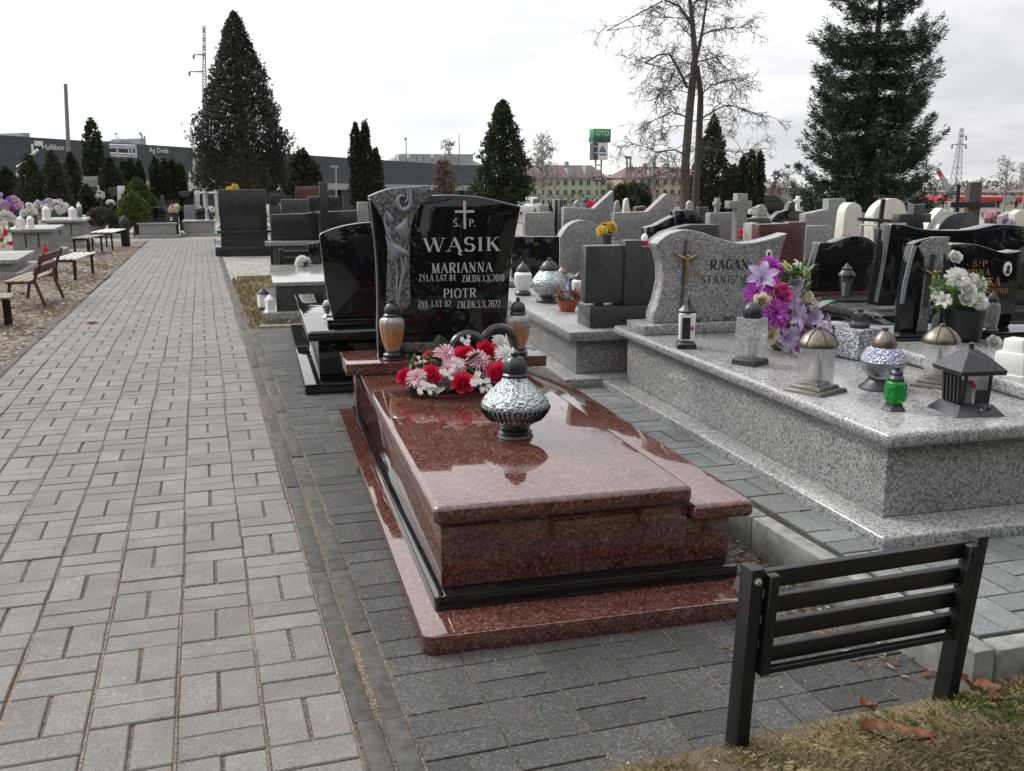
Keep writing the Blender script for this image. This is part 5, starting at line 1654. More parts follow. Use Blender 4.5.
MB().lathe([(9 * s, 6 * s), (15 * s, 11 * s), (17.5 * s, 18 * s), (16.5 * s, 23 * s), (12 * s, 29 * s), (9 * s, 32 * s)], n=32).build('body', M['mosaic'], t, smooth=True)
MB().lathe([(9.6 * s, 32 * s), (9.6 * s, 34 * s), (6 * s, 39 * s), (2.4 * s, 41.5 * s), (2.4 * s, 43.5 * s), (.4 * s, 44 * s)], n=24).build('cap', M['capdark'], t, smooth=True)
p = gm(567.5, 311); s = depth(p) / F
t = thing('heather_pot', 'terracotta pot of dry heather on the grey grave right of the WĄSIK stone', 'potted plant', p)
MB().lathe([(7 * s, 0), (10 * s, 8 * s), (10.5 * s, 11 * s), (9 * s, 10 * s)], n=24).build('pot', M['terracotta'], t, smooth=True)
M['heather'] = island('dry_heather', [(0, (.09, .035, .03)), (.4, (.22, .10, .08)), (.75, (.36, .26, .18)), (1, (.12, .12, .05))], .9)
sprigs(t, [(R(-13, 15) * s, R(-6, 6) * s, R(9, 20) * s) for _ in range(30)], 420, .05, 'heather', 'heather', .09)
stm = MB()
for k in range(16): stm.tube([(R(-4, 4) * s, R(-4, 4) * s, 9 * s), (R(-20, 20) * s, R(-8, 8) * s, R(20, 30) * s)], .0025, 4)
stm.build('twig', M['heather'], t)
p = gm(579, 299); small_lantern('white jar lantern right behind the dry heather pot', p, .0135, square=False)
p = gm(562, 292); small_lantern('straw-capped candle jar behind the round white lantern right of WĄSIK', p, .013, square=False, capm='bronze', body='glassg')
p = gm(571, 296); t = thing('candle', 'dark blue candle beside the dry heather pot', 'candle', p)
MB().lathe([(.022, 0), (.022, .11), (.018, .115)], n=14).build('wax', plain('blue_wax', (.03, .05, .10), .5), t, smooth=True)
MB().lathe([(.024, .1152), (.02, .14), (.004, .15)], n=12).build('lid', M['capdark'], t, smooth=True)
q = FRM.world(FRM.hit(645, 244, MY + .04)[0], MY + .05, FRM.hit(645, 246.5, MY + .04)[1] + .004)
t = thing('small_lantern', 'tiny lantern with red band standing on top of the dark double stone', 'lantern', q)
s = depth(q) / F
MB().lathe([(3.5 * s, 0), (3.6 * s, 5 * s)], n=14).build('red_band', M['p_red'], t, smooth=True)
MB().lathe([(3.2 * s, 5.1 * s), (3.4 * s, 9 * s), (2 * s, 11 * s), (.4 * s, 12.5 * s)], n=14).build('cap', M['candle'], t, smooth=True)
p = FRM.world(.35, -.075, .186)
dry_leaf('curled rust-brown leaf propped on the grey plinth below the dark double stone', (p[0] + .02, p[1], .215), .062, 20, .7, .55)
q = at(607, 232, 7.3)
ball_flowers('bunch of yellow flowers in a red vase above the dark double stone', (q[0], q[1], q[2] - .03), .085, 'p_yel', 7, vase=.4)

stone('plain black stone back with pale steps, right behind the WĄSIK headstone', [(512, 236.5), (559.5, 236.5), (559.5, 278), (512, 278)], 8.3, 'black', -3, .14, lid=(1.6, 1.0, .5, 'grey'))
stone('pale grey stone with round arched top behind the dark double stone', [(560, 276)] + smooth_pts([(560, 238), (567, 227), (578, 220.8), (590, 221), (600, 226.5), (606, 238)]) + [(607, 276)], 8.9, 'greyback', -3, .14, lid=(1.8, .95, .45, 'greyback'))
stone('square grey granite stone beyond the WĄSIK headstone right edge', [(525, 213), (554, 212), (554, 240), (525, 240)], 12.5, 'greyback', -3, .14, lid=(1.8, .9, .45, 'greyback'))
stone('narrow dark stone slab left of the slanted grey stone', [(555, 199.5), (558.2, 199.5), (557.5, 240), (554.6, 240)], 12.9, 'black', -3, .3)
stone('second narrow dark stone slab touching the slanted grey stone', [(559.5, 200), (563, 199.5), (562.6, 240), (559.6, 240)], 13.2, 'darkgrey', -3, .3)
stone('grey granite stone with slanted right shoulder below the green building', [(564, 240), (564, 207.5), (594, 208.5), (613.5, 190.5), (613.5, 240)], 12.6, 'greyback', -3, .15)
stone('long grey granite stone with slanted right shoulder below the clipped hedge', [(614.5, 240), (614.5, 213), (648, 211.5), (667, 193.5), (674, 200), (674, 240)], 12.2, 'greyback', -3, .15)
stone('small pale pillar stone below the clipped hedge', [(623.5, 213), (625, 200), (628, 198), (631, 213)], 15.5, 'marble', -3, .1)
stone('small grey pillar stone with rounded head left of the pale pillar', [(614.5, 212), (616, 202), (619, 200.5), (621.5, 212)], 16.2, 'greyback', -3, .1)
stone('terracotta coloured low stone below the clipped hedge', [(635, 213), (636, 207), (646, 206), (648, 213)], 15.2, 'brown', -3, .14)
stone('pale pillar stone in front of the bare tree trunk', [(687, 212), (688, 203), (690.5, 200.5), (693, 203), (694, 212)], 15.8, 'grey', -3, .1)
stone('black stone with wavy rising top behind the RAGAN headstone left edge', [(646, 262), (647, 227.5), (656, 225.5), (664, 221), (675, 215.5), (676, 262)], 8.0, 'black', -3, .13, lid=(1.8, .9, .45, 'darkgrey'))
stone('black stone block with sloping right side behind the RAGAN headstone', [(676, 240), (675.5, 210.5), (694, 209.5), (702, 217), (706, 226), (706, 240)], 9.4, 'black', -3, .15, lid=(1.8, .9, .45, 'darkgrey'))
stone('dark stone with pale curved edge directly behind the RAGAN headstone', [(652, 262), (654, 240), (664, 232.5), (680, 227), (692, 224.5), (719, 224.5), (721, 262)], 7.2, 'darkgrey', -3, .13, lid=(1.5, .95, .45, 'darkgrey'))
tg, frg = stone('weathered grey granite stone beside the big stone cross', [(710, 240), (710, 213), (735, 212.5), (736, 240)], 12.0, 'greyback', -3, .15, lid=(1.8, 1., .45, 'greyback'))
def stone_cross(label, Y, shaft, arms, mat, th=.14, deg=-3, name='stone_cross'):
    x0, x1, yt, yb = shaft
    p = at((x0 + x1) / 2, yb, Y)
    fr = Frame(p[0], p[1], deg)
    t = thing(name, label, 'cross', fr.loc(), deg)
    (xa, zt), (xb, zb_) = fr.hit(x0, yt, 0), fr.hit(x1, yb, 0)
    ax0, ax1, at_, ab = arms
    (xc, zc), (xd, zd) = fr.hit(ax0, at_, 0), fr.hit(ax1, ab, 0)
    zb_ = min(zb_, GP(Y)) if yb > 230 else zb_
    mb = MB().slab([(xa, zb_), (xb, zb_), (xb, zd), (xd, zd), (xd, zc), (xb, zc), (xb, zt), (xa, zt), (xa, zc), (xc, zc), (xc, zd), (xa, zd)], 0, th)
    mb.build('shaft', M[mat], t, bevel=.006)
    return t, fr, zb_
stone_cross('big weathered grey stone cross right of the grey stone, right of centre', 11.6, (738, 745.5, 193.5, 245), (729.5, 752, 201, 208.5), 'greyback')
t, fr_, z_ = stone_cross('small pale cross on top of the weathered grey stone', 12.06, (716.5, 719.8, 198, 212.8), (714.5, 721.5, 202.5, 205.5), 'grey', .07)
stone('low dark stone right of the big weathered cross', [(747, 232), (747, 219), (760, 217.5), (771, 218.5), (771, 232)], 13.5, 'darkgrey', -3, .15)
stone('black angular stone before the spruce, left of the red-brown stone', [(770, 222), (778, 213), (788, 210), (790, 203), (794, 201), (796, 211), (806, 212), (806, 224)], 14.0, 'black', -3, .15)
stone('pale grey side stone touching the red-brown stone', [(750.5, 262), (752, 223.5), (758.5, 222.8), (759, 262)], 9.2, 'grey', -3, .2)
stone('red-brown granite stone behind the purple bouquet', [(759.5, 275), (759.5, 224.5), (788, 223.5), (790, 222), (806.5, 222), (803, 268), (801, 275)], 8.9, 'brown', -3, .14, lid=(1.8, 1.0, .45, 'brown'))
q = at(746, 238, 10.6); ball_flowers('red and yellow flowers at the foot of the big weathered cross', (q[0], q[1], q[2]), .10, 'p_red', 6, vase=.5)
stone('tall grey granite slab with a low wing on its left, under the spruce', [(805.5, 245), (805.5, 214), (829, 209), (829, 199), (846, 198.5), (844, 245)], 12.8, 'greyback', -3, .18, lid=(1.8, 1.2, .45, 'greyback'))
stone('light grey square granite stone right of the red-brown stone', [(804, 262), (806.5, 226), (832, 225.5), (829.5, 262)], 9.6, 'grey', -3, .14, lid=(1.8, .9, .45, 'grey'))
stone('white marble pillar stone with rounded top, before the spruce', [(841, 245)] + smooth_pts([(845, 212), (848, 205.5), (853, 202.5), (859, 204.5), (862, 210), (860, 225)]) + [(857, 245)], 11.6, 'marble', -3, .2, bev=.01)
stone('broad white marble stone with round top and thin cross, before the spruce', [(871, 240)] + smooth_pts([(872, 216), (877, 207), (886, 200), (895, 198.5), (903, 202), (906, 210)]) + [(905.5, 240)], 13.0, 'marble', -3, .2, bev=.01)
def bar_cross(label, Y, top, bot, a0, a1, r, mat='metal', name='metal_cross'):
    p = at(bot[0], bot[1], Y)
    t = thing(name, label, 'cross', (p[0], p[1], 0))
    def L_(q): 
        w_ = at(q[0], q[1], Y); return (w_[0] - p[0], 0, w_[2])
    b = L_(bot)
    MB().bar((b[0], 0, -.1), b, r, 6).bar(b, L_(top), r, 6).build('shaft', M[mat], t)
    MB().bar(tuple(c + (0, -r * .3, 0)[i] for i, c in enumerate(L_(a0))), tuple(c + (0, -r * .3, 0)[i] for i, c in enumerate(L_(a1))), r * .8, 6).build('crossbar', M[mat], t)
    return t
bar_cross('leaning thin dark metal cross before the round white marble stone', 9.4, (883.5, 199), (877.5, 243), (858, 219), (898, 221.5), .028)
bar_cross('small pale cross leaning on the broad white marble stone', 12.6, (873.5, 213), (872.5, 240), (858, 224.5), (884, 225.5), .02, 'white')
stone_cross('dark stone cross behind the black headstones, right of the white marble', 8.8, (914.5, 922.5, 204.5, 234), (899.5, 931, 214, 222.5), 'darkgrey', .12)
stone('dark green low stone left of the big black stone, under the thin cross', [(882, 262), (882, 229), (894, 228), (893, 262)], 8.2, 'darkgrey', -3, .14)
stone('slanted sandy stone slab behind the big black stone, right side', [(926, 232), (929, 222), (942, 208), (946, 212), (940, 232)], 10.6, 'marble', -3, .15)
stone('dark speckled stone with arched top below the leaning wooden cross', [(934, 240)] + smooth_pts([(940, 225), (948, 217), (958, 213), (966, 212.5), (974, 213)]) + [(974, 240)], 8.4, 'darkgrey', -3, .14)
M['oldwood'] = plain('weathered_dark_wood', (.075, .06, .05), .85, var=.35, scale=25, bumps=.3)
def slanted_cross():
    Y = 9.4
    p = at(975, 235, Y)
    t = thing('wooden_cross', 'thick leaning weathered wooden cross behind the black headstones, far right', 'cross', (p[0], p[1], 0))
    def L_(x, y): w_ = at(x, y, Y); return (w_[0] - p[0], w_[2])
    lo = L_(973, 235); hi = L_(977, 182)
    wd = L_(984, 182)[0] - L_(972, 182)[0]
    mb = MB().hexa([(lo[0] - wd / 2, 0, -.05), (lo[0] + wd / 2, 0, -.05), (lo[0] + wd / 2, .08, -.05), (lo[0] - wd / 2, .08, -.05)], [(hi[0] - wd / 2, 0, hi[1]), (hi[0] + wd / 2, 0, hi[1]), (hi[0] + wd / 2, .08, hi[1]), (hi[0] - wd / 2, .08, hi[1])])
    mb.build('shaft', M['oldwood'], t, bevel=.008)
    a, b = L_(950, 205), L_(994, 205.5)
    MB().box(a[0], b[0], -.03, -.002, a[1] - .03, a[1] + .035).build('crossbar', M['metal'], t, bevel=.005)
    c, d = L_(960.5, 185), L_(958.5, 216)
    MB().bar((c[0], .03, c[1]), (d[0], .03, d[1]), .022, 6).build('side_post', M['metal'], t)
slanted_cross()
# black wavy stone with lantern in front
tk, frk = stone('black stone with low wavy top and red-brown base behind a lantern, right of the bouquet', smooth_pts([(811, 292), (813, 270), (820, 243)]) + smooth_pts([(820, 242.5), (834, 242), (848, 237), (858, 236), (868, 238), (876, 244), (880, 254), (879, 292)])[1:], 6.75, 'black', -3, .12, lid=(-2.0, .98, .42, 'darkgrey'))
x0, x1 = frk.hit(806, 294, -.05)[0], frk.hit(884, 294, -.05)[0]
za_, zb_ = frk.hit(840, 292, -.05)[1], frk.hit(840, 299, -.05)[1]
MB().box(x0, x1, -.06, -.002, zb_, za_).build('red_base', M['brown'], tk, bevel=.004)
p = at(845, 299, 6.45); s = depth(p) / F
t = thing('carriage_lantern', 'dark old-style glass lantern on a disc before the black wavy stone', 'lantern', (p[0], p[1], .424))
MB().lathe([(22 * s, 0), (22 * s, 1.5 * s), (8 * s, 2.4 * s), (5 * s, 4 * s)], n=28).build('base', M['capdark'], t, smooth=True)
MB().lathe([(5 * s, 4 * s), (7.4 * s, 24 * s)], n=6).build('glass', M['glassg'], t)
lf_ = MB()
for k in range(6):
    a = 2 * pi * k / 6
    lf_.bar((5.1 * s * cos(a), 5.1 * s * sin(a), 4 * s), (7.6 * s * cos(a), 7.6 * s * sin(a), 24 * s), .6 * s, 4)
lf_.build('frame', M['capdark'], t)
MB().lathe([(3 * s, 4 * s), (3 * s, 16 * s), (2 * s, 17 * s)], n=12).build('candle', M['candle'], t, smooth=True)
MB().lathe([(8.6 * s, 24 * s), (8 * s, 26 * s), (5 * s, 29.5 * s), (5.4 * s, 31 * s), (3 * s, 33 * s), (1 * s, 36 * s)], n=12).build('cap', M['capdark'], t, smooth=True)
# big black wavy stone behind the IRENA grave, back to us
outl = smooth_pts([(877, 306), (884, 270), (891.5, 224.5)]) + smooth_pts([(892.5, 223.8), (905, 225), (921, 229), (948.5, 230.3), (965, 230), (977.5, 228.8), (990, 226), (1001, 224.3), (1024, 226), (1060, 232)])[1:] + [(1060, 306)]
stone('large black stone with wavy top, its blank back rising behind the IRENA headstone', outl, 5.75, 'black', -4, .14, lid=(2.0, 1.25, .5, 'darkgrey'))
q = at(884, 262, 7.2); ball_flowers('pink flowers between the wavy black stone and the large black stone', (q[0], q[1], q[2] - .04), .075, 'p_pink', 6, vase=.4)
ball_flowers('pinkish flowers far right behind the arched dark stone', at(988, 221, 11), .12, 'p_pink', 8)

# ---- more stones of the far rows
stone('small grey stone with a peaked top between the slanted grey stones and the green block', [(575, 210), (575, 203), (578, 200), (581, 203), (581, 210)], 19, 'greyback', -3, .12)
stone_cross('small dark cross beyond the slanted grey stone, below the sign tower', 21, (586, 588, 197, 212), (583.5, 590.5, 200, 202), 'darkgrey', .10)
stone('pinkish low stone below the sign tower, right of the small dark cross', [(598, 212), (598.5, 203), (607, 202.5), (607, 212)], 20, 'brown', -3, .14)
stone('pale low stone with flat top behind the arched grey stone, right of the white car', [(540, 214), (540, 205), (550, 204.5), (550, 214)], 18, 'grey', -3, .14)
stone('grey stone with sloping top left of the tall dark conifer foot, behind black stones', [(662, 212), (662, 206), (672, 202), (673, 212)], 19, 'greyback', -3, .14)
stone('dark square stone between the pale pillar and the small pale cross', [(699, 215), (699, 207), (709, 207), (709, 215)], 16.5, 'darkgrey', -3, .14)
stone('light stone with rounded top between the big weathered cross and the black angular stone', [(757, 216), (757, 208), (760, 205), (764, 204.5), (767, 208), (767, 216)], 18, 'grey', -3, .12)
stone_cross('small white cross beside the black angular stone, before the spruce', 20, (797.5, 799.5, 196, 212), (795, 802, 199.5, 201.5), 'white', .08)
stone('grey low stone under the spruce, between the marble stones', [(862, 226), (862, 213), (871, 213), (871, 226)], 15.5, 'greyback', -3, .14)
stone('light grey stone behind the dark stone cross, right of the broad marble stone', [(906, 224), (906, 212), (918, 211), (919, 224)], 14.5, 'grey', -3, .14)
stone('brown stone right of the leaning wooden cross foot', [(990, 228), (991, 212), (1001, 211.5), (1001, 228)], 12.5, 'brown', -3, .14)
stone('grey stone with slanted top at the far right edge, beside the brown one', [(1003, 229), (1003, 216), (1013, 211), (1013, 229)], 12.2, 'greyback', -3, .14)
stone('pale marble stone cut by the right photo edge, above the large black stone', [(1015, 230), (1015, 214), (1020, 210), (1030, 210), (1030, 230)], 11.8, 'marble', -3, .14)
stone('dark low stone left of the slanted sandy slab, behind the large black stone', [(905, 232), (905, 225), (924, 224.5), (924, 232)], 9.9, 'darkgrey', -3, .14)
stone('black polished stone beyond the pale block, right of the tall plain slab', [(270, 205), (270, 194), (279, 194), (279, 205)], 24, 'slate', -3, .14)
ball_flowers('mixed red flowers on the far row right of the small dark cross', at(592, 209, 20.6), .15, 'p_red', 6)
ball_flowers('white flowers on the far row beside the light rounded stone', at(753, 214, 17.6), .12, 'p_white', 6)
ball_flowers('lilac flowers at the right edge above the large black stone', at(1008, 226, 11.6), .10, 'p_lil', 6)

# ================================================================== left side of the path
M['oldgranite'] = granite('light_grey_terrazzo', [(0, (.10, .10, .095)), (.4, (.22, .22, .21)), (1, (.40, .39, .37))], 90, .45, .2, dirt=.5)
M['redwood'] = plain('red_brown_painted_wood', (.085, .028, .022), .6, var=.35, scale=14, bumps=.2)
M['greywood'] = plain('weathered_bench_board', (.20, .165, .12), .8, var=.4, scale=18, bumps=.3)
M['whitewood'] = plain('white_painted_board', (.62, .61, .58), .6, var=.1)
def box_grave(label, px0, px1, ytop, ybot, Y, mat='oldgranite', ln=2.1, deg=2, name='low_grave', dx=0):
    """grave with its long side across the view: lid, chamber and plinth"""
    a, b = at(px0, ybot, Y), at(px1, ybot, Y)
    fr = Frame(a[0], Y, deg)
    w_ = b[0] - a[0]
    zt = at((px0 + px1) / 2, ytop, Y)[2]
    t = thing(name, label, 'grave', fr.loc(), deg)
    rslab('lid', -.06, w_ + .06, -.06, ln, zt - .07, zt, mat, t, .01, 2)
    MB().box(.05, w_ - .05, .02, ln - .05, -.15, zt - .0705).build('chamber', M[mat], t, bevel=.005)
    rslab('plinth', -.10, w_ + .1, -.12, ln + .1, -.3, GP(Y) + .0795, mat, t, .008, 2)
    for k in range(2):
        x = w_ * (.38 + .3 * k)
        MB().box(x - .012, x + .012, .012, .0195, .09, zt - .1).build('joint', M['moss'], t)
    return t, zt
t, z1g = box_grave('pale terrazzo grave behind the red bench, with white lanterns and red candle lantern', 10, 53, 229, 250, 21.2)
t, z2g = box_grave('second pale terrazzo grave farther along the left side', 46, 84, 220, 240, 25.5)
t, z3g = box_grave('pale grave slab cut by the left photo edge', -40, 15, 260, 275, 16.3)
t, z4g = box_grave('farthest small pale grave on the left, beside the dark bush', 84, 104, 216, 227, 31)
for i, (px, py, Y, s_, lab) in enumerate(((21, 228.5, 21.6, .03, 'white square lantern beside the white bouquet, far left graves'), (31, 228.5, 21.7, .03, 'white square lantern right of its twin on the front left grave'), (47, 220.5, 26, .04, 'broad white lantern on the second left grave'), (73, 219.5, 26, .038, 'white lantern at the right end of the second left grave'))):
    p = at(px, py, Y); small_lantern(lab, (p[0], p[1], (z1g if Y < 24 else z2g) + .001), s_ * .5, capm='white', group='white lanterns on the left graves')
p = at(80, 219, 26.2); small_lantern('tall lantern with green band on the second left grave', (p[0], p[1], z2g + .001), .017, 'green_lantern', False, 'white', 'leafpale', h=1.5)
p = at(45, 249.5, 20.8); t = thing('red_lantern', 'small bright red lantern on the plinth of the front left grave', 'lantern', (p[0], p[1], GP(20.8) + .075))
t.scale = (.6, .6, .8)
MB().lathe([(.09, 0), (.1, .03), (.085, .06), (.1, .14), (.07, .2)], n=16).build('glass', plain('red_lantern_glass', (.45, .012, .015), .2), t, smooth=True)
MB().lathe([(.06, .2002), (.05, .24), (.015, .3)], n=12).build('cap', plain('red_lantern_cap', (.25, .01, .012), .4), t, smooth=True)

def mass_flowers(label, px, py, Y, rx, rz, mats, n=26, r=.1, zbase=None):
    p = at(px, py, Y)
    t = thing('bouquet', label, 'flowers', (p[0], p[1], zbase if zbase else p[2] - rz))
    h0 = p[2] - t.location[2]
    for k in range(n):
        u, a = R(-1, 1), R(0, pi)
        q = (rx * u, -rx * .4 * sin(a) * sqrt(1 - u * u), h0 + rz * sqrt(max(0, 1 - u * u)) * R(-.7, 1))
        flower(random.choice(('pom', 'mum', 'lily')), random.choice(mats), t, q, (u, -1, .5), r * R(.8, 1.2))
    sprigs(t, [(R(-rx, rx) * .8, R(-.1, .1), R(.05, h0 + rz * .6)) for _ in range(20)], 200, r * 1.3)
    return t
mass_flowers('tall pink and purple bouquet mass at the left photo edge', -2, 204, 18.5, .36, .17, ('p_mag', 'p_lil', 'p_lil', 'p_pink'), 60, .05, .45)
mass_flowers('big white flower bouquet below the purple one, left photo edge', -1, 218, 18.2, .24, .11, ('p_white',), 30, .045, .45)
mass_flowers('dry reddish flowers hanging beside the front left grave', 5, 240, 17.6, .12, .18, ('p_pink', 'p_red'), 16, .035, .3)
mass_flowers('grey-lilac wreath heap on the second left grave', 51, 208, 26.6, .40, .22, ('p_lil', 'p_white'), 60, .06, z2g)
mass_flowers('white jar flowers beside the lilac wreath, left graves', 28, 211, 24.6, .14, .14, ('p_white',), 10, .08, z1g)
# benches
p = G(86, 247, 0)
simple_bench('grey board bench in front of the white-slatted benches, left of path', at(88, 240, 22.6)[0], 22.6, 82, 1.4, .36, 'greywood', 'metal', 3, .36)
simple_bench('farther white-slatted bench on thin black legs, left of the path', at(109, 240, 24.6)[0], 24.6, 84, 1.8, .41, 'whitewood', 'metal', 4, .52)
simple_bench('nearer white-slatted bench left of the path, behind the red bench', at(74, 258, 16.3)[0], 16.3, 84, 1.45, .32, 'whitewood', 'metal', 4, .36)
tb = thing('red_bench', 'dark red wooden bench with backrest turned from the path, left side', 'bench', (-1.80, 12.5, GP(12.5)), 86)
tb.scale = (.80, .72, .72)
for k in range(3): MB().box(-.75, .75, .05 + .13 * k, .165 + .13 * k, .39, .42).build('seat_board', M['greywood'], tb, bevel=.005, seg=1)
for k, (z0, z1) in enumerate(((.50, .63), (.68, .81))):
    MB().hexa([(-.75, -.03 - .08 * k, z0), (.75, -.03 - .08 * k, z0), (.75, .0 - .08 * k, z0), (-.75, .0 - .08 * k, z0)], [(-.75, -.07 - .08 * k, z1), (.75, -.07 - .08 * k, z1), (.75, -.04 - .08 * k, z1), (-.75, -.04 - .08 * k, z1)]).build('back_board', M['redwood'], tb, bevel=.005, seg=1)
for sx_ in (-.6, .6):
    MB().tube([(sx_, -.12, -.05), (sx_, .02, .40)], .026, 6).build('leg', M['redwood'], tb)
    MB().tube([(sx_, .46, -.05), (sx_, .38, .37)], .026, 6).build('leg', M['redwood'], tb)
    MB().tube([(sx_, .44, .375), (sx_, 0, .375)], .022, 6).build('seat_rail', M['redwood'], tb)
    MB().tube([(sx_, .025, .40), (sx_, -.15, .83)], .024, 6).build('back_post', M['redwood'], tb)
tl = thing('board_bench', 'weathered board bench on a black steel leg, cut by the left photo edge', 'bench', (-2.33, 10.4, GP(10.4)), 6)
tl.scale = (1, 1, .62)
for k in range(4): MB().box(-.9, .52, -.22 + .115 * k, -.12 + .115 * k, .42, .45).build('seat_board', M['greywood'], tl, bevel=.005, seg=1)
for x in (-.7, .46):
    MB().box(x - .03, x + .03, -.2, .22, .385, .4195).build('cross_bar', M['metal'], tl)
    MB().box(x - .035, x + .035, -.06, .01, -.05, .3845).build('leg', M['metal'], tl)
tw2 = thing('armrest_bench', 'grey board bench facing the graves, behind the weathered one at the left edge', 'bench', (-3.0, 12.0, 0), 84)
for k in range(4): MB().box(-.7, .7, -.22 + .115 * k, -.12 + .115 * k, .42, .45).build('seat_board', M['greywood'], tw2, bevel=.005, seg=1)
for x in (-.55, .55): MB().box(x - .03, x + .03, -.2, .22, -.05, .4195).build('trestle', M['metal'], tw2)
p = at(125, 233, 25.5)
t = thing('litter_bin', 'slim black litter bin standing behind the white-slatted bench by the path', 'bin', (p[0], p[1], 0))
MB().lathe([(.10, -.25), (.11, .30), (.12, .42), (.11, .44)], n=14).build('body', M['metal'], t, smooth=True)
MB().lathe([(.09, .441), (.07, .50), (.03, .55)], n=12).build('lid', M['metal'], t, smooth=True)
# end of the path
p = G(165, 232, 0)
t = thing('end_bench', 'black bench at the far end of the path, seen from behind', 'bench', (at(165, 232, 30.2)[0], 30.2, GP(30.2)), -2)
w2 = at(178, 232, 30.2)[0] - at(152, 232, 30.2)[0]
for z in (.24, .36, .44): MB().box(-w2 / 2 + .03, w2 / 2 - .03, -.02, .02, z - .03, z + .03).build('slat', M['metal'], t)
for sx_ in (-1, 1): MB().box(sx_ * w2 / 2 - .03, sx_ * w2 / 2 + .03, -.03, .03, -.05, .48).build('post', M['metal'], t)
stone('black stone topped by a small cross at the far path end', [(153, 221), (153, 207), (160.5, 207), (160.5, 195.5), (163.5, 195.5), (163.5, 207), (166, 208), (166, 221)], 31, 'black', -3, .16, lid=(-1.0, 1.1, .2, 'grey'))
stone('grey rectangular stone right of the far bench at the path end', [(184, 222), (184, 205.5), (195.5, 205), (195.5, 222)], 33, 'greyback', -3, .16)
stone('black slab stone behind the grey one at the far path end', [(179, 206), (179, 192), (194, 190.5), (194, 206)], 36, 'black', -3, .18)
stone('white stone panel beside the black slab at the far path end', [(195, 206), (195, 190.5), (199.5, 190.5), (199.5, 206)], 36.5, 'white', -3, .18)
stone('black stone on a pale grave at the right of the far path end', [(195.5, 219), (195.5, 209), (205, 207.5), (205, 219)], 32, 'black', -3, .15, lid=(-1.2, .95, .3, 'grey'))
ball_flowers('white flowers beside the black stone at the far path end', at(211, 213, 31.6), .16, 'p_white', 8, vase=.4)
ball_flowers('small orange flowers near the grey stone at the far path end', at(187, 224, 31.5), .12, 'p_pink', 7, vase=.3)
ball_flowers('pale pink flowers behind the far path bench', at(175, 212, 33), .2, 'p_cream', 9, vase=.6)
stone('pale headstone panel before the conifers, far left', [(83, 185), (83.5, 176.5), (97, 176.5), (97, 185)], 36, 'grey', -3, .2)
stone('black stone behind the dark bush, far left', [(108, 215), (108, 188), (117, 187), (117, 215)], 34, 'black', -3, .2)
stone('white side panel of the black stone, left of the clipped shrubs', [(117.5, 205), (117.5, 186), (124, 186), (124, 205)], 34.5, 'white', -3, .2)
stone('dark green-black stone left of the black one, behind the lilac wreath', [(90, 212), (90, 186), (97, 186), (97, 212)], 35, 'black', -3, .2)
ball_flowers('white flower spray on the dark stone, far left', at(100, 198, 33), .17, 'p_white', 7, vase=.8)
ball_flowers('white blossom spray beside the black stone, far left', at(111, 205, 32.5), .14, 'p_white', 6, vase=.7)

# ================================================================== trees
M['bark'] = plain('grey_brown_bark', (.085, .07, .06), .95, var=.45, scale=12, bumps=.6)
M['barkthin'] = plain('dark_twig_bark', (.075, .062, .055), .95, var=.3, scale=12)
M['birch'] = plain('pale_twig_bark', (.30, .27, .25), .9, var=.2, scale=5)
M['thuja'] = island('thuja_sprays', [(0, (.018, .026, .018)), (.35, (.036, .048, .030)), (.65, (.058, .068, .038)), (.86, (.075, .075, .045)), (1, (.12, .09, .06))], .8, .2, .12, nscale=.9)
M['thujabrown'] = island('bronzed_thuja_sprays', [(0, (.032, .038, .032)), (.4, (.062, .066, .052)), (.75, (.092, .088, .070)), (1, (.15, .11, .085))], .8, .2, .12, nscale=.7)
M['cypress'] = island('dense_green_sprays', [(0, (.02, .036, .02)), (.5, (.045, .066, .032)), (1, (.08, .10, .045))], .8, .2, .12, nscale=.8)
M['clipped'] = island('clipped_green_sprays', [(0, (.035, .055, .02)), (.5, (.07, .10, .032)), (1, (.12, .155, .05))], .8, .2, .15, nscale=2)
M['clippedlight'] = island('fresh_clipped_sprays', [(0, (.05, .08, .025)), (.5, (.10, .14, .045)), (1, (.16, .20, .07))], .8, .2, .15, nscale=2)
M['spruce'] = island('spruce_needles', [(0, (.012, .027, .018)), (.4, (.028, .054, .031)), (.8, (.050, .084, .044)), (1, (.09, .125, .06))], .7, .3, .1, nscale=.8)
M['reddish'] = island('reddish_twigs', [(0, (.10, .06, .05)), (1, (.20, .13, .11))], .9)
M['farwood'] = island('hazy_bare_wood', [(0, (.11, .10, .095)), (.5, (.17, .155, .15)), (1, (.24, .22, .20))], .95)

def sprays(C, O, size, aspect=.34, per=7, spread=.9, up=.35):
    """fans of small flat leaves round points C, opening along O"""
    n = len(C)
    Cc = np.repeat(C, per, 0)
    D = np.repeat(O, per, 0) + rng.normal(0, spread, (n * per, 3)) * .6
    D[:, 2] += up
    D /= np.linalg.norm(D, axis=1)[:, None] + 1e-9
    S = np.cross(D, rng.normal(0, 1, (n * per, 3)))
    S /= np.linalg.norm(S, axis=1)[:, None] + 1e-9
    L = size * rng.uniform(.55, 1.3, n * per)[:, None]
    st = Cc + rng.normal(0, size * .35, (n * per, 3))
    V = np.empty((n * per * 4, 3))
    V[0::4] = st
    V[1::4] = st + D * L * .55 + S * L * aspect
    V[2::4] = st + D * L
    V[3::4] = st + D * L * .55 - S * L * aspect
    return V

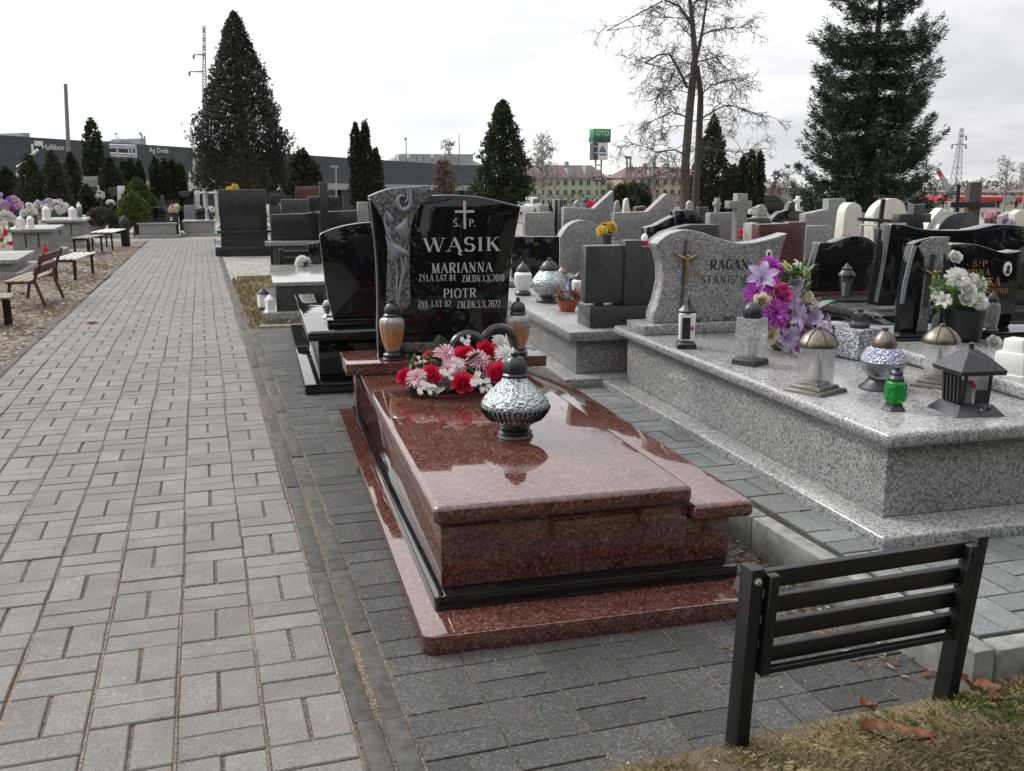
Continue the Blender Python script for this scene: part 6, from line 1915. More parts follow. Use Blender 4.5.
def crown(name, c, z0, z1, rad, mat, parent, n=1500, leaf=.12, lumps=40, per=7, shell=.62, up=.5, squash=1., lump=.22, inner=.2, aspect=.34):
    """foliage of a dense conifer: rad(t) gives the radius at height t; sprays gather in lumps"""
    h = z1 - z0
    ts = rng.uniform(0, 1, n * 3)
    rr = np.array([rad(t) for t in ts])
    keep = rng.uniform(0, 1, n * 3) < (rr / rr.max()) ** .8 + .04
    ts = ts[keep][:n]; rr = rr[keep][:n]
    m = len(ts)
    az = rng.uniform(0, 2 * pi, m)
    # lumps: displacement field over (azimuth, height)
    la, lt = rng.uniform(0, 2 * pi, lumps), rng.uniform(0, 1, lumps)
    ls = rng.uniform(.5, 1.2, lumps)
    da = np.abs((az[:, None] - la[None] + pi) % (2 * pi) - pi)
    dt = (ts[:, None] - lt[None]) * h / max(rr.max(), .05)
    fld = (ls * np.exp(-(da ** 2 + dt ** 2) / .12)).max(1)
    rad_ = rr * (1 - lump * .55 + lump * fld * 1.3 + rng.normal(0, .05, m))
    k = np.where(rng.uniform(0, 1, m) < inner, rng.uniform(.1, .8, m), shell + (1 - shell) * rng.uniform(0, 1, m) ** .5)
    k = np.where(rng.uniform(0, 1, m) < .07, k * rng.uniform(1.04, 1.2, m), k)
    r = rad_ * k
    C = np.stack([c[0] + r * np.cos(az), c[1] + r * np.sin(az) * squash, z0 + ts * h + rng.normal(0, leaf * .5, m)], 1)
    O = np.stack([np.cos(az), np.sin(az), np.full(m, up)], 1)
    V = sprays(C, O, leaf, aspect, per, .9, up * .4)
    V -= np.array((c[0], c[1], 0)) if parent is not None else 0
    return np_mesh(name, V, np.arange(len(V)).reshape(-1, 4), M[mat], parent)

def lerp_prof(pts):
    xs = [p[0] for p in pts]; ys = [p[1] for p in pts]
    return lambda t: float(np.interp(t, xs, ys))

def conifer(label, px, ytop, ybot, Y, prof_px, mat='thuja', n=1500, leaf_px=2.6, name='conifer', group=None, ground=None, trunk=.08, **kw):
    """crown between two picture rows at distance Y; prof_px: half widths in pixels from bottom to top"""
    b, t_ = at(px, ybot, Y), at(px, ytop, Y)
    mpp = depth(b) / F
    o = thing(name, label, 'tree', (b[0], Y, 0), 0, group)
    zg = GZ(Y) if ground is None else ground
    o.location.z = 0
    rp = lerp_prof(prof_px)
    n = int(n)
    c = crown('crown', (b[0], Y), b[2], t_[2], lambda t: rp(t) * mpp, mat, o, n, leaf_px * mpp, **kw)
    MB().tube([(0, 0, zg - .1), (0, 0, b[2] + (t_[2] - b[2]) * .5), (0, 0, t_[2] - (t_[2] - b[2]) * .08)], [trunk * 1.3, trunk * .8, .01], 7).build('trunk', M['bark'], o, smooth=True)
    return o

conifer('tall broad bronze-green thuja with pointed crown behind the tall plain black slab', 244, 13, 191, 33,
        [(0, 26), (.05, 35), (.14, 39), (.28, 37), (.40, 31.5), (.55, 24.5), (.70, 18), (.84, 11), (.94, 5.5), (1, 1)], 'thujabrown', 14000, 1.9, 'thuja_tree', trunk=.2, lumps=260, lump=.5, per=9, up=.8, inner=.25, aspect=.26)
conifer('slim pointed dark thuja standing above the left graves', 98, 119, 205, 44, [(0, 8), (.2, 11), (.5, 10.5), (.75, 8), (.9, 4.5), (1, .5)], 'cypress', 1300, 2.3, 'thuja_tree', lumps=40)
for i, (px, yt, yb, Y, w_, lab, mt) in enumerate((
    (34, 154, 212, 36, 14, 'broad dark conifer left of the slim pointed thuja, nearest the left edge', 'thuja'),
    (56, 152, 208, 38, 13, 'olive loose conifer second from the left edge behind the lilac wreath', 'thujabrown'),
    (75, 153, 210, 40, 11, 'narrow-topped conifer just left of the pale headstone panel', 'thuja'),
    (88, 186, 214, 33, 8, 'small low conifer under the pale headstone panel', 'cypress'),
    (113, 158, 206, 42, 13, 'dark round-topped conifer right of the slim pointed thuja', 'thuja'),
    (9, 168, 205, 40, 12, 'dark conifer clump cut by the left photo edge', 'thuja'))):
    conifer(lab, px, yt, yb, Y, [(0, w_ * .8), (.25, w_), (.6, w_ * .8), (.85, w_ * .4), (1, .8)], mt, 1700, 1.8, 'conifer', lumps=50, lump=.45)
for i, (px, yt, w_, lab) in enumerate(((126, 160, 4.6, 'leftmost of the row of thin dark thujas before the shop building'), (133, 160, 4.8, 'second thin dark thuja of the row before the shop building'), (141.5, 161, 5, 'third thin dark thuja of the row, above the clipped shrubs'),
                               (157.5, 158, 6.5, 'fourth thuja of the row, first of the close group of four'), (166.5, 160, 6, 'fifth thuja of the row, in the close group of four'), (174.5, 160, 6, 'sixth thuja of the row, in the close group of four'), (182.5, 164, 5.5, 'last thuja of the row, nearest the white lattice mast'))):
    conifer(lab, px, yt, 199, 47, [(0, w_ * .9), (.3, w_), (.7, w_ * .75), (.92, w_ * .35), (1, .4)], 'cypress', 620, 2.0, 'thuja_tree', 'row of thin thujas before the shop building', lumps=14, inner=.35)
conifer('bigger clipped ball-cone shrub at the far path end, behind its twin', 140, 180, 228, 33.5, [(0, 10), (.15, 16), (.35, 18.5), (.55, 16.5), (.8, 9), (.94, 4), (1, 1)], 'clipped', 1700, 2.0, 'clipped_shrub', lumps=10, lump=.08, shell=.88, inner=.25, trunk=.06)
conifer('smaller clipped ball-cone shrub at the far path end, in front', 135.5, 193, 225, 30.5, [(0, 8), (.15, 12.5), (.4, 14), (.6, 12), (.85, 5.5), (1, 1)], 'clippedlight', 1200, 1.9, 'clipped_shrub', lumps=10, lump=.08, shell=.88, inner=.25, trunk=.06)
conifer('low dark bush between the left graves and the clipped shrubs', 102, 210, 224, 31, [(0, 11), (.5, 12.5), (.85, 9), (1, 4)], 'thujabrown', 600, 2.2, 'bush', lumps=16, trunk=.03)
conifer('dark rounded conifer right of the tall broad thuja', 303, 151, 196, 38, [(0, 14), (.3, 19), (.55, 17), (.8, 8), (1, 1)], 'thuja', 1300, 2.6, 'conifer', lumps=40, lump=.3)
for px, yt, w_, lab in ((358, 124, 7.5, 'left column of the three-topped thuja above the brick-red panel'), (367.5, 121, 8, 'tallest middle column of the three-topped thuja, left of centre'), (377, 149, 7, 'short right column of the three-topped thuja, left of centre')):
    conifer(lab, px, yt, 206, 36, [(0, w_ * .9), (.35, w_), (.7, w_ * .7), (.9, w_ * .4), (1, .5)], 'thuja', 1700, 1.9, 'thuja_tree', lumps=40, lump=.5)
conifer('pointed dark conifer behind the WĄSIK headstone right corner', 503, 102, 204, 40, [(0, 19), (.12, 22), (.3, 20.5), (.5, 16.5), (.7, 11.5), (.86, 6.5), (.95, 4), (1, 1)], 'cypress', 5200, 2.1, 'conifer', lumps=120, lump=.6, inner=.25, trunk=.15)
conifer('dark conical conifer right behind the bare tree trunks', 710, 116, 216, 34, [(0, 20), (.2, 19), (.45, 16), (.7, 10), (.88, 5), (1, .8)], 'thuja', 3600, 2.0, 'conifer', lumps=90, lump=.45)
for px, yt, w_, lab in ((732, 166, 8, 'low bushy conifer filling the gap right of the bare tree'), (741, 157, 6.5, 'left column of the trio of dark columnar thujas right of the bare tree'), (749, 150.5, 7, 'tallest middle column of the dark columnar thuja trio'), (757, 153, 5.2, 'slim right column of the dark columnar thuja trio')):
    conifer(lab, px, yt, 216, 37, [(0, w_ * .95), (.4, w_), (.75, w_ * .75), (.92, w_ * .4), (1, .4)], 'cypress', 900, 2.3, 'thuja_tree', lumps=16, inner=.4)
for px, w_, yt, lab in ((622, 9.5, 186, 'left clipped dark bush before the orange building'), (633, 8, 184.5, 'middle clipped dark bush before the orange building'), (642, 8, 186, 'right clipped dark bush before the orange building')):
    conifer(lab, px, yt, 212, 42, [(0, w_), (.5, w_ * 1.02), (.85, w_ * .85), (1, w_ * .4)], 'cypress', 900, 2.1, 'clipped_bush', lumps=12, lump=.1, inner=.4)

# ---- the big spruce
def spruce():
    Y = 26.
    b, t_ = at(864, 217, Y), at(864, -40, Y)
    mpp = depth(b) / F
    o = thing('spruce_tree', 'big dark green spruce with up-swept branch tips, right of centre', 'tree', (b[0], Y, 0))
    H0, H1 = b[2], t_[2]
    rp = lerp_prof([(0, 70), (.10, 80), (.27, 71), (.46, 63), (.66, 54), (.80, 42), (.90, 26), (1, 4)])
    tw, twO, bm = [], [], MB()
    nw = 25
    for iw in range(nw):
        t = (iw + R(-.3, .3)) / nw
        t = min(max(t, 0), .98)
        z = H0 + .15 + t * (H1 - H0)
        wl = R(.78, 1.14)
        nb = 13 if t < .7 else 8
        a0 = R(0, 6.3)
        for k in range(nb):
            a = a0 + 2 * pi * k / nb + R(-.2, .2)
            L = rp(t) * mpp * wl * R(.78, 1.06)
            if t < .12: L *= R(.75, 1.)
            droop = R(.10, .22) * (1 - t * .7)
            P = []
            for i in range(9):
                u = i / 8
                P.append(np.array((L * u * cos(a), L * u * sin(a), z - droop * L * sin(u * pi * .72) * 1.5 + .62 * L * max(0, u - .45) ** 1.5 + (.35 * L * u if t > .75 else .02 * L * u))))
            if k % 2 == 0: bm.tube(P[:7], [.035 * (1 - .12 * i) for i in range(7)], 4, cap=False)
            d = np.array((cos(a), sin(a), 0)); s_ = np.array((-sin(a), cos(a), 0))
            nt_ = int(16 + L * 15)
            for q in range(nt_):
                u = R(.02, 1) ** .85
                i = min(7, int(u * 8)); f_ = u * 8 - i
                p = P[i] * (1 - f_) + P[i + 1] * f_
                side = random.choice((-1, 1))
                tl_ = L * .34 * (1.05 - u) * R(.5, 1.2) + .06
                w_ = R(0, 1)
                p2 = p + s_ * side * tl_ * w_ + d * tl_ * .55 * w_ + np.array((0, 0, -.25 * tl_ * w_ + R(-.04, .04)))
                tw.append(p2)
                twO.append(d * .75 + s_ * side * .5 + np.array((0, 0, .05 + .75 * max(0, u - .55))))
            tw.append(P[-1]); twO.append(d * .8 + np.array((0, 0, .8)))
            tw.append(P[-2]); twO.append(d * .8 + np.array((0, 0, .6)))
    C, O = np.array(tw), np.array(twO)
    V = sprays(C, O, .15, .085, 12, .6, .0)
    np_mesh('crown', V, np.arange(len(V)).reshape(-1, 4), M['spruce'], o)
    bm.build('branches', M['bark'], o)
    MB().tube([(0, 0, -.15), (0, 0, H1 * .5), (0, 0, H1 - .2)], [.26, .16, .02], 10).build('trunk', M['bark'], o, smooth=True)
spruce()

# ---- bare trees
def grow(mb, p, d, L, r, lev, rnd, droop=.25, kids_=(5, 8), mind=.005, wig=.25):
    n = 5 if lev < 2 else 4
    P, q, dd = [np.array(p)], np.array(p, float), np.array(d, float)
    for i in range(n):
        dd = dd + np.array((rnd.gauss(0, wig), rnd.gauss(0, wig), rnd.gauss(0, wig) - droop * (i / n))) * .5
        dd /= np.linalg.norm(dd)
        q = q + dd * L / n
        P.append(q.copy())
    mb.tube(P, [max(mind, r * (1 - .8 * i / n)) for i in range(n + 1)], 5 if lev == 0 else 3, cap=False)
    if lev <= 0 and False: return
    if lev > 0:
        for k in range(rnd.randint(*kids_)):
            i = rnd.randint(1, n)
            b = P[i]
            t = P[i] - P[i - 1]
            t /= np.linalg.norm(t)
            s_ = np.cross(t, (rnd.gauss(0, 1), rnd.gauss(0, 1), rnd.gauss(0, 1)))
            s_ /= np.linalg.norm(s_) + 1e-9
            a = rnd.uniform(.5, 1.1)
            grow(mb, b, t * cos(a) + s_ * sin(a), L * rnd.uniform(.35, .62), max(mind, r * .42), lev - 1, rnd, droop, kids_, mind, wig)

def big_bare():
    Y = 30.
    rnd = random.Random(21)
    b = at(684.7, 208, Y)
    o = thing('bare_tree', 'tall bare double-trunked tree with drooping twigs, right of centre', 'tree', (b[0], Y, 0))
    def pt(px, py, dy=0):
        q = at(px, py, Y + dy)
        return np.array((q[0] - b[0], q[1] - Y, q[2]))
    tr_, cr_ = MB(), MB()
    m1 = [pt(684.5, 222), pt(684.7, 208), pt(685.6, 160), pt(689.3, 114), pt(692.1, 86), pt(695, 57), pt(692.7, 26), pt(690, 0), pt(687, -30), pt(689, -60)]
    m1[0][2] = -.2
    tr_.tube(m1, [.21, .17, .15, .14, .13, .115, .085, .065, .045, .02], 8)
    m2 = [pt(695, 222, .4), pt(695.6, 194, .4), pt(699, 137, .3), pt(700.7, 94, .2), pt(697, 66, .05)]
    m2[0][2] = -.2
    tr_.tube(m2, [.15, .13, .12, .105, .08], 8)
    limbs = [([pt(697, 56), pt(704.5, 30), pt(709, 6), pt(712, -25)], .06), ([pt(687.5, 88), pt(678.5, 68.5), pt(670, 54), pt(661, 54), pt(652.8, 61), pt(646.5, 77), pt(647, 100)], .05),
             ([pt(692, 26), pt(680, 15), pt(670, 10), pt(653, 2), pt(640, 10), pt(630, 22), pt(625, 32)], .045), ([pt(686, 155), pt(672, 150), pt(655, 152), pt(640, 148), pt(625, 140)], .03), ([pt(689, 118), pt(670, 112), pt(650, 122), pt(636, 132)], .03),
             ([pt(699, 120, .3), pt(716, 108), pt(735, 104), pt(752, 112), pt(762, 118)], .03), ([pt(700, 96, .2), pt(716, 84), pt(730, 80), pt(748, 86)], .028), ([pt(703, 34), pt(716, 30), pt(732, 26), pt(748, 28)], .03), ([pt(699, 150, .3), pt(716, 148), pt(735, 152), pt(748, 150)], .022),
             ([pt(694, 70), pt(676, 90), pt(656, 98), pt(644, 110)], .028), ([pt(697, 62), pt(712, 58), pt(728, 62), pt(742, 72)], .028), ([pt(691, 10), pt(700, -6), pt(716, -10), pt(736, -4)], .03), ([pt(686, 170), pt(672, 170), pt(655, 178), pt(640, 176)], .02)]
    for P, r in limbs:
        P = [p + np.array((0, rnd.uniform(-.4, .4) * i, 0)) for i, p in enumerate(P)]
        n = len(P)
        cr_.tube(P, [r * (1 - .7 * i / (n - 1)) for i in range(n)], 6)
        for i in range(1, n):
            for k in range(4):
                f_ = rnd.random()
                p = P[i - 1] * (1 - f_) + P[i] * f_
                t = P[i] - P[i - 1]; t /= np.linalg.norm(t)
                d = t * .5 + np.array((rnd.gauss(0, .7), rnd.gauss(0, .8), rnd.gauss(.0, .5)))
                d /= np.linalg.norm(d)
                grow(cr_, p, d, rnd.uniform(.55, 1.0), .014, 2, rnd, .45, (4, 6), .0055, .35)
    for i in range(2, 9):
        for k in range(3):
            f_ = rnd.random()
            p = m1[i] * (1 - f_) + m1[i + 1 if i < 9 else i] * f_
            a = rnd.uniform(0, 2 * pi)
            grow(cr_, p, (cos(a), sin(a), .25), rnd.uniform(1.0, 1.9), .022, 2, rnd, .4, (5, 7), .0055, .3)
    tr_.build('trunk', M['bark'], o, smooth=True)
    cr_.build('branches', M['barkthin'], o)
big_bare()

def bare(label, px, ybot, ytop, Y, spread_px, mat='birch', seed=1, nb=14, lev=2, name='bare_tree', mind=.01, r0=.1):
    b, t_ = at(px, ybot, Y), at(px, ytop, Y)
    o = thing(name, label, 'tree', (b[0], Y, 0))
    rnd = random.Random(seed)
    zg = GZ(Y)
    h = t_[2] - zg
    mb, cr_ = MB(), MB()
    tip = np.array((rnd.gauss(0, .03) * h, 0, t_[2]))
    mid = np.array((rnd.gauss(0, .03) * h, 0, zg + h * .55))
    mb.tube([(0, 0, zg - .1), mid, tip], [r0, r0 * .6, r0 * .12], 6)
    sp_ = spread_px * depth(b) / F
    for k in range(nb):
        f_ = rnd.uniform(.3, .95)
        p = np.array((0, 0, zg)) * (1 - f_) + tip * f_ if f_ > .55 else np.array((0, 0, zg)) * (1 - f_ / .55) + mid * f_ / .55
        a = rnd.uniform(0, 2 * pi)
        grow(cr_, p, (cos(a), sin(a), rnd.uniform(.5, 1.4)), sp_ * rnd.uniform(.6, 1.) * (1.35 - f_), r0 * .35, lev, rnd, .12, (4, 6), mind, .3)
    mb.build('trunk', M[mat], o)
    cr_.build('branches', M[mat], o)
    return o
bare('pale bare birch left of the shop sign tower, right of the pointed conifer', 541, 207, 133, 62, 24, 'birch', 4, 40, 2, mind=.014)
bare('thin bare tree above the shop roof with dormers, left of the pointed conifer', 450, 190, 138, 150, 16, 'birch', 9, 28, 2, mind=.03)
bare('bare tree above the dark shop building, left one beside its roof unit', 126, 190, 124, 120, 9, 'birch', 12, 10, 2, mind=.03)
bare('bare tree above the dark shop building, right of its roof unit', 146, 190, 129, 125, 10, 'birch', 13, 10, 2, mind=.03)
bare('bare grey tree at the far right photo edge', 1003, 212, 158, 55, 17, 'birch', 15, 20, 2, mind=.012)
bare('bare grey tree cut by the right photo edge, beside the red canopy', 1022, 212, 162, 60, 16, 'birch', 16, 16, 2, mind=.012)
bare('reddish bare shrub behind the WĄSIK headstone top', 446, 205, 164, 60, 17, 'reddish', 17, 60, 2, 'bare_shrub', mind=.02, r0=.05)
bare('brownish bare tree behind the columnar thujas, left of the spruce', 772, 212, 172, 80, 14, 'reddish', 18, 22, 2, mind=.02)
bare('small bare tree right of the brownish one, against the spruce edge', 788, 212, 165, 90, 14, 'birch', 19, 18, 2, mind=.02)
# far wood along the skyline
def far_wood(x0, x1, Y, zt, n, lf):
    C = []
    for k in range(n):
        x = R(x0, x1)
        top = zt * (.55 + .3 * sin(x * .05) + .2 * sin(x * .17 + 2) + .1 * sin(x * .6))
        C.append((x, Y + R(-6, 6), GZ(Y) + abs(top - GZ(Y)) * R(0, 1) ** .8))
    C = np.array(C)
    V = sprays(C, np.tile(np.array((0, 0, 1.)), (n, 1)), lf, .25, 4, 1.2, .5)
    return tag(np_mesh('far_wood', V, np.arange(len(V)).reshape(-1, 4), M['farwood']), kind='stuff')
far_wood(60, 420, 345, 3.2, 4200, 1.2)
far_wood(40, 200, 150, -1.3, 1600, .5)

# ================================================================== buildings and masts beyond the graveyard
M['cladding'] = plain('dark_slate_cladding', (.052, .066, .080), .55, var=.08, scale=.4)
def clad():
    m, nt, b = new_mat('slate_panel_cladding')
    co = coords(nt)
    mp = nd(nt, 'ShaderNodeMapping')
    mp.inputs['Rotation'].default_value = (pi / 2, 0, 0)
    nt.links.new(co, mp.inputs[0])
    br = nd(nt, 'ShaderNodeTexBrick', Scale=1.0)
    br.inputs['Brick Width'].default_value = 3.2
    br.inputs['Row Height'].default_value = 1.1
    br.inputs['Mortar Size'].default_value = .035
    br.inputs['Color1'].default_value = rgb((.050, .064, .077)); br.inputs['Color2'].default_value = rgb((.058, .072, .086)); br.inputs['Mortar'].default_value = rgb((.03, .04, .05))
    br.offset = 0
    nt.links.new(mp.outputs[0], br.inputs['Vector'])
    nt.links.new(mixc(nt, 1., br.outputs['Color'], ramp(nt, noise(nt, co, .12, 5), [(.3, (.85,) * 3), (.7, (1.15,) * 3)]), 'MULTIPLY'), b.inputs['Base Color'])
    b.inputs['Roughness'].default_value = .5
    return m
M['cladding'] = clad()
M['fascia'] = plain('pale_grey_fascia', (.34, .36, .37), .6, var=.1, scale=1)
M['pane'] = plain('dark_shop_glass', (.05, .06, .07), .12, var=.3, scale=.6)
M['winglass'] = plain('window_glass', (.03, .035, .04), .15, var=.3, scale=3)
M['greenwall'] = plain('pale_green_render', (.37, .43, .29), .9, var=.1, scale=.6)
M['orangewall'] = plain('apricot_render', (.48, .35, .26), .9, var=.1, scale=.6)
M['beigewall'] = plain('beige_panel_render', (.36, .34, .30), .9, var=.12, scale=.8)
M['roofred'] = plain('brown_red_roof_tile', (.155, .10, .098), .85, var=.2, scale=1.5, bumps=.3)
M['roofgrey'] = plain('grey_roofing', (.20, .20, .20), .85, var=.2, scale=1)
M['lattice'] = plain('white_painted_lattice', (.55, .56, .57), .6)
M['galv'] = plain('galvanised_lattice', (.33, .34, .35), .6)
M['polegrey'] = plain('concrete_pole', (.20, .20, .20), .85, var=.2, scale=4)
M['otogreen'] = plain('green_sign_panel', (.02, .26, .09), .4)
M['redroof'] = plain('bright_red_canopy', (.55, .03, .035), .5)

def beam(mb, a, b, r):
    mb.tube([a, b], r, 4)

def text(s, size, mat, parent, loc, rotz=0, name='lettering', w=None, sx=1.):
    cu = bpy.data.curves.new(name, 'FONT')
    cu.body = s
    cu.size = size
    cu.align_x = 'CENTER'; cu.align_y = 'CENTER'
    cu.extrude = size * .02
    tmp = bpy.data.objects.new(name, cu)
    COL.objects.link(tmp)
    me = bpy.data.meshes.new_from_object(tmp.evaluated_get(bpy.context.evaluated_depsgraph_get()))
    bpy.data.objects.remove(tmp)
    me.materials.clear()
    me.materials.append(M[mat])
    o = bpy.data.objects.new(name, me)
    COL.objects.link(o)
    o.parent = parent
    o.location = loc
    o.rotation_euler = (pi / 2, 0, rotz)
    o.scale = (sx, 1, 1)
    return o

# ---- long dark shop building on the left
A, B = at(-60, 131.2, 84), at(482, 166.6, 140)
L = hypot(B[0] - A[0], B[1] - A[1])
FS = Frame(A[0], A[1], math.degrees(atan2(B[1] - A[1], B[0] - A[0])))
ts = fthing('shop_building', 'long dark slate-clad shop building with white lettering across the left background', 'building', FS)
ztA, ztB = A[2], B[2]
mean_t = (ztA + ztB) / 2
gb = -3.2
def slope_box(mb, x0, x1, y0, y1, f0, f1):
    """wall strip between two fractions of the height"""
    z = lambda x, f: gb + f * (ztA + (ztB - ztA) * x / L - gb)
    return mb.hexa([(x0, y0, z(x0, f0)), (x1, y0, z(x1, f0)), (x1, y1, z(x1, f0)), (x0, y1, z(x0, f0))], [(x0, y0, z(x0, f1)), (x1, y0, z(x1, f1)), (x1, y1, z(x1, f1)), (x0, y1, z(x0, f1))])
slope_box(MB(), 0, L, 0, 30, .60, 1.).build('upper_wall', M['cladding'], ts)
slope_box(MB(), 0, L, -.35, 29, .50, .597).build('fascia', M['fascia'], ts)
slope_box(MB(), 0, L, .6, 29, 0, .499).build('shop_front', M['pane'], ts)
for k in range(26):
    x = L * (k + .5) / 26
    slope_box(MB(), x - .25, x + .25, .3, .59, 0, .498).build('pillar', M['fascia'] if k % 3 else M['cladding'], ts)
def fx(px):
    return FS.hit(px, 150, 0)[0]
def fz(px, py):
    return FS.hit(px, py, 0)[1]
for a_, b_, yt, yb in ((30, 51, 134, 140), (55, 62, 131.5, 140), (150, 162, 139.5, 147), (170, 176, 137.5, 147)):
    MB().box(fx(a_), fx(b_), 4, 8, fz(a_, yb) - .6, fz(a_, yt)).build('roof_unit', M['fascia'], ts)
x0, x1 = fx(31), fx(65)
lg = MB().box(x0, x0 + (x1 - x0) * .06, -.1, -.02, fz(32, 152), fz(32, 144)).box(x0 + (x1 - x0) * .10, x0 + (x1 - x0) * .34, -.1, -.02, fz(38, 146), fz(38, 141)).build('sign_logo', M['white'], ts)
text('Hallibor', (x1 - x0) * .21, 'white', ts, (x0 + (x1 - x0) * .62, -.15, fz(52, 147.5)), sx=1.0)
x0, x1 = fx(147), fx(168)
text('Ag Duda', (x1 - x0) * .26, 'white', ts, ((x0 + x1) / 2, -.15, fz(157, 150.5)))
text('- . -', (x1 - x0) * .22, 'white', ts, ((x0 + x1) / 2, -.15, fz(157, 156.5)))
fr_ = MB()
for py in (145, 147.5, 153.5, 156): beam(fr_, (fx(106), -.5, fz(106, py)), (fx(132), -.5, fz(132, py + 1.)), .10)
for px in (113.5, 125, 128, 132): beam(fr_, (fx(px), -.5, fz(px, 145)), (fx(px), -.5, fz(px, 158)), .10)
fr_.build('sign_frame', M['lattice'], ts)
# grey hipped roof with dormers behind its right end
Ya = 190
a, b = at(388, 163, Ya), at(482, 163, Ya)
zr, ze = at(440, 153, Ya)[2], at(440, 165, Ya)[2]
th_ = thing('dormer_house', 'grey-roofed block with a row of dormers behind the shop building', 'building', (a[0], Ya, 0))
w_ = b[0] - a[0]
MB().box(0, w_, 0, 12, GZ(Ya), ze - .01).build('wall', M['beigewall'], th_)
MB().add([(-.5, -.5, ze), (w_ + .5, -.5, ze), (w_ + .5, 12.5, ze), (-.5, 12.5, ze), (4, 6, zr), (w_ - 4, 6, zr)], [(0, 1, 5, 4), (1, 2, 5), (2, 3, 4, 5), (3, 0, 4), (3, 2, 1, 0)]).build('roof', M['roofgrey'], th_)
for px in (403, 414, 421.5, 428, 438, 449, 456, 464, 471):
    x = at(px, 157, Ya)[0] - a[0]
    dm = MB().box(x - .7, x + .7, .9, 5, ze + .3, at(px, 154, Ya)[2]).build('dormer', M['fascia'], th_)
mm = MB()
def antenna(label, px, yt, yb, Y, r=.06, mat='polegrey', arms=(), name='antenna_mast', cat='mast', lean=0):
    b_, t_ = at(px, yb, Y), at(px + lean, yt, Y)
    o = thing(name, label, cat, (b_[0], Y, 0))
    zb_ = min(b_[2], GZ(Y)) if lean == 0 else b_[2]
    MB().tube([(0, 0, zb_), (t_[0] - b_[0], 0, t_[2])], [r, r * .7], 7).build('pole', M[mat], o, smooth=True)
    for py, w__ in arms:
        z = at(px, py, Y)[2]; m_ = depth(b_) / F
        MB().box(-w__ * m_, w__ * m_, -.05, .05, z - r, z + r).build('arm', M[mat], o)
    return o
antenna('thick dark pole leaning above the shop building, far left', 71, 84, 205, 60, .14, 'polegrey', name='leaning_pole', cat='pole', lean=-5.5)
antenna('thin antenna mast above the shop building left of the dormers', 406, 137, 165, 170, .12, arms=((139, 1.5),))
antenna('thin mast rising from the dormer roof', 459, 134, 160, 190, .12)
antenna('left twin concrete pole with cross-arm before the orange building', 627, 156, 207, 70, .10, 'polegrey', ((157.5, 3.5),), 'utility_pole', 'pole')
antenna('right twin concrete pole before the orange building', 630.5, 157, 207, 70.5, .10, 'polegrey', (), 'utility_pole', 'pole')
antenna('single concrete pole leaning before the orange building', 652, 158, 206, 66, .11, 'polegrey', (), 'utility_pole', 'pole', lean=3)
antenna('street lamp pole with short arm before the shop, right of the thuja', 336, 166, 200, 75, .06, 'galv', ((166.5, 4),), 'street_lamp', 'street lamp')

def block(label, px0, px1, yeave, yridge, ybase, Y, wall, roof, floors, cols, hip=.18, dormers=(), dep=13, ydrop=0., name='apartment_building', chim=()):
    a, b = at(px0, yeave, Y), at(px1, yeave, Y)
    w_ = b[0] - a[0]
    ze, zr, zg = a[2], at(px0, yridge, Y)[2], GZ(Y) - 1
    o = thing(name, label, 'building', (a[0], Y, 0), -2)
    MB().box(0, w_, 0, dep, zg, ze - .01).build('wall', M[wall], o)
    if roof:
        hp_ = w_ * hip
        MB().add([(-.5, -.6, ze), (w_ + .5, -.6, ze), (w_ + .5, dep + .6, ze), (-.5, dep + .6, ze), (hp_, dep / 2, zr), (w_ - hp_, dep / 2, zr)], [(0, 1, 5, 4), (1, 2, 5), (2, 3, 4, 5), (3, 0, 4), (3, 2, 1, 0)]).build('roof', M[roof], o)
    hh = ze - GZ(Y)
    for f in range(floors):
        for c in range(cols):
            x = w_ * (c + .5) / cols
            z = GZ(Y) + hh * (f + .55) / floors
            ww, wh = w_ / cols * .24, hh / floors * .27
            fr2 = MB().box(x - ww * 1.15, x + ww * 1.15, -.06, -.002, z - wh * 1.1, z + wh * 1.1).build('window', M['white'], o)
            MB().box(x - ww, x - ww * .06, -.09, -.0605, z - wh, z + wh).box(x + ww * .06, x + ww, -.09, -.0605, z - wh, z + wh).build('pane', M['winglass'], fr2)
    for u, v in dormers:
        x = w_ * u
        MB().box(x - 1, x + 1, .8, 4, ze + .4, ze + (zr - ze) * v).build('dormer', M['fascia'], o)
    for u in chim:
        MB().box(w_ * u - .6, w_ * u + .6, dep / 2 - .5, dep / 2 + .5, zr - 1, zr + 1.2).build('chimney', M['beigewall'], o)
    return o
block('pale green apartment block with brown-red roof left of the sign tower', 515, 606, 178, 164.5, 205, 300, 'greenwall', 'roofred', 3, 12, .10, ((.30, .75), (.42, .8), (.6, .75), (.80, .95)), chim=(.3, .62))
block('apricot apartment block with brown-red roof behind the bare tree', 622, 706, 178, 166.5, 205, 290, 'orangewall', 'roofred', 3, 11, .14, ((.35, .7), (.6, .7)), chim=(.35, .62))
block('beige flat-roofed block right of the spruce', 909, 946, 187, 187, 205, 330, 'beigewall', None, 4, 8, 0, (), 14, name='flat_building')
block('long low brown-grey building at the far right edge', 952, 1060, 192.5, 190, 205, 240, 'beigewall', 'roofred', 2, 12, .04, (), 14)
block('grey low house between the columnar thujas and the spruce', 760, 806, 188, 182, 205, 260, 'beigewall', 'roofgrey', 2, 6, .2, (), 12)
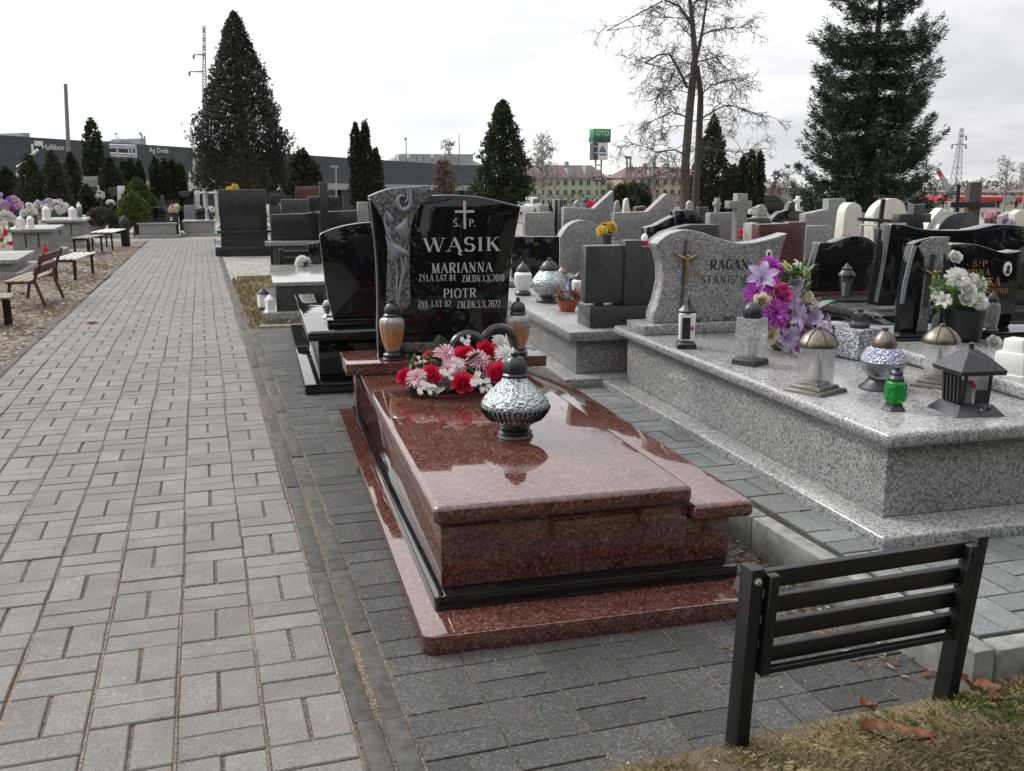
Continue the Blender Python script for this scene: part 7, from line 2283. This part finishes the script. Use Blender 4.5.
# low shed with pale roof
a, b = at(902, 203, 60), at(948, 212, 60)
t = thing('low_shed', 'low shed with wide pale roof right of the spruce, behind the dark cross', 'shed', (a[0], 60, 0))
w_ = b[0] - a[0]
z0, z1 = at(902, 211, 60)[2], at(902, 202.5, 60)[2]
MB().box(.2, w_ - .2, .2, 5, GZ(60) - .2, z0 - .01).build('wall', M['beigewall'], t)
MB().add([(0, 0, z0), (w_, 0, z0), (w_, 5, z0), (0, 5, z0), (w_ * .3, 2.5, z1), (w_ * .75, 2.5, z1)], [(0, 1, 5, 4), (1, 2, 5), (2, 3, 4, 5), (3, 0, 4), (3, 2, 1, 0)]).build('roof', M['fascia'], t)
# red canopy
a, b = at(955, 197, 110), at(1040, 202, 110)
t = thing('red_canopy', 'long bright red flat canopy at the far right, behind the leaning wooden cross', 'canopy', (a[0], 110, 0))
w_ = b[0] - a[0]
zt, zb_ = at(960, 196.8, 110)[2], at(960, 201.5, 110)[2]
MB().box(0, w_ * .58, 0, 8, zb_, zt).build('red_fascia', M['redroof'], t, bevel=.05)
MB().box(w_ * .58 + .01, w_ * .70, -.1, 8, zb_ - .1, zt + .05).build('grey_fascia', M['fascia'], t)
MB().box(w_ * .70 + .02, w_, 0, 8, zb_, zt - .05).build('red_fascia', M['redroof'], t, bevel=.05)
for k in range(5): MB().box(w_ * (.05 + .22 * k) - .15, w_ * (.05 + .22 * k) + .15, 3, 3.3, GZ(110) - .2, zb_ - .005).build('post', M['fascia'], t)
# crossing barrier arm
a, b = at(958.5, 206, 46), at(937.5, 168, 46)
t = thing('barrier_arm', 'raised pale tapered barrier arm with red tip behind the headstones, far right', 'barrier', (a[0], 46, 0))
dx, z0, z1 = b[0] - a[0], a[2], b[2]
d0 = np.array((dx, 0, z1 - z0)); u_ = np.array((-(z1 - z0), 0, dx)); u_ /= np.linalg.norm(u_)
def arm(mb, f0, f1, w0=.24, w1=.09):
    wa, wb = w0 + (w1 - w0) * f0, w0 + (w1 - w0) * f1
    p0, p1 = np.array((0, 0, z0)) + d0 * f0, np.array((0, 0, z0)) + d0 * f1
    return mb.hexa([tuple(p0 + u_ * wa), tuple(p0 - u_ * wa), tuple(p0 - u_ * wa + (0, .1, 0)), tuple(p0 + u_ * wa + (0, .1, 0))], [tuple(p1 + u_ * wb), tuple(p1 - u_ * wb), tuple(p1 - u_ * wb + (0, .1, 0)), tuple(p1 + u_ * wb + (0, .1, 0))])
arm(MB(), 0, .80).build('arm', M['fascia'], t)
arm(MB(), .801, .92).build('red_band', M['redroof'], t)
arm(MB(), .921, 1).build('tip', M['fascia'], t)
MB().box(-.25, .25, .1, .4, GZ(46) - .1, z0 + .3).build('pedestal', M['galv'], t)

def lattice(label, px, yb, yt, Y, wb, wt, mat, arms=(), name='lattice_mast', r=.05, n=12, lean=0, cat='mast'):
    b_, t_ = at(px, yb, Y), at(px + lean, yt, Y)
    m_ = depth(b_) / F
    o = thing(name, label, cat, (b_[0], Y, 0))
    mb = MB()
    zb_ = GZ(Y) - .3
    pts = []
    for i in range(n + 1):
        f_ = (i / n)
        z = zb_ + (t_[2] - zb_) * f_
        h_ = (wb * max(0, 1 - f_) ** 1.3 + wt * (1 - max(0, 1 - f_) ** 1.3)) * m_
        cx_ = (t_[0] - b_[0]) * f_
        pts.append([(cx_ - h_, -h_, z), (cx_ + h_, -h_, z), (cx_ + h_, h_, z), (cx_ - h_, h_, z)])
    for i in range(n):
        for k in range(4):
            beam(mb, pts[i][k], pts[i + 1][k], r)
            beam(mb, pts[i][k], pts[i + 1][(k + 1) % 4], r * .6)
            beam(mb, pts[i + 1][k], pts[i + 1][(k + 1) % 4], r * .6)
    mb.build('lattice_frame', M[mat], o)
    for py, x0, x1 in arms:
        z = at(px, py, Y)[2]
        cx_ = (t_[0] - b_[0]) * (z - zb_) / (t_[2] - zb_)
        am = MB()
        beam(am, (cx_ + x0 * m_, 0, z), (cx_ + x1 * m_, 0, z), r * 1.2)
        beam(am, (cx_ + x0 * m_, 0, z), (cx_, 0, z + 1.2 * m_), r * .6)
        beam(am, (cx_ + x1 * m_, 0, z), (cx_, 0, z + 1.2 * m_), r * .6)
        ao = am.build('cross_arm', M[mat], o)
        ins = MB()
        for xx in (x0, x1):
            if abs(xx) > 2.5: ins.tube([(cx_ + xx * m_, 0, z - .05), (cx_ + xx * m_, 0, z - 4. * m_)], r * 2.2, 5)
        if ins.v: ins.build('insulator', M['polegrey'], ao)
    return o
lattice('tall thin lattice mast with side arms half hidden by the tall broad thuja', 204, 192, 26, 118, 4, 1.0, 'galv', ((47, -1, 1), (55, -10, 1), (72, -14, -1)), r=.06, n=22)
lattice('electricity pylon with two cross-arms, far right sky', 953, 205, 128, 260, 5.5, 1.0, 'galv', ((136, -1, 6.5), (144.5, -9.5, 7.5), (168, -2, 2)), 'electricity_pylon', .13, 14, 9, 'pylon')
# white truss structure at the foot of the mast
a = at(189, 193, 78)
t = thing('white_truss', 'white steel truss structure left of the tall broad thuja trunk', 'truss', (a[0], 78, 0))
mb = MB()
def q_(px, py, dy=0): 
    w__ = at(px, py, 78); return (w__[0] - a[0], dy, w__[2])
for dy in (0, 2.5):
    for p0, p1 in (((190, 193), (190, 172)), ((204, 193), (204, 172)), ((216, 193), (210, 174)), ((190, 173), (204, 173)), ((190, 193), (218, 193)), ((190, 192), (197, 173)), ((197, 173), (204, 192)), ((204, 192), (210, 174)), ((210, 174), (217, 192)), ((204, 173), (210, 174)), ((190, 183), (204, 183)), ((204, 183), (214, 184)), ((194, 172), (194, 147)), ((194, 160), (204, 160)), ((194, 153), (206, 154))):
        beam(mb, q_(*p0, dy), q_(*p1, dy), .085)
mb.build('truss_frame', M['lattice'], t)
for px in (190, 204, 216): MB().box(q_(px, 193)[0] - .1, q_(px, 193)[0] + .1, 0, 2.6, GZ(78) - .1, q_(px, 193)[2]).build('post', M['lattice'], t)
# sign tower
Y = 150
a = at(599, 200, Y); m_ = depth(a) / F
tt = thing('sign_tower', 'roadside sign tower with green OTO box and white panel above the green block', 'sign', (a[0], Y, 0), 4)
zz = lambda py: at(599, py, Y)[2]
for x in (-4.5, 1.8): MB().tube([(x * m_, 0, GZ(Y) - .2), (x * m_, 0, zz(150))], .8 * m_, 10).build('column', M['galv'] if x < 0 else M['polegrey'], tt, smooth=True)
gbx = MB().box(-9.5 * m_, 9.3 * m_, -5 * m_, 5 * m_, zz(138), zz(129)).build('green_box', M['otogreen'], tt, bevel=.03)
MB().box(-10 * m_, 9 * m_, -5.2 * m_, 5.2 * m_, zz(142.5), zz(138) - .01).build('dark_box', M['cladding'], tt)
text('OTO', 6.6 * m_, 'white', tt, (0, -5.08 * m_, zz(133.6)))
pnl = MB().box(-4.3 * m_, 6.4 * m_, -4.6 * m_, 4 * m_, zz(160), zz(143) - .005).build('white_panel', M['white'], tt)
MB().box(-9.2 * m_, -4.35 * m_, -4.3 * m_, 4 * m_, zz(160), zz(143) - .005).build('side_panel', M['cladding'], tt)
M['bluepaint'] = plain('blue_print', (.03, .10, .26), .5)
bl = MB()
for x0, x1, y0, y1 in ((-.6, 1.4, 146, 148), (-2, .2, 148.2, 150.2), (.8, 3, 148.2, 150.2), (-3, 4.2, 150.5, 152.3), (-3, 5, 154, 155.4)):
    bl.box(x0 * m_, x1 * m_, -4.75 * m_, -4.65 * m_, zz(y1), zz(y0))
bl.build('print', M['bluepaint'], pnl)
for py in (146.5, 153): MB().box(-8.6 * m_, -5 * m_, -4.5 * m_, -4.32 * m_, zz(py + .4), zz(py - .4)).build('strip', M['white'], tt)
MB().box(-8 * m_, 3.6 * m_, -1.5 * m_, 1.5 * m_, zz(181), zz(176.5)).build('lower_panel', M['cladding'], tt)
text('SMYK', 3. * m_, 'white', tt, (-2 * m_, -1.6 * m_, zz(178.8)))
for py in (165, 170.5): MB().box(-4.4 * m_, 1.7 * m_, -.3, .3, zz(py) - .1, zz(py) + .1).build('brace', M['galv'], tt)
# green canopy at the left edge
a = at(20, 180, 70)
t = thing('green_canopy', 'bright green sign stand with curved white top at the far left', 'sign', (a[0], 70, 0))
def q2(px, py): 
    w__ = at(px, py, 70); return (w__[0] - a[0], 0, w__[2])
MB().tube([q2(16, 167.5), q2(20, 165.5), q2(26, 161), q2(31, 155.5), q2(38, 149.5)], .10, 6).build('curved_top', M['white'], t, smooth=True)
for py in (169.5, 174.5, 179):
    MB().box(q2(16, py)[0], q2(25, py)[0], -.1, .1, q2(16, py + 1.7)[2], q2(16, py - 1.4)[2]).build('green_panel', M['otogreen'] if py != 174.5 else M['white'], t)
MB().box(q2(17, 180)[0], q2(18, 180)[0], -.05, .05, GZ(70) - .1, q2(17, 168)[2]).build('post', M['galv'], t)
# vehicles seen between the stones
def car(label, px, py, Y, deg, mat, lenm=4.3, van=False, name='parked_car'):
    p = at(px, py, Y)
    t = thing(name, label, 'van' if van else 'car', (p[0], Y, GZ(Y) + .005), deg)
    hgt = 1.95 if van else 1.45
    l2 = lenm / 2
    body = [(-l2, .30), (-l2, .80), (-l2 * .93, .95), (l2 * .55, .97), (l2 * .95, .80), (l2, .55), (l2, .30)]
    MB().slab(body, -.85, .85).build('body', M[mat], t, bevel=.06)
    cab = [(-l2 * .92, .955), (-l2 * .80, hgt), (l2 * (.35 if van else .12), hgt), (l2 * .52, .96)]
    MB().slab(cab, -.76, .76).build('cabin', M[mat], t, bevel=.05)
    for s_ in (-1, 1):
        MB().slab([(-l2 * .82, 1.02), (-l2 * .74, hgt - .12), (l2 * (.30 if van else .08), hgt - .12), (l2 * .42, 1.02)], s_ * .775 - .008, s_ * .775 + .008).build('side_window', M['winglass'], t)
        for x in (-l2 * .62, l2 * .62):
            wv = MB().lathe([(.31, -.09), (.32, 0), (.31, .09)], n=18).build('wheel', M['metal'], t, smooth=True)
            wv.location = (x, s_ * .80, .31); wv.rotation_euler = (pi / 2, 0, 0)
    MB().slab([(-.6, 1.0), (-.55, hgt - .1), (.55, hgt - .1), (.6, 1.0)], -.01, .01).build('rear_window', M['winglass'], t).rotation_euler = (0, 0, pi / 2)
    return t
car('white parked car beyond the graves, left of the narrow dark slabs', 528, 206, 76, 60, 'white')
car('white van beyond the graves between the tall black slab and the brick-red panel', 285, 195, 60, 5, 'white', 5, True, 'parked_van')
car('dark parked car beyond the graves, left of the spruce', 765, 212, 62, 10, 'metal')
a = at(584, 205, 58)
t = thing('blue_banner', 'light blue banner stand before the green apartment block', 'banner', (a[0], 58, 0))
M['blue'] = plain('light_blue_banner', (.12, .36, .55), .6)
MB().box(-.15, .17, -.02, .02, at(584, 207, 58)[2], at(584, 197, 58)[2]).build('cloth', M['blue'], t)
MB().box(-.2, -.155, -.025, .025, GZ(58) - .1, at(584, 196, 58)[2]).build('pole', M['galv'], t)
